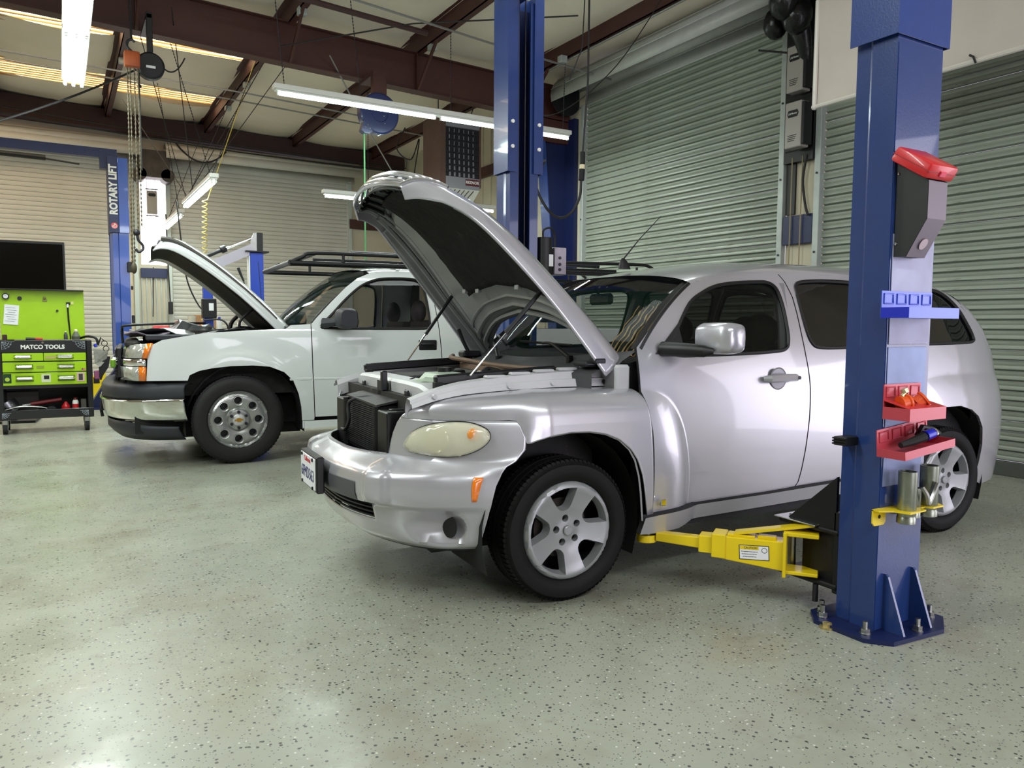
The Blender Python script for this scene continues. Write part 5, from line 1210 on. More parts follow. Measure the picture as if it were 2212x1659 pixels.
M_tseat = mat('dark_brown_seat', '2a2326', .85)
for y in (-.42, .42):
    m = MB(); m.box((1.35, y-.3, .6), (1.85, y+.3, .82), .06, seg=2); m.skin([[V((x, y+w, z)) for x, w in ((1.78+k*.1, -.29), (1.72+k*.1, 0), (1.78+k*.1, .29), (1.92+k*.1, .27), (1.92+k*.1, -.27))] for k, z in ((0, .75), (.6, 1.1), (1, 1.26))]); o = obj('front_seat', m, M_tseat, TK, 60)
    obj('headrest', MB().sphere((1.86, y, 1.36), .12, 16, (.6, 1.1, 1)), mat('grey_brown_headrest', '4a3f49', .7), o, 60)
m = MB(); m.lathe((1.12, -.42, 1.12), (-.85, 0, .45), [(.185, -.014), (.20, 0), (.185, .014), (.172, 0), (.185, -.014)], 26, cap=False); m.tube([(1.12, -.60, 1.12), (1.08, -.42, 1.10), (1.12, -.24, 1.12)], .02); obj('steering_wheel', m, M_int, TK, 60)
m = MB(); m.box((2.36, -.95, .75), (4.62, .95, .80)); m.box((2.36, -.95, .8), (2.40, .95, 1.19)); m.box((4.58, -.95, .5), (4.64, .95, 1.19)); obj('bed_floor', m, M_tw, TK, 0)
m = MB(); m.box((-.6, -.55, .30), (4.6, .55, .55)); obj('chassis', m, M_rub, TK, 0)
# engine bay
m = MB(); m.box((-.85, -.78, .6), (.50, .78, 1.05)); ob = obj('engine_bay', m, M_bay, TK, 0)
m = MB(); m.box((-.70, -.90, 1.08), (.45, -.80, 1.13), .01); m.box((-.70, .80, 1.08), (.45, .90, 1.13), .01); obj('apron_rail', m, M_tdk, TK, kind='stuff')
m = MB(); m.box((-.86, -.82, 1.02), (-.74, .82, 1.08), .02); m.box((-.35, -.3, 1.04), (.3, .35, 1.16), .05, seg=2); m.box((-.7, .3, 1.0), (-.35, .7, 1.15), .04); m.cyl((-.2, -.6, 1.0), (-.2, -.6, 1.14), .10); obj('engine_parts', m, M_bay, TK, kind='stuff')
m = MB(); rows = []
random.seed(11)
for i in range(14):
    rows.append([V((-.82+.09*i, -.72+.16*j, 1.13+.05*sin(i*.8+j)*cos(j*1.3)+random.uniform(0, .03)+(.07 if 4 < i < 9 and 3 < j < 8 else 0))) for j in range(10)])
m.grid(rows); fc = obj('fender_cover', m, mat('creased_black_cover', '1c1d20', .35, noise=.1), TK, 60, label='creased black cover thrown over the engine', solid=.01)
m = MB(); m.grid([[V((-.86+.05*i, -.80+.10*j, 1.135+.02*sin(i+j*.7))) for j in range(6)] for i in range(8)]); obj('grey_cloth', m, mat('mauve_grey_cloth', '6a616c', .6), TK, 60, solid=.01)
m = MB(); m.tube(spline([(-.88, .80, 1.02), (-.885, .80, 1.16), (-.84, .75, 1.20), (-.5, .7, 1.22), (-.1, .65, 1.23)], 6), .013); obj('cover_hoop', m, M_black, TK)
m = MB(); m.box((-.62, .3, 1.14), (-.45, .5, 1.20), .02); obj('red_connector', m, M_red, TK)
# washer pipes
m = MB(); m.tube(spline([(.1, .4, 1.05), (.12, .42, 1.22), (.18, .40, 1.30)], 5), .02); obj('hood_hinge', m, M_black, TK)
m = MB(); m.tube(spline([(.1, -.6, 1.05), (.08, -.62, 1.24), (.2, -.60, 1.36)], 5), .012); obj('hood_hinge', m, M_black, TK)
obj('cowl_panel', MB().box((.45, -.88, 1.16), (.62, .88, 1.21), .01), M_tdk, TK)
obj('antenna_mast', MB().tube([(.50, .80, 1.22), (.46, .82, 1.9)], .004, 6), M_dsteel, TK)
# hood
HC = [((.52, 1.225), .80), ((.3, 1.235), .81), ((0, 1.235), .81), ((-.3, 1.215), .80), ((-.53, 1.18), .785), ((-.68, 1.14), .76), ((-.76, 1.085), .735), ((-.79, 1.03), .72)]
HTR = MX.Translation(V((.52, 0, 1.22))) @ MX.Rotation(rad(43.5), 4, 'Y') @ MX.Translation(V((-.52, 0, -1.22)))
m = MB(); rows = []
cx_ = spline([V((a[0], a[1], w_)) for a, w_ in HC], 3)
for q in cx_:
    r = []
    for j in range(-10, 11):
        v = j/10; r.append(HTR @ V((q.x+.05*v*v*(1 if q.x < 0 else .3), v*q.z, q.y-.035*v*v-(.11 if abs(v) == 1 else (.02 if abs(v) > .85 else 0)))))
    rows.append(r)
m.grid(rows); hd2 = obj('hood', m, M_tw, TK, 50, label='raised white hood', solid=.012)
m = MB(); m.grid([[HTR @ V((q.x+.05*(j/10)**2, j/10*q.z*.96, q.y-.035*(j/10)**2-.08-(.04 if abs(j) < 8 and -.6 < q.x < .4 else 0))) for j in range(-10, 11)] for q in cx_]); obj('hood_liner', m, mat('sooty_hood_underside', '211e1c', .8, noise=.4, nscale=7, dirt='4b443c', dscale=5, dthr=.66), hd2, 50, solid=.006)
for s in (-1, 1): m = MB(); obj('hood_rib', MB().tube([HTR @ V((q.x, s*q.z*.9, q.y-.075)) for q in cx_[2:-3]], .022, 6), mat('grey_underside_rib', '4c4945', .6), hd2)
# rack
RK = obj('ladder_rack', MB().tube([(.515, -.75, 1.787), (.515, .75, 1.787)], .026, 8), M_black, TK, 60, label='black tubular ladder rack')
def rt(nm, pts, r): return obj(nm, MB().tube(pts, r, 8), M_black, RK, 60)
for s in (-1, 1):
    rt('lower_rail', [(.515, s*.75, 1.785), (4.5, s*.75, 1.80)], .024)
    rt('upper_rail', spline([(.515, s*.75, 1.79), (.62, s*.75, 1.84), (.75, s*.75, 1.882), (1.5, s*.75, 1.885), (3.2, s*.75, 1.90), (4.3, s*.75, 1.92), (4.5, s*.75, 1.91), (4.6, s*.75, 1.86), (4.62, s*.75, 1.80)], 4), .018)
    for x in (1.0, 3.4, 4.35): rt('rack_post', [(x, s*.75, 1.80), (x, s*.75, 1.89)], .014)
    for x in (2.5, 4.45): rt('rack_leg', [(x, s*.78, 1.80), (x, s*.90, 1.2)], .022)
rt('top_crossbar', [(.75, -.75, 1.882), (.75, .75, 1.882)], .018)
for x in (1.55, 2.5, 3.4, 4.4): rt('rack_crossbar', [(x, -.75, 1.80), (x, .75, 1.80)], .02)
rt('inner_tube', [(.76, -.55, 1.835), (4.2, -.55, 1.85)], .018)
LD = tag(obj('rack_pipe', MB().tube([(1.35, .3, 1.99), (4.45, .2, 1.97)], .03, 10), M_dsteel, smooth=60), 'dark pipe lying along the top of the black ladder rack', 'pipe'); LD.location = (1.3763, 7.9007, 0); LD.rotation_euler.z = rad(-4)
# truck wheels
def truck_cover():
    N_ = 60; R = .255; out = [(R*cos(2*pi*i/N_), R*sin(2*pi*i/N_)) for i in range(N_)]
    holes = [[(.168*cos(a)+.034*cos(t)*1.0, .168*sin(a)+.034*sin(t)) for t in [2*pi*i/14 for i in range(14)]] for a in [rad(90+45*k) for k in range(8)]]
    vs, F = tri2(out, holes, .016, [(r*cos(2*pi*k/60), r*sin(2*pi*k/60)) for r in (.078, .086, .096, .104, .214, .228, .237, .246) for k in range(60)]); H = lambda x, z: -itp([(0, .03), (.085, .03), (.10, .005), (.13, .012), (.2, .016), (.23, .0), (.245, .018), (.255, .01)], math.hypot(x, z))
    m = MB(); m.add([V((x, H(x, z), z)) for x, z in vs], F)
    for l in holes:
        cx = sum(p[0] for p in l)/14; cz = sum(p[1] for p in l)/14
        P = [V((cx+(x-cx)*1.32, H(x, z)-.002, cz+(z-cz)*1.32)) for x, z in l]+[V((x, H(x, z)+.004, z)) for x, z in l]+[V((cx+(x-cx)*.85, H(x, z)+.05, cz+(z-cz)*.85)) for x, z in l]
        m.add(P, [(i, (i+1) % 14, (i+1) % 14+14, i+14) for i in range(14)]+[(i+14, (i+1) % 14+14, (i+1) % 14+28, i+28) for i in range(14)])
    return m
wt0 = None
for x, s in ((.015, -1), (3.66, -1), (.015, 1), (3.66, 1)):
    if wt0 is None:
        wt0 = obj('tyre', tire(.388, .245, .252), M_tire, TK, 40); wt0.location = (x, -.83, .388)
        K = [obj('tyre_tread', tread(.388, .245, 72), M_tire, wt0, 20, kind='stuff')]
        c_ = obj('steel_wheel', truck_cover(), mat('scuffed_silver_wheel', 'a8a9a9', .3, .75, noise=.08), wt0, 40); c_.location = (0, -.085, 0); K.append(c_)
        cc_ = obj('centre_cap', MB().lathe((0, 0, 0), (0, -1, 0), [(0, .012), (.04, .011), (.052, .004), (.055, -.012)], 24), mat('pale_cap', 'c9cacb', .35, .3), wt0); cc_.location = (0, -.125, 0); K.append(cc_)
        m = MB(); m.skin([[V((a, y, b)) for a, b in ((-.038, -.010), (-.015, -.010), (-.015, -.017), (.018, -.017), (.018, -.006), (.038, -.006), (.034, .010), (.015, .010), (.015, .017), (-.018, .017), (-.018, .006), (-.034, .006))] for y in (-.139, -.135)]); K.append(obj('gold_emblem', m, mat('gold_emblem', 'b58a3a', .3, .6), wt0, 0))
        m = MB()
        for k in range(6): a = rad(30+60*k); m.cyl((.070*cos(a), -.115, .070*sin(a)), (.070*cos(a), -.145, .070*sin(a)), .013, n=10)
        K.append(obj('lug_nuts', m, M_dsteel, wt0, kind='stuff'))
        K.append(obj('brake_disc', MB().cyl((0, -.03, 0), (0, 0, 0), .20, n=24), M_dsteel, wt0))
    else:
        w1_ = inst('tyre', wt0, TK, (x, s*.83, .388), (0, 0, pi if s > 0 else 0))
        for k_ in K: inst(k_.name.split('.')[0], k_, w1_, k_.location)

# =====================================================================
# lights and things under the roof
# =====================================================================
def chain(par, p, q, r=.006, n=None, m=None, name='hanging_chain'):
    p, q = V(p), V(q); L = (q-p).length; n = n or max(4, int(L/(r*5))); k = n*4
    return obj(name, MB().tube([p.lerp(q, i/k) for i in range(k+1)], [r*(1.0 if i % 4 in (1, 2) else .45) for i in range(k+1)], 5), m or M_dsteel, par)
def fixture(label, p, ax, L, secs=1, ntube=1, hangs=(), w=.115, sp=.045):
    """strip light from p along ax (0=x, 1=y)"""
    t = thing('strip_light', label, 'light', p); d = V((1, 0, 0)) if ax == 0 else V((0, 1, 0)); n = V((0, 1, 0)) if ax == 0 else V((1, 0, 0))
    def bx(a, b, s0, s1, z0, z1, bev=.006):
        P, Q = d*a+n*s0+V((0, 0, z0)), d*b+n*s1+V((0, 0, z1)); return MB().box(P, Q, bev)
    h = obj('housing', bx(0, L, -w/2, w/2, 0, .055), M_wht, t)
    obj('reflector', bx(.02, L-.02, -w*.36, w*.36, -.022, .0), M_wht, t)
    for i in range(secs):
        a, b = L*i/secs+.05, L*(i+1)/secs-.03
        for k in range(ntube):
            s = (k-(ntube-1)/2)*sp
            q = obj('tube', MB().cyl(d*a+n*s+V((0, 0, -.045)), d*b+n*s+V((0, 0, -.045)), .017, n=10), M_tube, t)
            for e in (a, b): obj('lamp_holder', MB().box(d*(e-.012)+n*(s-.014)+V((0, 0, -.066)), d*(e+.012)+n*(s+.014)+V((0, 0, -.02)), .003), M_wht, q)
    for a, top in hangs: chain(t, d*a+V((0, 0, .055)), V(top)-V(p), .007)
    return t
fixture('long fluorescent strip light hanging below the big rafter, behind the near wagon\'s raised hood', (2.10, 8.75, 3.79), 0, 3.93, 2, 1, ((.12, (2.05, 8.55, 5.05)), (3.82, (5.95, 8.75, 4.88)), (1.0, (2.97, 8.75, 5.02)), (2.15, (4.25, 8.75, 4.95))))
fixture('fluorescent strip light with three bright tubes at the top left, pointing away down the aisle', (.215, 6.2, 3.80), 1, 3.45, 2, 3, ((.3, (.2, 6.5, 5.0)), (3.2, (.25, 9.4, 5.0))), .22, .078)
fixture('short strip light hanging by wires high above the white pickup\'s raised hood', (1.78, 10.6, 3.10), 1, 2.6, 1, 2, ((.2, (2.45, 11.0, 4.85)), (2.4, (2.46, 12.6, 4.85)), (.25, (1.2, 10.4, 4.9)), (2.3, (1.0, 14.2, 4.85))))
fixture('farther short strip light in line behind, nearest the back doors', (1.80, 13.9, 3.06), 1, 2.1, 1, 2, ((.2, (1.4, 13.0, 4.85)), (1.9, (2.45, 15.6, 4.85))))
fixture('strip light low behind the silver wagon\'s raised hood, near the back corner', (3.52, 11.7, 3.22), 0, 3.0, 2, 1, ((.73, (4.25, 11.7, 4.95)), (2.43, (5.95, 11.7, 4.88))))

# hose reels
t = thing('hose_reel', 'round black hose reel hanging under the rafter at the upper left', 'reel', (.93, 9.25, 3.96))
m = MB(); m.lathe((0, -.06, 0), (0, 1, 0), [(0, 0), (.12, 0), (.14, .015), (.14, .10), (.12, .115), (0, .115)], 30); obj('drum', m, M_black, t)
obj('drum_label', MB().box((-.045, -.064, -.03), (.045, -.061, -.005)), M_paper, t, 0)
hm = MB(); hm.box((-.03, -.03, .13), (.03, .03, .56), .005); hm.box((-.03, -.03, .50), (.03, .60, .54)); obj('hanger', hm, M_black, t)
obj('cord_ball', MB().sphere((-.11, 0, -.22), .022, 12), M_black, t, 60); obj('drop_cord', MB().tube([(-.11, 0, -.06), (-.11, 0, -1.1)], .006, 6), M_wire, t)
obj('feed_cord', MB().tube(sag((.14, 0, 0), (.36, .1, .18), .08), .008, 6), M_wire, t)
t = thing('hose_reel', 'large round blue hose reel hanging below the rafter beside the long strip light', 'reel', (3.57, 9.45, 3.88))
m = MB(); m.lathe((0, -.07, 0), (0, 1, 0), [(0, .01), (.10, .01), (.11, 0), (.235, 0), (.255, .015), (.255, .13), (.235, .145), (0, .145)], 36); obj('drum', m, mat('dark_blue_reel', '16214f', .35, coat=.4), t)
m = MB(); m.prism([(-.21, -.10), (-.10, -.24), (-.14, -.27), (-.21, -.27), (-.25, -.24)], 1, -.085, .02); obj('hose_guide', m, mat('dark_blue_reel', '1b2a66', .35), t)
for x, z in ((-.17, -.17), (-.2, -.2), (-.14, -.21), (0, .03), (.05, -.03), (.06, -.12)): obj('rivet', MB().sphere((x, -.09 if x < -.1 else -.075, z), .008, 8), M_steel, t)
hm = MB(); hm.box((-.08, -.05, .24), (.10, .05, .48), .008); hm.box((-.08, -.05, .47), (.10, .45, .525)); obj('hanger_bracket', hm, M_brown, t)
obj('green_hose', MB().tube([(-.20, -.04, -.25), (-.195, -.03, -1.0), (-.18, 0, -2.2)], .010, 8), mat('green_hose', '3d7a4a', .5), t, label='green hose hanging straight down')

# chain hoist
t = thing('chain_hoist', 'orange chain hoist with long hanging chains at the left', 'hoist', (.735, 9.0, 3.95))
M_hor = mat('rusty_orange_hoist', '9c4a24', .5, .2, noise=.2)
m = MB(); m.box((-.075, -.05, -.10), (.075, .05, .06), .02, seg=2); obj('hoist_body', m, M_hor, t)
obj('hook_top', MB().tube(spline([(0, 0, .06), (-.04, 0, .10), (-.04, 0, .15), (0, 0, .18), (.03, 0, .16)], 4), .013), M_dsteel, t); obj('suspension', MB().tube([(0, 0, .17), (0, .05, .60)], .012), M_dsteel, t)
M_ch = mat('old_chain', '57503f', .6, .6)
for x, z0 in ((-.045, -2.2), (-.02, -2.1), (.02, -1.75), (.055, -1.72)): chain(t, (x, 0, -.1), (x-.01, 0, z0), .009, m=M_ch)
m = MB(); m.sphere((-.005, 0, -1.78), .035, 10); m.tube(spline([(.0, 0, -1.80), (.01, 0, -1.86), (.045, 0, -1.90), (.05, 0, -1.95), (.01, 0, -1.98), (-.02, 0, -1.95)], 4), .014); obj('load_hook', m, M_dsteel, t, kind='stuff')
m = MB(); m.sphere((-.04, 0, -2.15), .03, 10, (1, 1, 2)); obj('chain_bag', m, M_ch, t, kind='stuff')

# unit heater
t = thing('unit_heater', 'grey unit heater with black louvres and a red name plate hanging near the corner', 'heater', (5.15, 11.0, 3.42))
m = MB(); m.box((.10, .02, -.05), (.70, .60, 1.02)); obj('heater_case', m, mat('heater_dark_case', '1d1c22', .6), t, 0)
obj('side_panel', MB().box((0, -.02, -.02), (.10, .62, 1.05), .004), mat('brown_heater_side', '5c4339', .6, noise=.15), t, label='brown side panel')
obj('side_panel', MB().box((.69, -.02, -.02), (.72, .62, 1.05), .004), mat('brown_heater_side', '5c4339', .6), t)
M_hg = mat('heater_grey', '8c8b90', .45, .2)
obj('top_panel', MB().box((.10, -.02, .88), (.69, .02, 1.05)), M_hg, t, 0); obj('bottom_panel', MB().box((.10, -.02, -.06), (.69, .02, .12)), M_hg, t, 0)
for k in range(7): obj('horizontal_louvre', MB().box((.10, -.012, .19+k*.10), (.69, .0, .20+k*.10)), mat('louvre_black', '2a2930', .5), t, 0)
for i in range(6):
    for k in range(8): obj('vertical_louvre', MB().box((.165+i*.083, .0, .13+k*.095), (.165+i*.083+.012+.018*max(0, 4-k)/4, .012, .19+k*.095)), M_hg, t, 0)
m = MB(); m.prism([(-.02, -.06), (.02, -.06), (.34, -.28), (.30, -.28)], 0, .10, .69); o = obj('deflector', m, M_wht, t, 0); 
for i in range(6): obj('deflector_slot', MB().tube([(.18+i*.08, -.03, -.08), (.14+i*.08, .14, -.19)], .006, 4), M_black, t, 0)
obj('name_plate', MB().box((.44, -.026, .0), (.68, -.02, .10)), mat('dark_red_plate', '5a1c22', .5), t, 0)
text('name_text', 'REZNOR', .062, M_wht, t, (.56, -.028, .05), (rad(90), 0, 0), .001, bold=.002, sx=.95)
for x in (.12, .80): obj('hanger_rod', MB().cyl((min(x, .66), .3, 1.05), (x, .3, 1.50), .008, n=6), M_dsteel, t)

# overhead conduit and wires, each one its own
def cable(nm, label, pts, r, mt, cat='cable', n=6, grp=None):
    b = V(pts[0]); o = obj(nm, MB().tube([V(p)-b for p in pts], r, n), mt, smooth=60, loc=b); tag(o, label, cat, grp); return o
cable('conduit', 'upper of the two dark conduits running from the left edge to the blue hose reel', [(-1.2, 12.15, 4.74), (2.6, 12.45, 4.74), (4.4, 12.6, 4.70)], .012, M_cond, 'conduit')
cable('conduit', 'lower of the two dark conduits running from the left edge past the blue hose reel', [(-1.2, 12.45, 4.72), (2.6, 12.85, 4.72), (6.4, 13.0, 4.60)], .012, M_cond, 'conduit')
cable('conduit', 'silver conduit crossing near the top centre in front of the rafter', [(2.2, 8.05, 4.68), (4.6, 8.37, 4.62), (6.6, 8.6, 4.58)], .013, M_cond, 'conduit')
cable('roof_pipe', 'dark brown capped pipe crossing near the top centre beside the silver conduit', [(1.6, 8.35, 4.69), (3.85, 8.56, 4.65)], .032, M_dbrown, 'pipe', 10)
cable('conduit', 'silver conduit fixed along the purlin behind the far blue lift post', [(5.98, 10.0, 4.76), (5.98, 8.6, 4.77), (5.98, 3.0, 4.77)], .014, M_cond, 'conduit')
for k, (z, dz, lb) in enumerate(((4.66, .10, 'topmost of the sagging dark wires along the back beam'), (4.58, .16, 'middle of the sagging dark wires along the back beam'), (4.52, .12, 'lowest of the sagging dark wires along the back beam'))):
    cable('roof_wire', lb, sag((-2.5, 15.8-.1*k, z+.34), (6.6, 15.8-.1*k, z-.05), dz, 16), .012, M_wire)
cable('roof_wire', 'dark wire drooping from the upper left edge up to the hoist purlin', sag((-1.2, 9.5, 2.95), (.9, 10.2, 4.2), .08), .012, M_wire)
cable('roof_wire', 'pale cord slanting down from the long strip light past the blue reel', [(3.0, 9.6, 4.55), (3.9, 10.6, 3.9), (4.8, 11.6, 3.35)], .010, M_cond)
cable('roof_wire', 'dark cross brace cord slanting over the rafter near the top centre', [(2.4, 9.6, 4.55), (3.6, 8.4, 4.66), (5.2, 7.4, 4.74)], .009, M_wire)
cable('roof_wire', 'dark wire loop hanging left of the heater', spline([(5.0, 12.0, 4.45), (4.85, 12, 4.1), (5.1, 12, 3.95), (5.25, 12, 4.3), (5.15, 12.0, 3.6), (5.3, 12, 3.5)], 6), .010, M_wire)
cable('roof_wire', 'dark wire loop hanging by the back door hood at the left', sag((2.0, 15.9, 4.6), (2.9, 15.9, 4.55), .28), .016, M_wire)
cable('roof_wire', 'thin dark cord falling from the roof in front of the near roll-up door hood', spline([(5.9, 6.6, 5.0), (5.6, 7.2, 4.2), (5.2, 7.8, 3.75), (5.1, 8.6, 3.95), (5.2, 9.0, 4.1)], 6), .006, M_wire)
for k, (a, b) in enumerate((((.9, 10.5, 4.9), (1.9, 14.0, 3.3)), ((1.2, 9.6, 4.75), (1.9, 13.2, 3.2)), ((2.5, 10.4, 4.8), (1.78, 13.4, 3.15)), ((2.9, 11.2, 4.9), (1.8, 13.0, 3.15)))):
    cable('stay_wire', ['thin stay wire rising furthest left from the short strip lights', 'thin stay wire second from the left above the short strip lights', 'thin stay wire slanting right up to the skylight purlin above the short strip lights', 'thin stay wire slanting furthest right above the short strip lights'][k], [a, b], .006, M_wire, grp='stay wires of the short strip lights')
for k, (x, y) in enumerate(((2.60, 12.5), (.90, 12.5), (2.6, 14.0), (5.9, 8.75), (2.58, 9.3), (4.3, 9.4))):
    z = zroof(x)-.09; o = obj('junction_box', MB().box((-.05, -.05, 0), (.05, .05, .09), .006), M_galv, loc=(x, y, z))
    tag(o, ['grey junction box on the purlin at the right end of the skylights', 'grey junction box on the purlin behind the chain hoist', 'grey junction box farther back on the purlin at the right end of the skylights', 'grey junction box on the purlin behind the far blue lift post', 'grey junction box where the second purlin meets the rafter, top left of centre', 'grey junction box on the rafter below the capped brown pipe'][k], 'junction box')
# yellow coil hose and drop cords behind the pickup
m = MB(); n_ = 26*10; m.tube([(1.80+.035*cos(2*pi*i/10)-.05*(i/n_), 11.5+.035*sin(2*pi*i/10), 2.95-1.85*(i/n_)) for i in range(n_)], .006, 5)
m.tube([(1.835, 11.5, 2.94), (2.5, 11.5, 4.9)], .006, 5); tag(obj('coil_hose', m, mat('yellow_coil_hose', 'c7b24a', .5)), 'thin yellow coiled air hose hanging behind the white pickup\'s hood', 'hose')
cable('drop_cord', 'dark drop cord with a white plug looping beside the yellow coil hose', spline([(1.45, 11.6, 2.9), (1.52, 11.6, 2.1), (1.58, 11.6, 1.75), (1.72, 11.6, 1.45), (1.80, 11.5, 1.42)], 6), .010, M_wire)
# twist lock drop cord
t = thing('drop_cord', 'heavy black cord with a locking connector hanging before the blue frame column', 'cord', (4.57, 6.4, 2.77))
obj('upper_cord', MB().tube([(.06, 0, 2.0), (.055, 0, .9), (.0, 0, .18)], .010), M_wire, t); obj('thin_cord', MB().tube([(.02, 0, 2.0), (-.02, 0, 1.2), (-.10, .1, .9)], .006), M_wire, t)
m = MB(); m.cyl((0, 0, .06), (0, 0, .19), .026, n=14); m.cyl((-.012, 0, -.09), (-.004, 0, .02), .030, n=14); obj('connector', m, M_rub, t, kind='stuff')
obj('connector_band', MB().cyl((-.002, 0, .02), (0, 0, .065), .027, n=14), mat('ivory_band', 'cfc3a0', .5), t)
obj('lower_cord', MB().tube(spline([(-.012, 0, -.09), (-.03, 0, -.26), (-.13, 0, -.42), (-.28, 0, -.48), (-.43, 0, -.39), (-.55, 0, -.17), (-.64, -.3, -.02)], 6), .014), M_wire, t)

# roll-up door operators between the doors
def operator(label, p, face):   # face 'y' panel looks to -x, 'x' looks to -y
    t = thing('door_operator', label, 'door operator', p)
    if face == 'y':
        obj('cover', MB().box((-.13, -.10, 0), (0, .10, .46), .008), mat('operator_grey', '9d9892', .45, .1), t)
        obj('side_plate', MB().box((-.125, -.135, .02), (.0, -.10, .44), .004), M_black, t)
        m = MB(); m.skin([[V((-.131, y, z)) for y, z in ((.07, .34), (.055, .375), (-.055, .375), (-.07, .34), (-.055, .305), (.055, .305))], [V((-.134, y, z)) for y, z in ((.07, .34), (.055, .375), (-.055, .375), (-.07, .34), (-.055, .305), (.055, .305))]]); obj('hex_badge', m, M_black, t, 0)
        text('badge_text', 'LiftMaster', .028, M_wht, t, (-.136, 0, .34), (rad(90), 0, rad(-90)), .0006)
        for k in range(4): obj('warning_line', MB().box((-.1315, -.05+.008*k, .12-.018*k), (-.130, .06, .127-.018*k)), M_black, t, 0)
        for z in (-.03, .48): obj('frame_rod', MB().tube([(-.10, -.10, z), (-.10, .10, z)], .008), M_black, t)
    else:
        obj('cover', MB().box((-.09, -.13, 0), (.09, 0, .44), .008), mat('operator_grey', '9d9892', .45, .1), t)
        m = MB(); m.skin([[V((x, y, z)) for x, z in ((-.07, .36), (-.05, .39), (.05, .39), (.07, .36), (.05, .33), (-.05, .33))] for y in (-.131, -.134)]); obj('hex_badge', m, M_black, t, 0)
        for z in (-.04, .46): obj('frame_rod', MB().box((-.11, -.10, z), (.11, -.08, z+.02)), M_black, t)
    return t
operator('upper grey door operator box with a black hexagonal badge, between the two near roll-up doors', (6.66, 5.47, 3.62), 'y')
operator('lower grey door operator box with a red mark, between the two near roll-up doors', (6.66, 5.47, 3.06), 'y')
obj('red_mark', MB().box((6.528, 5.40, 3.47), (6.529, 5.43, 3.50)), M_red, None)
bpy.data.objects.remove(bpy.data.objects['red_mark'])
operator('grey door operator box on the pillar between the two back roll-up doors', (1.60, 16.39, 3.30), 'x')
m = MB(); m.box((6.70, 5.345, 2.95), (6.775, 5.715, 4.9)); tag(obj('recess_dark_sheet', m, M_black, smooth=0), 'black sheet for the dark recess behind the two operators between the near roll-up doors', 'dark sheet')  # black sheet added to paint the recess between the doors dark
m = MB(); m.box((6.755, 5.60, 2.42), (6.778, 5.715, 2.95)); tag(obj('recess_shade_strip', m, M_black, smooth=0), 'black strip for the shaded recess below the operators beside the near roll-up door rail', 'shade strip')  # black strip painted in for the shade of the recess
obj('girt', MB().box((6.72, 5.345, 2.10), (6.776, 5.715, 2.40), .003), M_nblue, WR, label='navy girt')
for y, lb in ((5.60, 'left of the two thin ropes hanging between the near roll-up doors'), (5.47, 'right of the two thin ropes hanging between the near roll-up doors')):
    cable('pull_rope', lb, [(6.70, y, 3.0), (6.70, y+.01, 1.2)], .007, mat('tan_rope', '8d8264', .8), 'rope')
cable('power_cable', 'black bowed cable below the operators between the near roll-up doors', spline([(6.70, 5.42, 3.0), (6.69, 5.45, 2.75), (6.70, 5.42, 2.5), (6.70, 5.38, 2.38)], 5), .014, M_wire)
m = MB(); random.seed(5)
for k in range(7): m.sphere((6.35+random.uniform(-.12, .12), 5.45+random.uniform(-.16, .20), 4.45+random.uniform(-.15, .3)), random.uniform(.10, .17), 10, (1, .9, 1.2))
m.tube([(6.4, 5.4, 4.4), (6.5, 5.35, 4.1), (6.6, 5.38, 3.9)], [.14, .09, .05], 8)
o = obj('black_bag_cover', m, mat('crumpled_black_plastic', '0d0d0e', .3, bump=.8, bscale=14), smooth=60); tag(o, 'crumpled black plastic wrapped over the drive gear above the operators', 'plastic cover')
cable('drive_chain', 'dark chain slanting down from the black plastic to the upper operator', [(6.42, 5.85, 4.12), (6.58, 5.60, 4.05)], .010, M_wire, 'chain')
# drive gear on back pillar
m = MB(); m.box((1.36, 16.0, 3.95), (1.90, 16.35, 4.45)); m.cyl((1.38, 16.0, 4.0), (1.38, 16.35, 4.0), .12, n=16); m.cyl((1.86, 16.0, 4.0), (1.86, 16.35, 4.0), .12, n=16)
tag(obj('drive_gear', m, mat('dirty_grey_gear', '3e3a36', .6, .3, noise=.3)), 'dark drive gear above the operator on the pillar between the back doors', 'gear')
cable('drop_cord', 'dark cord with a hanging switch on the pillar between the back doors', [(1.82, 16.15, 3.3), (1.84, 16.15, 2.2), (1.86, 16.15, 1.62)], .012, M_wire, 'cord')
m = MB(); m.box((1.82, 16.1, 1.40), (1.90, 16.16, 1.64), .008); tag(obj('pendant_switch', m, M_black), 'black pendant switch box on the rail right of the pillar between the back doors', 'switch')
cable('drop_cord', 'thin cord hanging down the grey panel between the back doors', [(1.60, 16.365, 2.3), (1.57, 16.365, 1.35)], .008, M_wire, 'cord')

# white framed screen at upper right
t = thing('hanging_screen', 'white fabric screen on a pale pipe frame hanging before the right roll-up door', 'screen', (5.9, 4.70, 3.19))
m = MB(); rows = []
for i in range(13):
    rows.append([V((.015*sin(i*.9+j*.6)-.01*sin(pi*j/8)*(1 if i < 3 else .3), -3.7*i/12, .015+1.0*j/8-(.05*math.exp(-i*1.2) if j == 8 else 0))) for j in range(9)])
m.grid(rows); obj('screen_fabric', m, mat('off_white_fabric', 'bdb3ab', .75, noise=.04, nscale=3), t, 80)
M_pvc = mat('pale_pvc_pipe', 'c9c3bb', .4)
obj('frame_pipe', MB().tube([(-.012, 0, 0), (-.012, 0, .92)], .020), M_pvc, t); obj('frame_pipe', MB().tube([(-.012, 0, 0), (-.012, -3.7, 0)], .020), M_pvc, t); obj('frame_pipe', MB().tube([(-.012, 0, .92), (-.012, -3.7, .98)], .018), M_pvc, t)
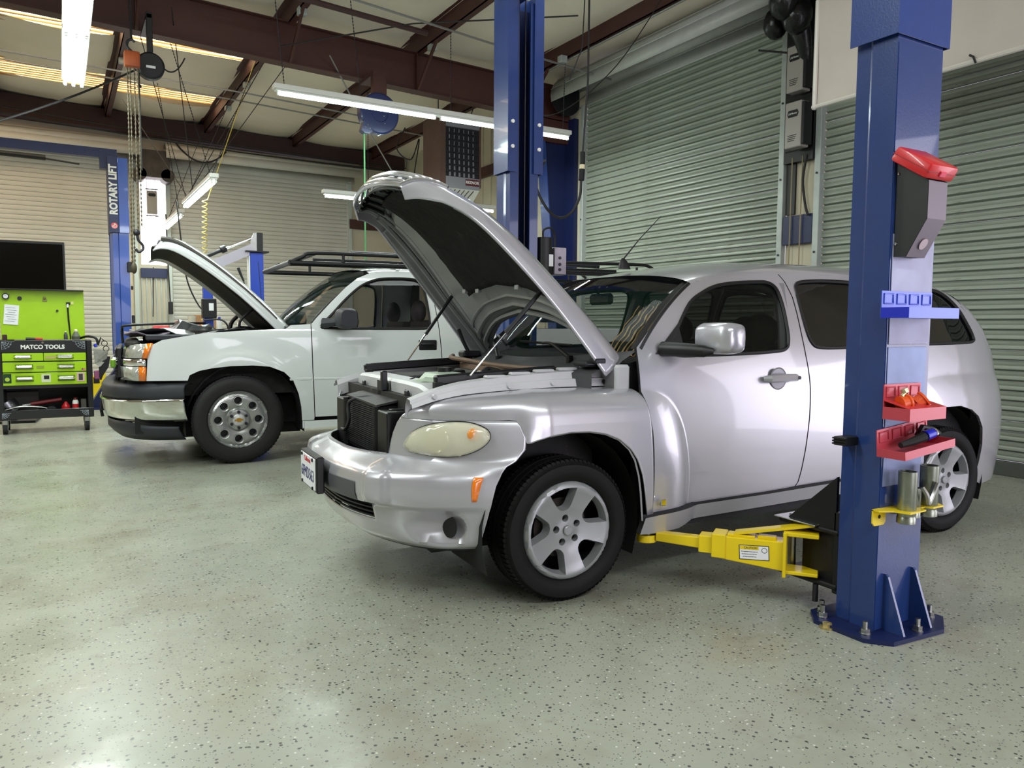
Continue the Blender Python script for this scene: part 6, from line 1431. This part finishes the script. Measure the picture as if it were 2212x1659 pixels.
obj('frame_elbow', MB().sphere((-.012, 0, 0), .027, 10), M_pvc, t); obj('tie_cord', MB().tube([(-.012, 0, .93), (-.02, .02, 1.7)], .005), M_wire, t); obj('tie_cord', MB().tube([(-.035, -1.42, -.02), (-.035, -1.40, .03), (-.03, -1.37, .05)], .008), M_wire, t)

# =====================================================================
# left side
# =====================================================================
RL = thing('lift_column', 'blue lift column lettered in white at the left, beyond the green tool cart', 'lift', (.665, 12.5, 0))
m = MB(); P = [(0, .0), (.03, -.12), (.10, -.12), (.11, -.14), (.235, -.14), (.235, .20), (.0, .20), (.0, .19), (.225, .19), (.225, -.13), (.12, -.13), (.11, -.11), (.035, -.11), (.01, 0)]
m.skin([[V((x, y, z)) for x, y in P] for z in (0, 3.4)], cap=False); obj('column_channel', m, mat('lift_mid_blue', '2a4da0', .3, coat=.4), RL, 25)
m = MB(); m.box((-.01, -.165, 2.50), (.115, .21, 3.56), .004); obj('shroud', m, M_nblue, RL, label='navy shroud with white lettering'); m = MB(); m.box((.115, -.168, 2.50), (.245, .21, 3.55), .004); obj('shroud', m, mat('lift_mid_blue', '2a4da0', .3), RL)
text('lift_lettering', 'ROTARY LIFT', .135, M_wht, RL, (.055, -.169, 3.10), MX.Rotation(rad(90), 3, 'X') @ MX.Rotation(rad(90), 3, 'Z'), .001, bold=.006, sx=.86)
o = obj('red_logo', MB().lathe((.055, -.166, 2.60), (0, -1, 0), [(0, .004), (.042, .004), (.042, 0)], 20), M_red, RL); obj('logo_flame', MB().tube(spline([(.025, -.172, 2.585), (.05, -.172, 2.60), (.055, -.172, 2.625), (.08, -.172, 2.60)], 4), .006), M_wht, o)
m = MB(); m.prism([(-.12, .40), (0, .55), (0, 0), (-.35, 0)], 1, -.1, .12); obj('foot_gusset', m, M_nblue, RL, 0); obj('base_plate', MB().box((-.35, -.25, 0), (.35, .3, .02)), M_nblue, RL, 0)
m = MB(); m.box((.20, -.19, 1.95), (.28, -.14, 2.10), .01); m.box((.24, -.17, 1.70), (.27, -.14, 1.76), .01); obj('latch_release', m, M_black, RL, kind='stuff'); obj('lock_box', MB().box((.24, -.17, 1.22), (.28, -.13, 1.34), .01), M_dsteel, RL)
m = MB(); m.box((-3.4, -.06, 3.55), (.12, .06, 3.68)); m.prism([(-.10, 3.40), (.13, 3.40), (.13, 3.62), (-.10, 3.62)], 1, -.07, .07); obj('overhead_beam', m, M_nblue, RL, 0)
obj('padded_bar', MB().tube([(-3.4, -.1, 3.50), (-.75, -.1, 3.46)], .035), M_black, RL); obj('switch_rod', MB().tube([(-.8, -.1, 3.455), (-.35, -.1, 3.42)], .012), M_dsteel, RL)

# shop crane / frame rack behind the pickup
CR = thing('hydraulic_frame', 'blue and silver hydraulic arm machine standing behind the white pickup\'s hood', 'machine', (2.27, 11.0, 0))
M_rb = mat('bright_blue_post', '2743a8', .4)
obj('main_post', MB().box((0, -.08, 0), (.18, .10, 2.20), .006), M_rb, CR); obj('post_side_strip', MB().box((-.012, -.082, .3), (.0, .05, 2.15)), M_wht, CR, 0)
obj('post_cap', MB().box((-.06, -.12, 2.20), (.25, .14, 2.22), .003), M_black, CR)
m = MB(); m.box((.10, -.07, 2.22), (.18, .08, 2.47), .004); obj('head_block', m, M_black, CR); m = MB(); m.prism([(.02, 2.22), (.10, 2.22), (.10, 2.47), (.06, 2.46), (.02, 2.36)], 1, -.06, -.04); obj('head_plate', m, M_steel, CR, 0)
m = MB(); A_, B_ = V((.06, -.02, 2.26)), V((-.62, -.02, 1.93)); u = (B_-A_).normalized(); n = V((-u.z, 0, u.x)); w_ = .065
m.skin([[P+n*a+V((0, b, 0)) for a, b in ((-w_, -.05), (w_, -.05), (w_, .05), (-w_, .05))] for P in (A_, B_)]); obj('silver_boom', m, mat('brushed_silver_boom', 'a5a5aa', .3, .7), CR, 0)
obj('hydraulic_cylinder', MB().cyl((-.34, -.02, 2.22), (-.66, -.02, 2.06), .026, n=12), M_black, CR); obj('cylinder_rod', MB().cyl((-.34, -.02, 2.22), (.06, -.02, 2.40), .016, n=10), M_chrome, CR); obj('cylinder_collar', MB().cyl((-.36, -.02, 2.21), (-.30, -.02, 2.24), .05, n=16), M_black, CR)
obj('rear_post', MB().box((-.56, .2, 0), (-.44, .32, 1.95), .005), M_rb, CR)
m = MB(); m.box((-.60, .05, 1.30), (-.42, .18, 1.56), .008); obj('control_panel', m, M_black, CR); obj('panel_window', MB().box((-.52, .045, 1.40), (-.46, .05, 1.50), .0), M_paper, CR, 0); obj('valve', MB().tube(spline([(-.60, .0, 1.27), (-.40, -.03, 1.28), (-.30, -.02, 1.20), (-.28, 0, 1.0)], 4), .012), M_dsteel, CR)
obj('spray_gun', MB().tube([(-.16, -.1, 1.98), (-.13, -.1, 1.9), (-.09, -.1, 1.80)], [.02, .018, .012]), M_dsteel, CR); obj('gun_hose', MB().tube(spline([(-.09, -.1, 1.8), (-.07, -.1, 1.6), (-.10, -.1, 1.3)], 4), .007), M_wire, CR)
# bench with clutter
B = thing('work_bench', 'grey work bench behind the pickup\'s engine bay', 'bench', (1.75, 11.9, 0))
obj('bench_top', MB().box((-.5, -.3, 1.08), (.65, .3, 1.13), .006), mat('bench_grey', '77736c', .6), B)
for x in (-.45, .6):
    for y in (-.25, .25): obj('leg', MB().box((x-.02, y-.02, 0), (x+.02, y+.02, 1.08)), M_dsteel, B, 0)
def put(o, p, label, cat): o.location = p; return tag(o, label, cat)
bz = 1.13
put(obj('plastic_cup', MB().lathe((0, 0, 0), (0, 0, 1), [(.04, 0), (.058, .20)], 16), mat('frosted_plastic', 'd6d2c0', .3, alpha=.8)), (1.63, 11.75, bz), 'frosted plastic cup standing on the bench behind the pickup engine', 'cup')
put(obj('oil_puddle_cup', MB().cyl((0, 0, 0), (0, 0, .05), .036, n=14), mat('amber_oil', 'c98a1e', .2)), (1.63, 11.75, bz+.002), 'amber liquid in the bottom of the frosted plastic cup', 'liquid')
put(obj('cardboard_box', MB().box((-.12, -.08, 0), (.16, .08, .22), .004), mat('brown_cardboard', 'a6825c', .8)), (1.83, 12.05, bz), 'brown cardboard box at the back of the bench behind the pickup engine', 'box')
put(obj('red_box', MB().box((-.06, -.05, 0), (.06, .05, .13), .004), M_red), (1.48, 11.8, bz), 'small red box left of the cup on the bench', 'box')
put(obj('red_white_box', MB().box((-.07, -.05, 0), (.07, .05, .12), .004), mat('pale_red_box', 'c96a58', .6)), (1.78, 11.72, bz), 'pale red box right of the cup on the bench', 'box')
t = thing('small_bottle', 'white bottle with a dark cap under the control panel on the bench', 'bottle', (2.0, 11.75, bz)); obj('bottle_body', MB().lathe((0, 0, 0), (0, 0, 1), [(.035, 0), (.035, .13), (.018, .16)], 14), M_wht, t); obj('cap', MB().cyl((0, 0, .16), (0, 0, .19), .018, n=12), M_dbt, t)
t = thing('small_bottle', 'clear bottle with a red cap at the right end of the bench', 'bottle', (2.28, 11.75, bz)); obj('bottle_body', MB().lathe((0, 0, 0), (0, 0, 1), [(.035, 0), (.035, .10), (.015, .12)], 14), M_wht, t); obj('cap', MB().cyl((0, 0, .12), (0, 0, .145), .016, n=12), M_red, t)
# yellow wheel chock behind
t = thing('yellow_block', 'yellow steel block on the floor at the foot of the lettered lift column', 'block', (.50, 14.6, 0)); m = MB(); m.prism([(-.1, 0), (.14, 0), (.14, .42), (.04, .42), (-.1, .28)], 1, -.1, .1); obj('block_body', m, M_yel, t, 0); obj('block_hole', MB().box((-.04, -.105, .22), (.05, -.099, .32)), M_black, t, 0)

# television / dark monitor
t = thing('wall_screen', 'large dark television on a stand behind the green tool cart', 'television', (-.27, 11.2, 0), rad(-6))
m = MB(); m.box((-.85, -.03, 1.45), (.36, .03, 2.22), .006); obj('bezel', m, M_black, t); obj('screen', MB().box((-.83, -.034, 1.48), (.34, -.028, 2.19)), mat('dark_glossy_screen', '050404', .12), t, 0)
obj('stand_post', MB().box((-.30, 0, 0), (-.22, .06, 1.5)), M_black, t, 0); obj('stand_foot', MB().box((-.5, -.2, 0), (0, .3, .03)), M_black, t, 0)

# green tool cart
M_lime = mat('lime_green_enamel', '9cc40d', .35, noise=.03, coat=.3); M_bk = mat('black_enamel_frame', '16171a', .35, coat=.2)
TC = thing('tool_cart', 'lime green and black rolling tool cart with its lid raised', 'tool cart', (-.145, 9.95, 0))
X = .455
for x in (-X, X-.055): obj('corner_post', MB().box((x, 0, .155), (x+.055, .55, 1.03), .006), M_bk, TC)
obj('top_band', MB().box((-X, -.012, .895), (X-.055, .01, 1.03), .004), M_bk, TC)
obj('cart_box', MB().box((-X+.02, .012, .50), (X-.03, .55, 1.0)), M_bk, TC, 0)
for zt, x0, x1 in ((.888, -.40, -.02), (.888, -.015, .392), (.79, -.40, .392), (.672, -.40, .392)):
    h = .085 if zt > .8 else (.108 if zt > .7 else .135)
    dw = obj('drawer', MB().box((x0, -.02, zt-h), (x1, .012, zt), .003), M_lime, TC)
    for hx in ([(x0+x1)/2] if zt > .8 else [-.20, .195]):
        obj('drawer_handle', MB().tube([(hx-.075, -.022, zt-h*.48), (hx-.065, -.040, zt-h*.45), (hx+.065, -.040, zt-h*.45), (hx+.075, -.022, zt-h*.48)], [.014, .018, .018, .014], 8), M_chrome, dw)
        obj('handle_recess', MB().box((hx-.085, -.0225, zt-h*.72), (hx+.085, -.019, zt-h*.22), .002), mat('dark_lime', '5c7a0c', .4), dw)
obj('lower_rail', MB().box((-X, -.005, .50), (X-.03, .02, .545)), M_bk, TC, 0)
obj('bottom_tray', MB().box((-X, -.012, .165), (X, .55, .18)), M_bk, TC, 0); obj('tray_lip', MB().box((-X, -.016, .165), (X, .0, .262), .003), M_bk, TC)
obj('back_panel', MB().box((-X+.03, .53, .17), (X-.03, .545, .52)), M_black, TC, 0)
lid = obj('raised_lid', MB().box((-.42, .34, 1.03), (.40, .37, 1.60), .004), M_lime, TC)
obj('lid_return', MB().box((-.42, .25, 1.585), (.40, .37, 1.60), .003), M_bk, lid)
text('cart_lettering', 'MATCO TOOLS', .062, M_wht, TC, (-.02, -.014, .955), (rad(90), 0, 0), .001, bold=.0025, sx=.95)
obj('lid_lock', MB().cyl((-.02, -.013, 1.005), (-.02, -.018, 1.005), .012, n=14), M_chrome, TC)
M_web = mat('pale_web_print', 'aab4bd', .5)
for sx, x0, z0, k in ((1, -.40, 1.015, 1), (-1, .385, 1.015, 1), (1, -.42, .235, .7), (-1, .40, .235, .7)):
    m = MB(); 
    for a in (0, -22, -45, -68, -90): m.tube([(x0, -.0185, z0), (x0+sx*.10*k*cos(rad(a))*(1 if a != 0 else 1.2), -.0185, z0+.085*k*sin(rad(a)))], .0016, 4)
    for r in (.4, .65, .9): m.tube([(x0+sx*.10*k*r*cos(rad(a)), -.0185, z0+.085*k*r*sin(rad(a))-.003) for a in (0, -22, -45, -68, -90)], .0016, 4)
    obj('cobweb_decal', m, M_web, TC, 0, kind='stuff')
def sticker(nm, x, z, w, h, c, lab):
    o = obj(nm, MB().box((x-w/2, -.0235, z-h/2), (x+w/2, -.021, z+h/2)), mat('sticker_'+c, c, .6), TC, 0, label=lab); return o
s1 = sticker('sticker', -.36, .615, .075, .10, '12361f', 'dark green sticker'); obj('sticker_spot', MB().cyl((-.36, -.0236, .605), (-.36, -.0246, .605), .022, n=14), mat('yellow_green', 'a9c040', .6), s1)
s2 = sticker('sticker', .0, .61, .09, .09, 'c9cfae', 'pale round sticker'); obj('sticker_spot', MB().box((-.02, -.025, .60), (.03, -.0236, .64)), M_black, s2, 0)
s3 = sticker('sticker', .335, .615, .08, .10, 'c9a9a2', 'pink and white sticker'); obj('sticker_spot', MB().box((.315, -.025, .58), (.355, -.0236, .65)), mat('dk', '3a3438', .6), s3, 0)
fl_ = sticker('flag_sticker', .365, .70, .04, .024, 'd9a3a0', 'small flag sticker'); obj('flag_canton', MB().box((.346, -.025, .70), (.362, -.0236, .711)), mat('flag_navy', '22284f', .6), fl_, 0)
for k in range(3): obj('flag_stripe', MB().box((.363 if k == 0 else .346, -.025, .692+.006*k if k else .706), (.384, -.0236, .694+.006*k if k else .708)), M_red, fl_, 0)
sticker('worn_patch', .05, .84, .10, .035, 'a8a35a', 'scraped patch'); sticker('worn_patch', -.05, .735, .07, .03, '87982c', 'scraped patch')
for x in (-.40, .385):
    for y in (.05, .48):
        c = obj('caster', MB().cyl((x-.022, y, .058), (x+.022, y, .058), .058, n=20), M_rub, TC); obj('caster_fork', MB().box((x-.03, y-.03, .06), (x+.03, y+.03, .165), .01), M_steel, c); obj('caster_hub', MB().cyl((x-.025, y, .058), (x+.025, y, .058), .022, n=12), M_steel, c)
# things on the cart
def oncart(o, label, cat): o.location = V(o.location)+V((-.145, 9.95, 0)); return tag(o, label, cat)
m = MB(); m.cyl((-.36, .338, 1.515), (-.36, .31, 1.515), .034, n=22); o = oncart(obj('magnetic_lamp', m, M_black), 'round magnetic lamp with a white lens stuck on the cart lid', 'lamp'); obj('lamp_lens', MB().cyl((-.36, .309, 1.515), (-.36, .307, 1.515), .024, n=18), M_paper, o)
m = MB(); m.lathe((-.23, .338, 1.495), (0, -1, 0), [(.010, 0), (.022, 0), (.022, .01), (.010, .01)], 18); oncart(obj('ring_magnet', m, M_dsteel), 'dark ring magnet on the cart lid right of the round lamp', 'magnet')
m = MB(); m.cyl((.13, .338, 1.36), (.13, .328, 1.36), .013, n=12); oncart(obj('button_magnet', m, M_dsteel), 'small dark button magnet in the middle of the cart lid', 'magnet')
m = MB(); m.sphere((.01, .325, 1.505), .016, 10); m.box((-.012, .33, 1.465), (.035, .338, 1.488), .003); oncart(obj('bulb_magnet', m, mat('tarnished_brass', '8e8a5a', .5, .3)), 'little round-headed clip on the cart lid below its top edge', 'clip')
rp = MX.Rotation(rad(5), 3, 'Y'); m = MB(); m.box((-.385, .332, 1.20), (-.245, .336, 1.42), rot=(rp, (-.31, .33, 1.31))); o = oncart(obj('paper_note', m, M_paper, smooth=0), 'white handwritten note stuck on the left of the cart lid', 'note')
for k in range(7): obj('ink_line', MB().box((-.37+.012*(k % 3), .330, 1.385-.025*k), (-.28+.015*(k % 2), .3315, 1.388-.025*k), rot=(rp, (-.31, .33, 1.31))), mat('grey_ink', '6c6f78', .7), o, 0)
m = MB(); m.tube([(.235, .328, 1.44), (.24, .325, 1.25), (.255, .31, 1.03)], [.009, .009, .006], 8); o = oncart(obj('pick_up_tool', m, M_black), 'long black pick-up tool leaning on the right of the cart lid', 'tool'); obj('tool_head', MB().box((.22, .32, 1.43), (.262, .335, 1.46), .004), M_black, o); obj('white_collar', MB().cyl((.235, .327, 1.40), (.2355, .327, 1.44), .011, n=10), M_paper, o)
m = MB(); m.box((.27, .332, 1.435), (.295, .338, 1.47)); oncart(obj('tape_scrap', m, mat('cream_tape', 'd8d28c', .7), smooth=0), 'small cream scrap of tape at the upper right of the cart lid', 'tape')
m = MB(); m.lathe((.205, .22, 1.035), (0, 0, 1), [(.020, 0), (.020, .05), (.014, .065), (.010, .08)], 14); o = oncart(obj('oiler_bottle', m, mat('dark_grey_bottle', '3d4046', .4)), 'dark oiler bottle with a pale tip on top of the cart', 'bottle'); obj('tip', MB().sphere((.205, .22, 1.12), .008, 8), M_paper, o)
m = MB(); m.tube([(-.18, .1, 1.045), (-.02, .1, 1.042)], [.016, .010]); o = oncart(obj('screwdriver', m, M_black), 'black and red screwdriver lying on the front edge of the cart top', 'screwdriver'); obj('red_grip', MB().cyl((-.09, .1, 1.044), (-.02, .1, 1.042), .0125, n=10), M_red, o)
m = MB(); m.box((-.40, .15, 1.03), (-.355, .2, 1.09), .006); oncart(obj('dark_socket_box', m, mat('maroon_box', '3a1d20', .5)), 'small dark maroon box at the left of the cart top', 'box')
m = MB(); m.tube(spline([(.35, .2, 1.05), (.42, .1, 1.07), (.50, .05, 1.05), (.52, .05, .98)], 5), .014); oncart(obj('cable_tangle', m, M_wire), 'black cable tangle over the right corner of the cart top', 'cable')
t = thing('spray_bottle', 'pale grey spray bottle on the right corner of the cart top', 'bottle', (.16, 10.1, 1.03)); obj('bottle_body', MB().lathe((0, 0, 0), (0, 0, 1), [(.04, 0), (.045, .04), (.02, .09)], 14), mat('grey_green_bottle', '565a4c', .5), t); obj('cap', MB().sphere((0, 0, .10), .022, 10), mat('cream_cap', 'c9c8a4', .5), t)
m = MB(); m.add([(.47, .02, .93), (.62, .0, .90), (.60, .03, .80), (.53, .02, .72), (.48, .03, .76), (.48, .06, .92), (.61, .05, .89), (.59, .07, .80), (.53, .06, .72)], [(0, 1, 2, 3, 4), (5, 8, 7, 6), (0, 5, 6, 1), (1, 6, 7, 2), (2, 7, 8, 3), (3, 8, 4), (4, 8, 5, 0)]); oncart(obj('shop_rag', m, mat('soiled_grey_rag', '8c8a84', .9, noise=.25, nscale=30)), 'soiled grey rag hanging on the right side of the tool cart', 'rag')
m = MB(); m.skin([[V((x, y, z)) for x, y in ((.50+a, .03), (.64+b, .02), (.63+b, .08), (.51+a, .08))] for z, a, b in ((.84, .08, 0), (.72, .02, -.02), (.62, .02, -.08), (.57, .03, -.10))]); o = oncart(obj('work_glove', m, mat('black_magenta_glove', '18131a', .8)), 'black work glove with pink trim below the grey rag', 'glove'); obj('pink_trim', MB().box((.47, .04, .58), (.55, .06, .68), .01), mat('dusky_pink', '8a4a6e', .7), o)
m = MB(); m.lathe((.585, .03, .99), (0, -1, 0), [(.026, 0), (.034, 0), (.034, .006), (.026, .006)], 14, cap=False); m.lathe((.60, .03, .93), (0, -1, 0), [(.026, 0), (.034, 0), (.034, .006), (.026, .006)], 14, cap=False); m.tube([(.58, .03, 1.02), (.55, .03, 1.06), (.52, .03, .97)], .008); oncart(obj('scissors', m, M_black), 'black scissors hanging at the right side of the tool cart', 'scissors')
m = MB(); m.tube([(.49, .05, .98), (.50, .04, .95)], .018); oncart(obj('blue_nozzle', m, M_dbt), 'small blue nozzle hanging beside the grey rag', 'nozzle')
# in the tray
SZ = .18
m = MB(); m.lathe((-.36, .2, SZ+.10), (-.55, .1, .75), [(.02, -.08), (.085, -.07), (.10, .0), (.10, .06), (.095, .06), (.09, 0)], 26); oncart(obj('steel_bowl', m, mat('heat_dull_steel', '8c8c92', .25, .9)), 'dull steel funnel can tilted at the left of the cart\'s lower tray', 'can')
m = MB(); m.tube(spline([(-.42, .05, SZ+.075), (-.25, .03, SZ+.12), (-.05, .05, SZ+.10), (.05, .06, SZ+.06)], 5), .012); oncart(obj('pry_bar', m, M_steel), 'curved steel pry bar along the front of the cart\'s lower tray', 'pry bar')
m = MB(); m.tube([(-.16, .2, SZ+.13), (.14, .2, SZ+.17)], .026, 12); o = oncart(obj('jack_handle', m, mat('dark_red_jack', '7a1c20', .4)), 'dark red jack cylinder lying across the cart\'s lower tray', 'jack'); obj('jack_tip', MB().cyl((-.24, .2, SZ+.12), (-.16, .2, SZ+.13), .014, n=10), M_steel, o)
m = MB(); m.lathe((.18, .12, SZ), (0, 0, 1), [(.042, 0), (.046, .05), (.044, .10), (.02, .135), (.014, .15)], 18); oncart(obj('red_oil_bottle', m, M_red), 'squat red bottle in the cart\'s lower tray left of the spray can', 'bottle')
m = MB(); m.lathe((.275, .08, SZ+.0), (0, 0, 1), [(.032, 0), (.032, .15), (.022, .17)], 18); o = oncart(obj('spray_can', m, M_wht), 'white and red spray can standing at the right of the cart\'s lower tray', 'spray can'); obj('can_band', MB().lathe((.275, .08, SZ+.08), (0, 0, 1), [(.0325, 0), (.0325, .045)], 18, cap=False), M_red, o); obj('can_top', MB().cyl((.275, .08, SZ+.17), (.275, .08, SZ+.195), .018, n=12), mat('dark_red_cap', '641a1e', .4), o)
m = MB(); m.lathe((.04, .07, SZ+.06), (0, -1, .1), [(.02, 0), (.045, .0), (.05, .02), (.05, .06), (.02, .06)], 18); oncart(obj('black_hose_coil', m, M_rub), 'black rubber ring lying in the front of the cart\'s lower tray', 'ring')
m = MB(); m.sphere((-.10, .04, SZ+.045), .04, 14); oncart(obj('chrome_ball_fitting', m, M_chrome), 'shiny chrome hitch ball at the front of the cart\'s lower tray', 'hitch ball')
m = MB(); m.box((-.40, .38, SZ), (-.08, .5, SZ+.26), .01); oncart(obj('grey_case', m, mat('dull_grey_case', '55534e', .6)), 'dull grey case at the back left of the cart\'s lower tray', 'case')
m = MB(); m.box((.33, .15, SZ), (.385, .2, SZ+.17), .005); oncart(obj('grey_canister', m, mat('stone_grey', '6f6c62', .5)), 'grey square canister right of the spray can in the lower tray', 'canister')
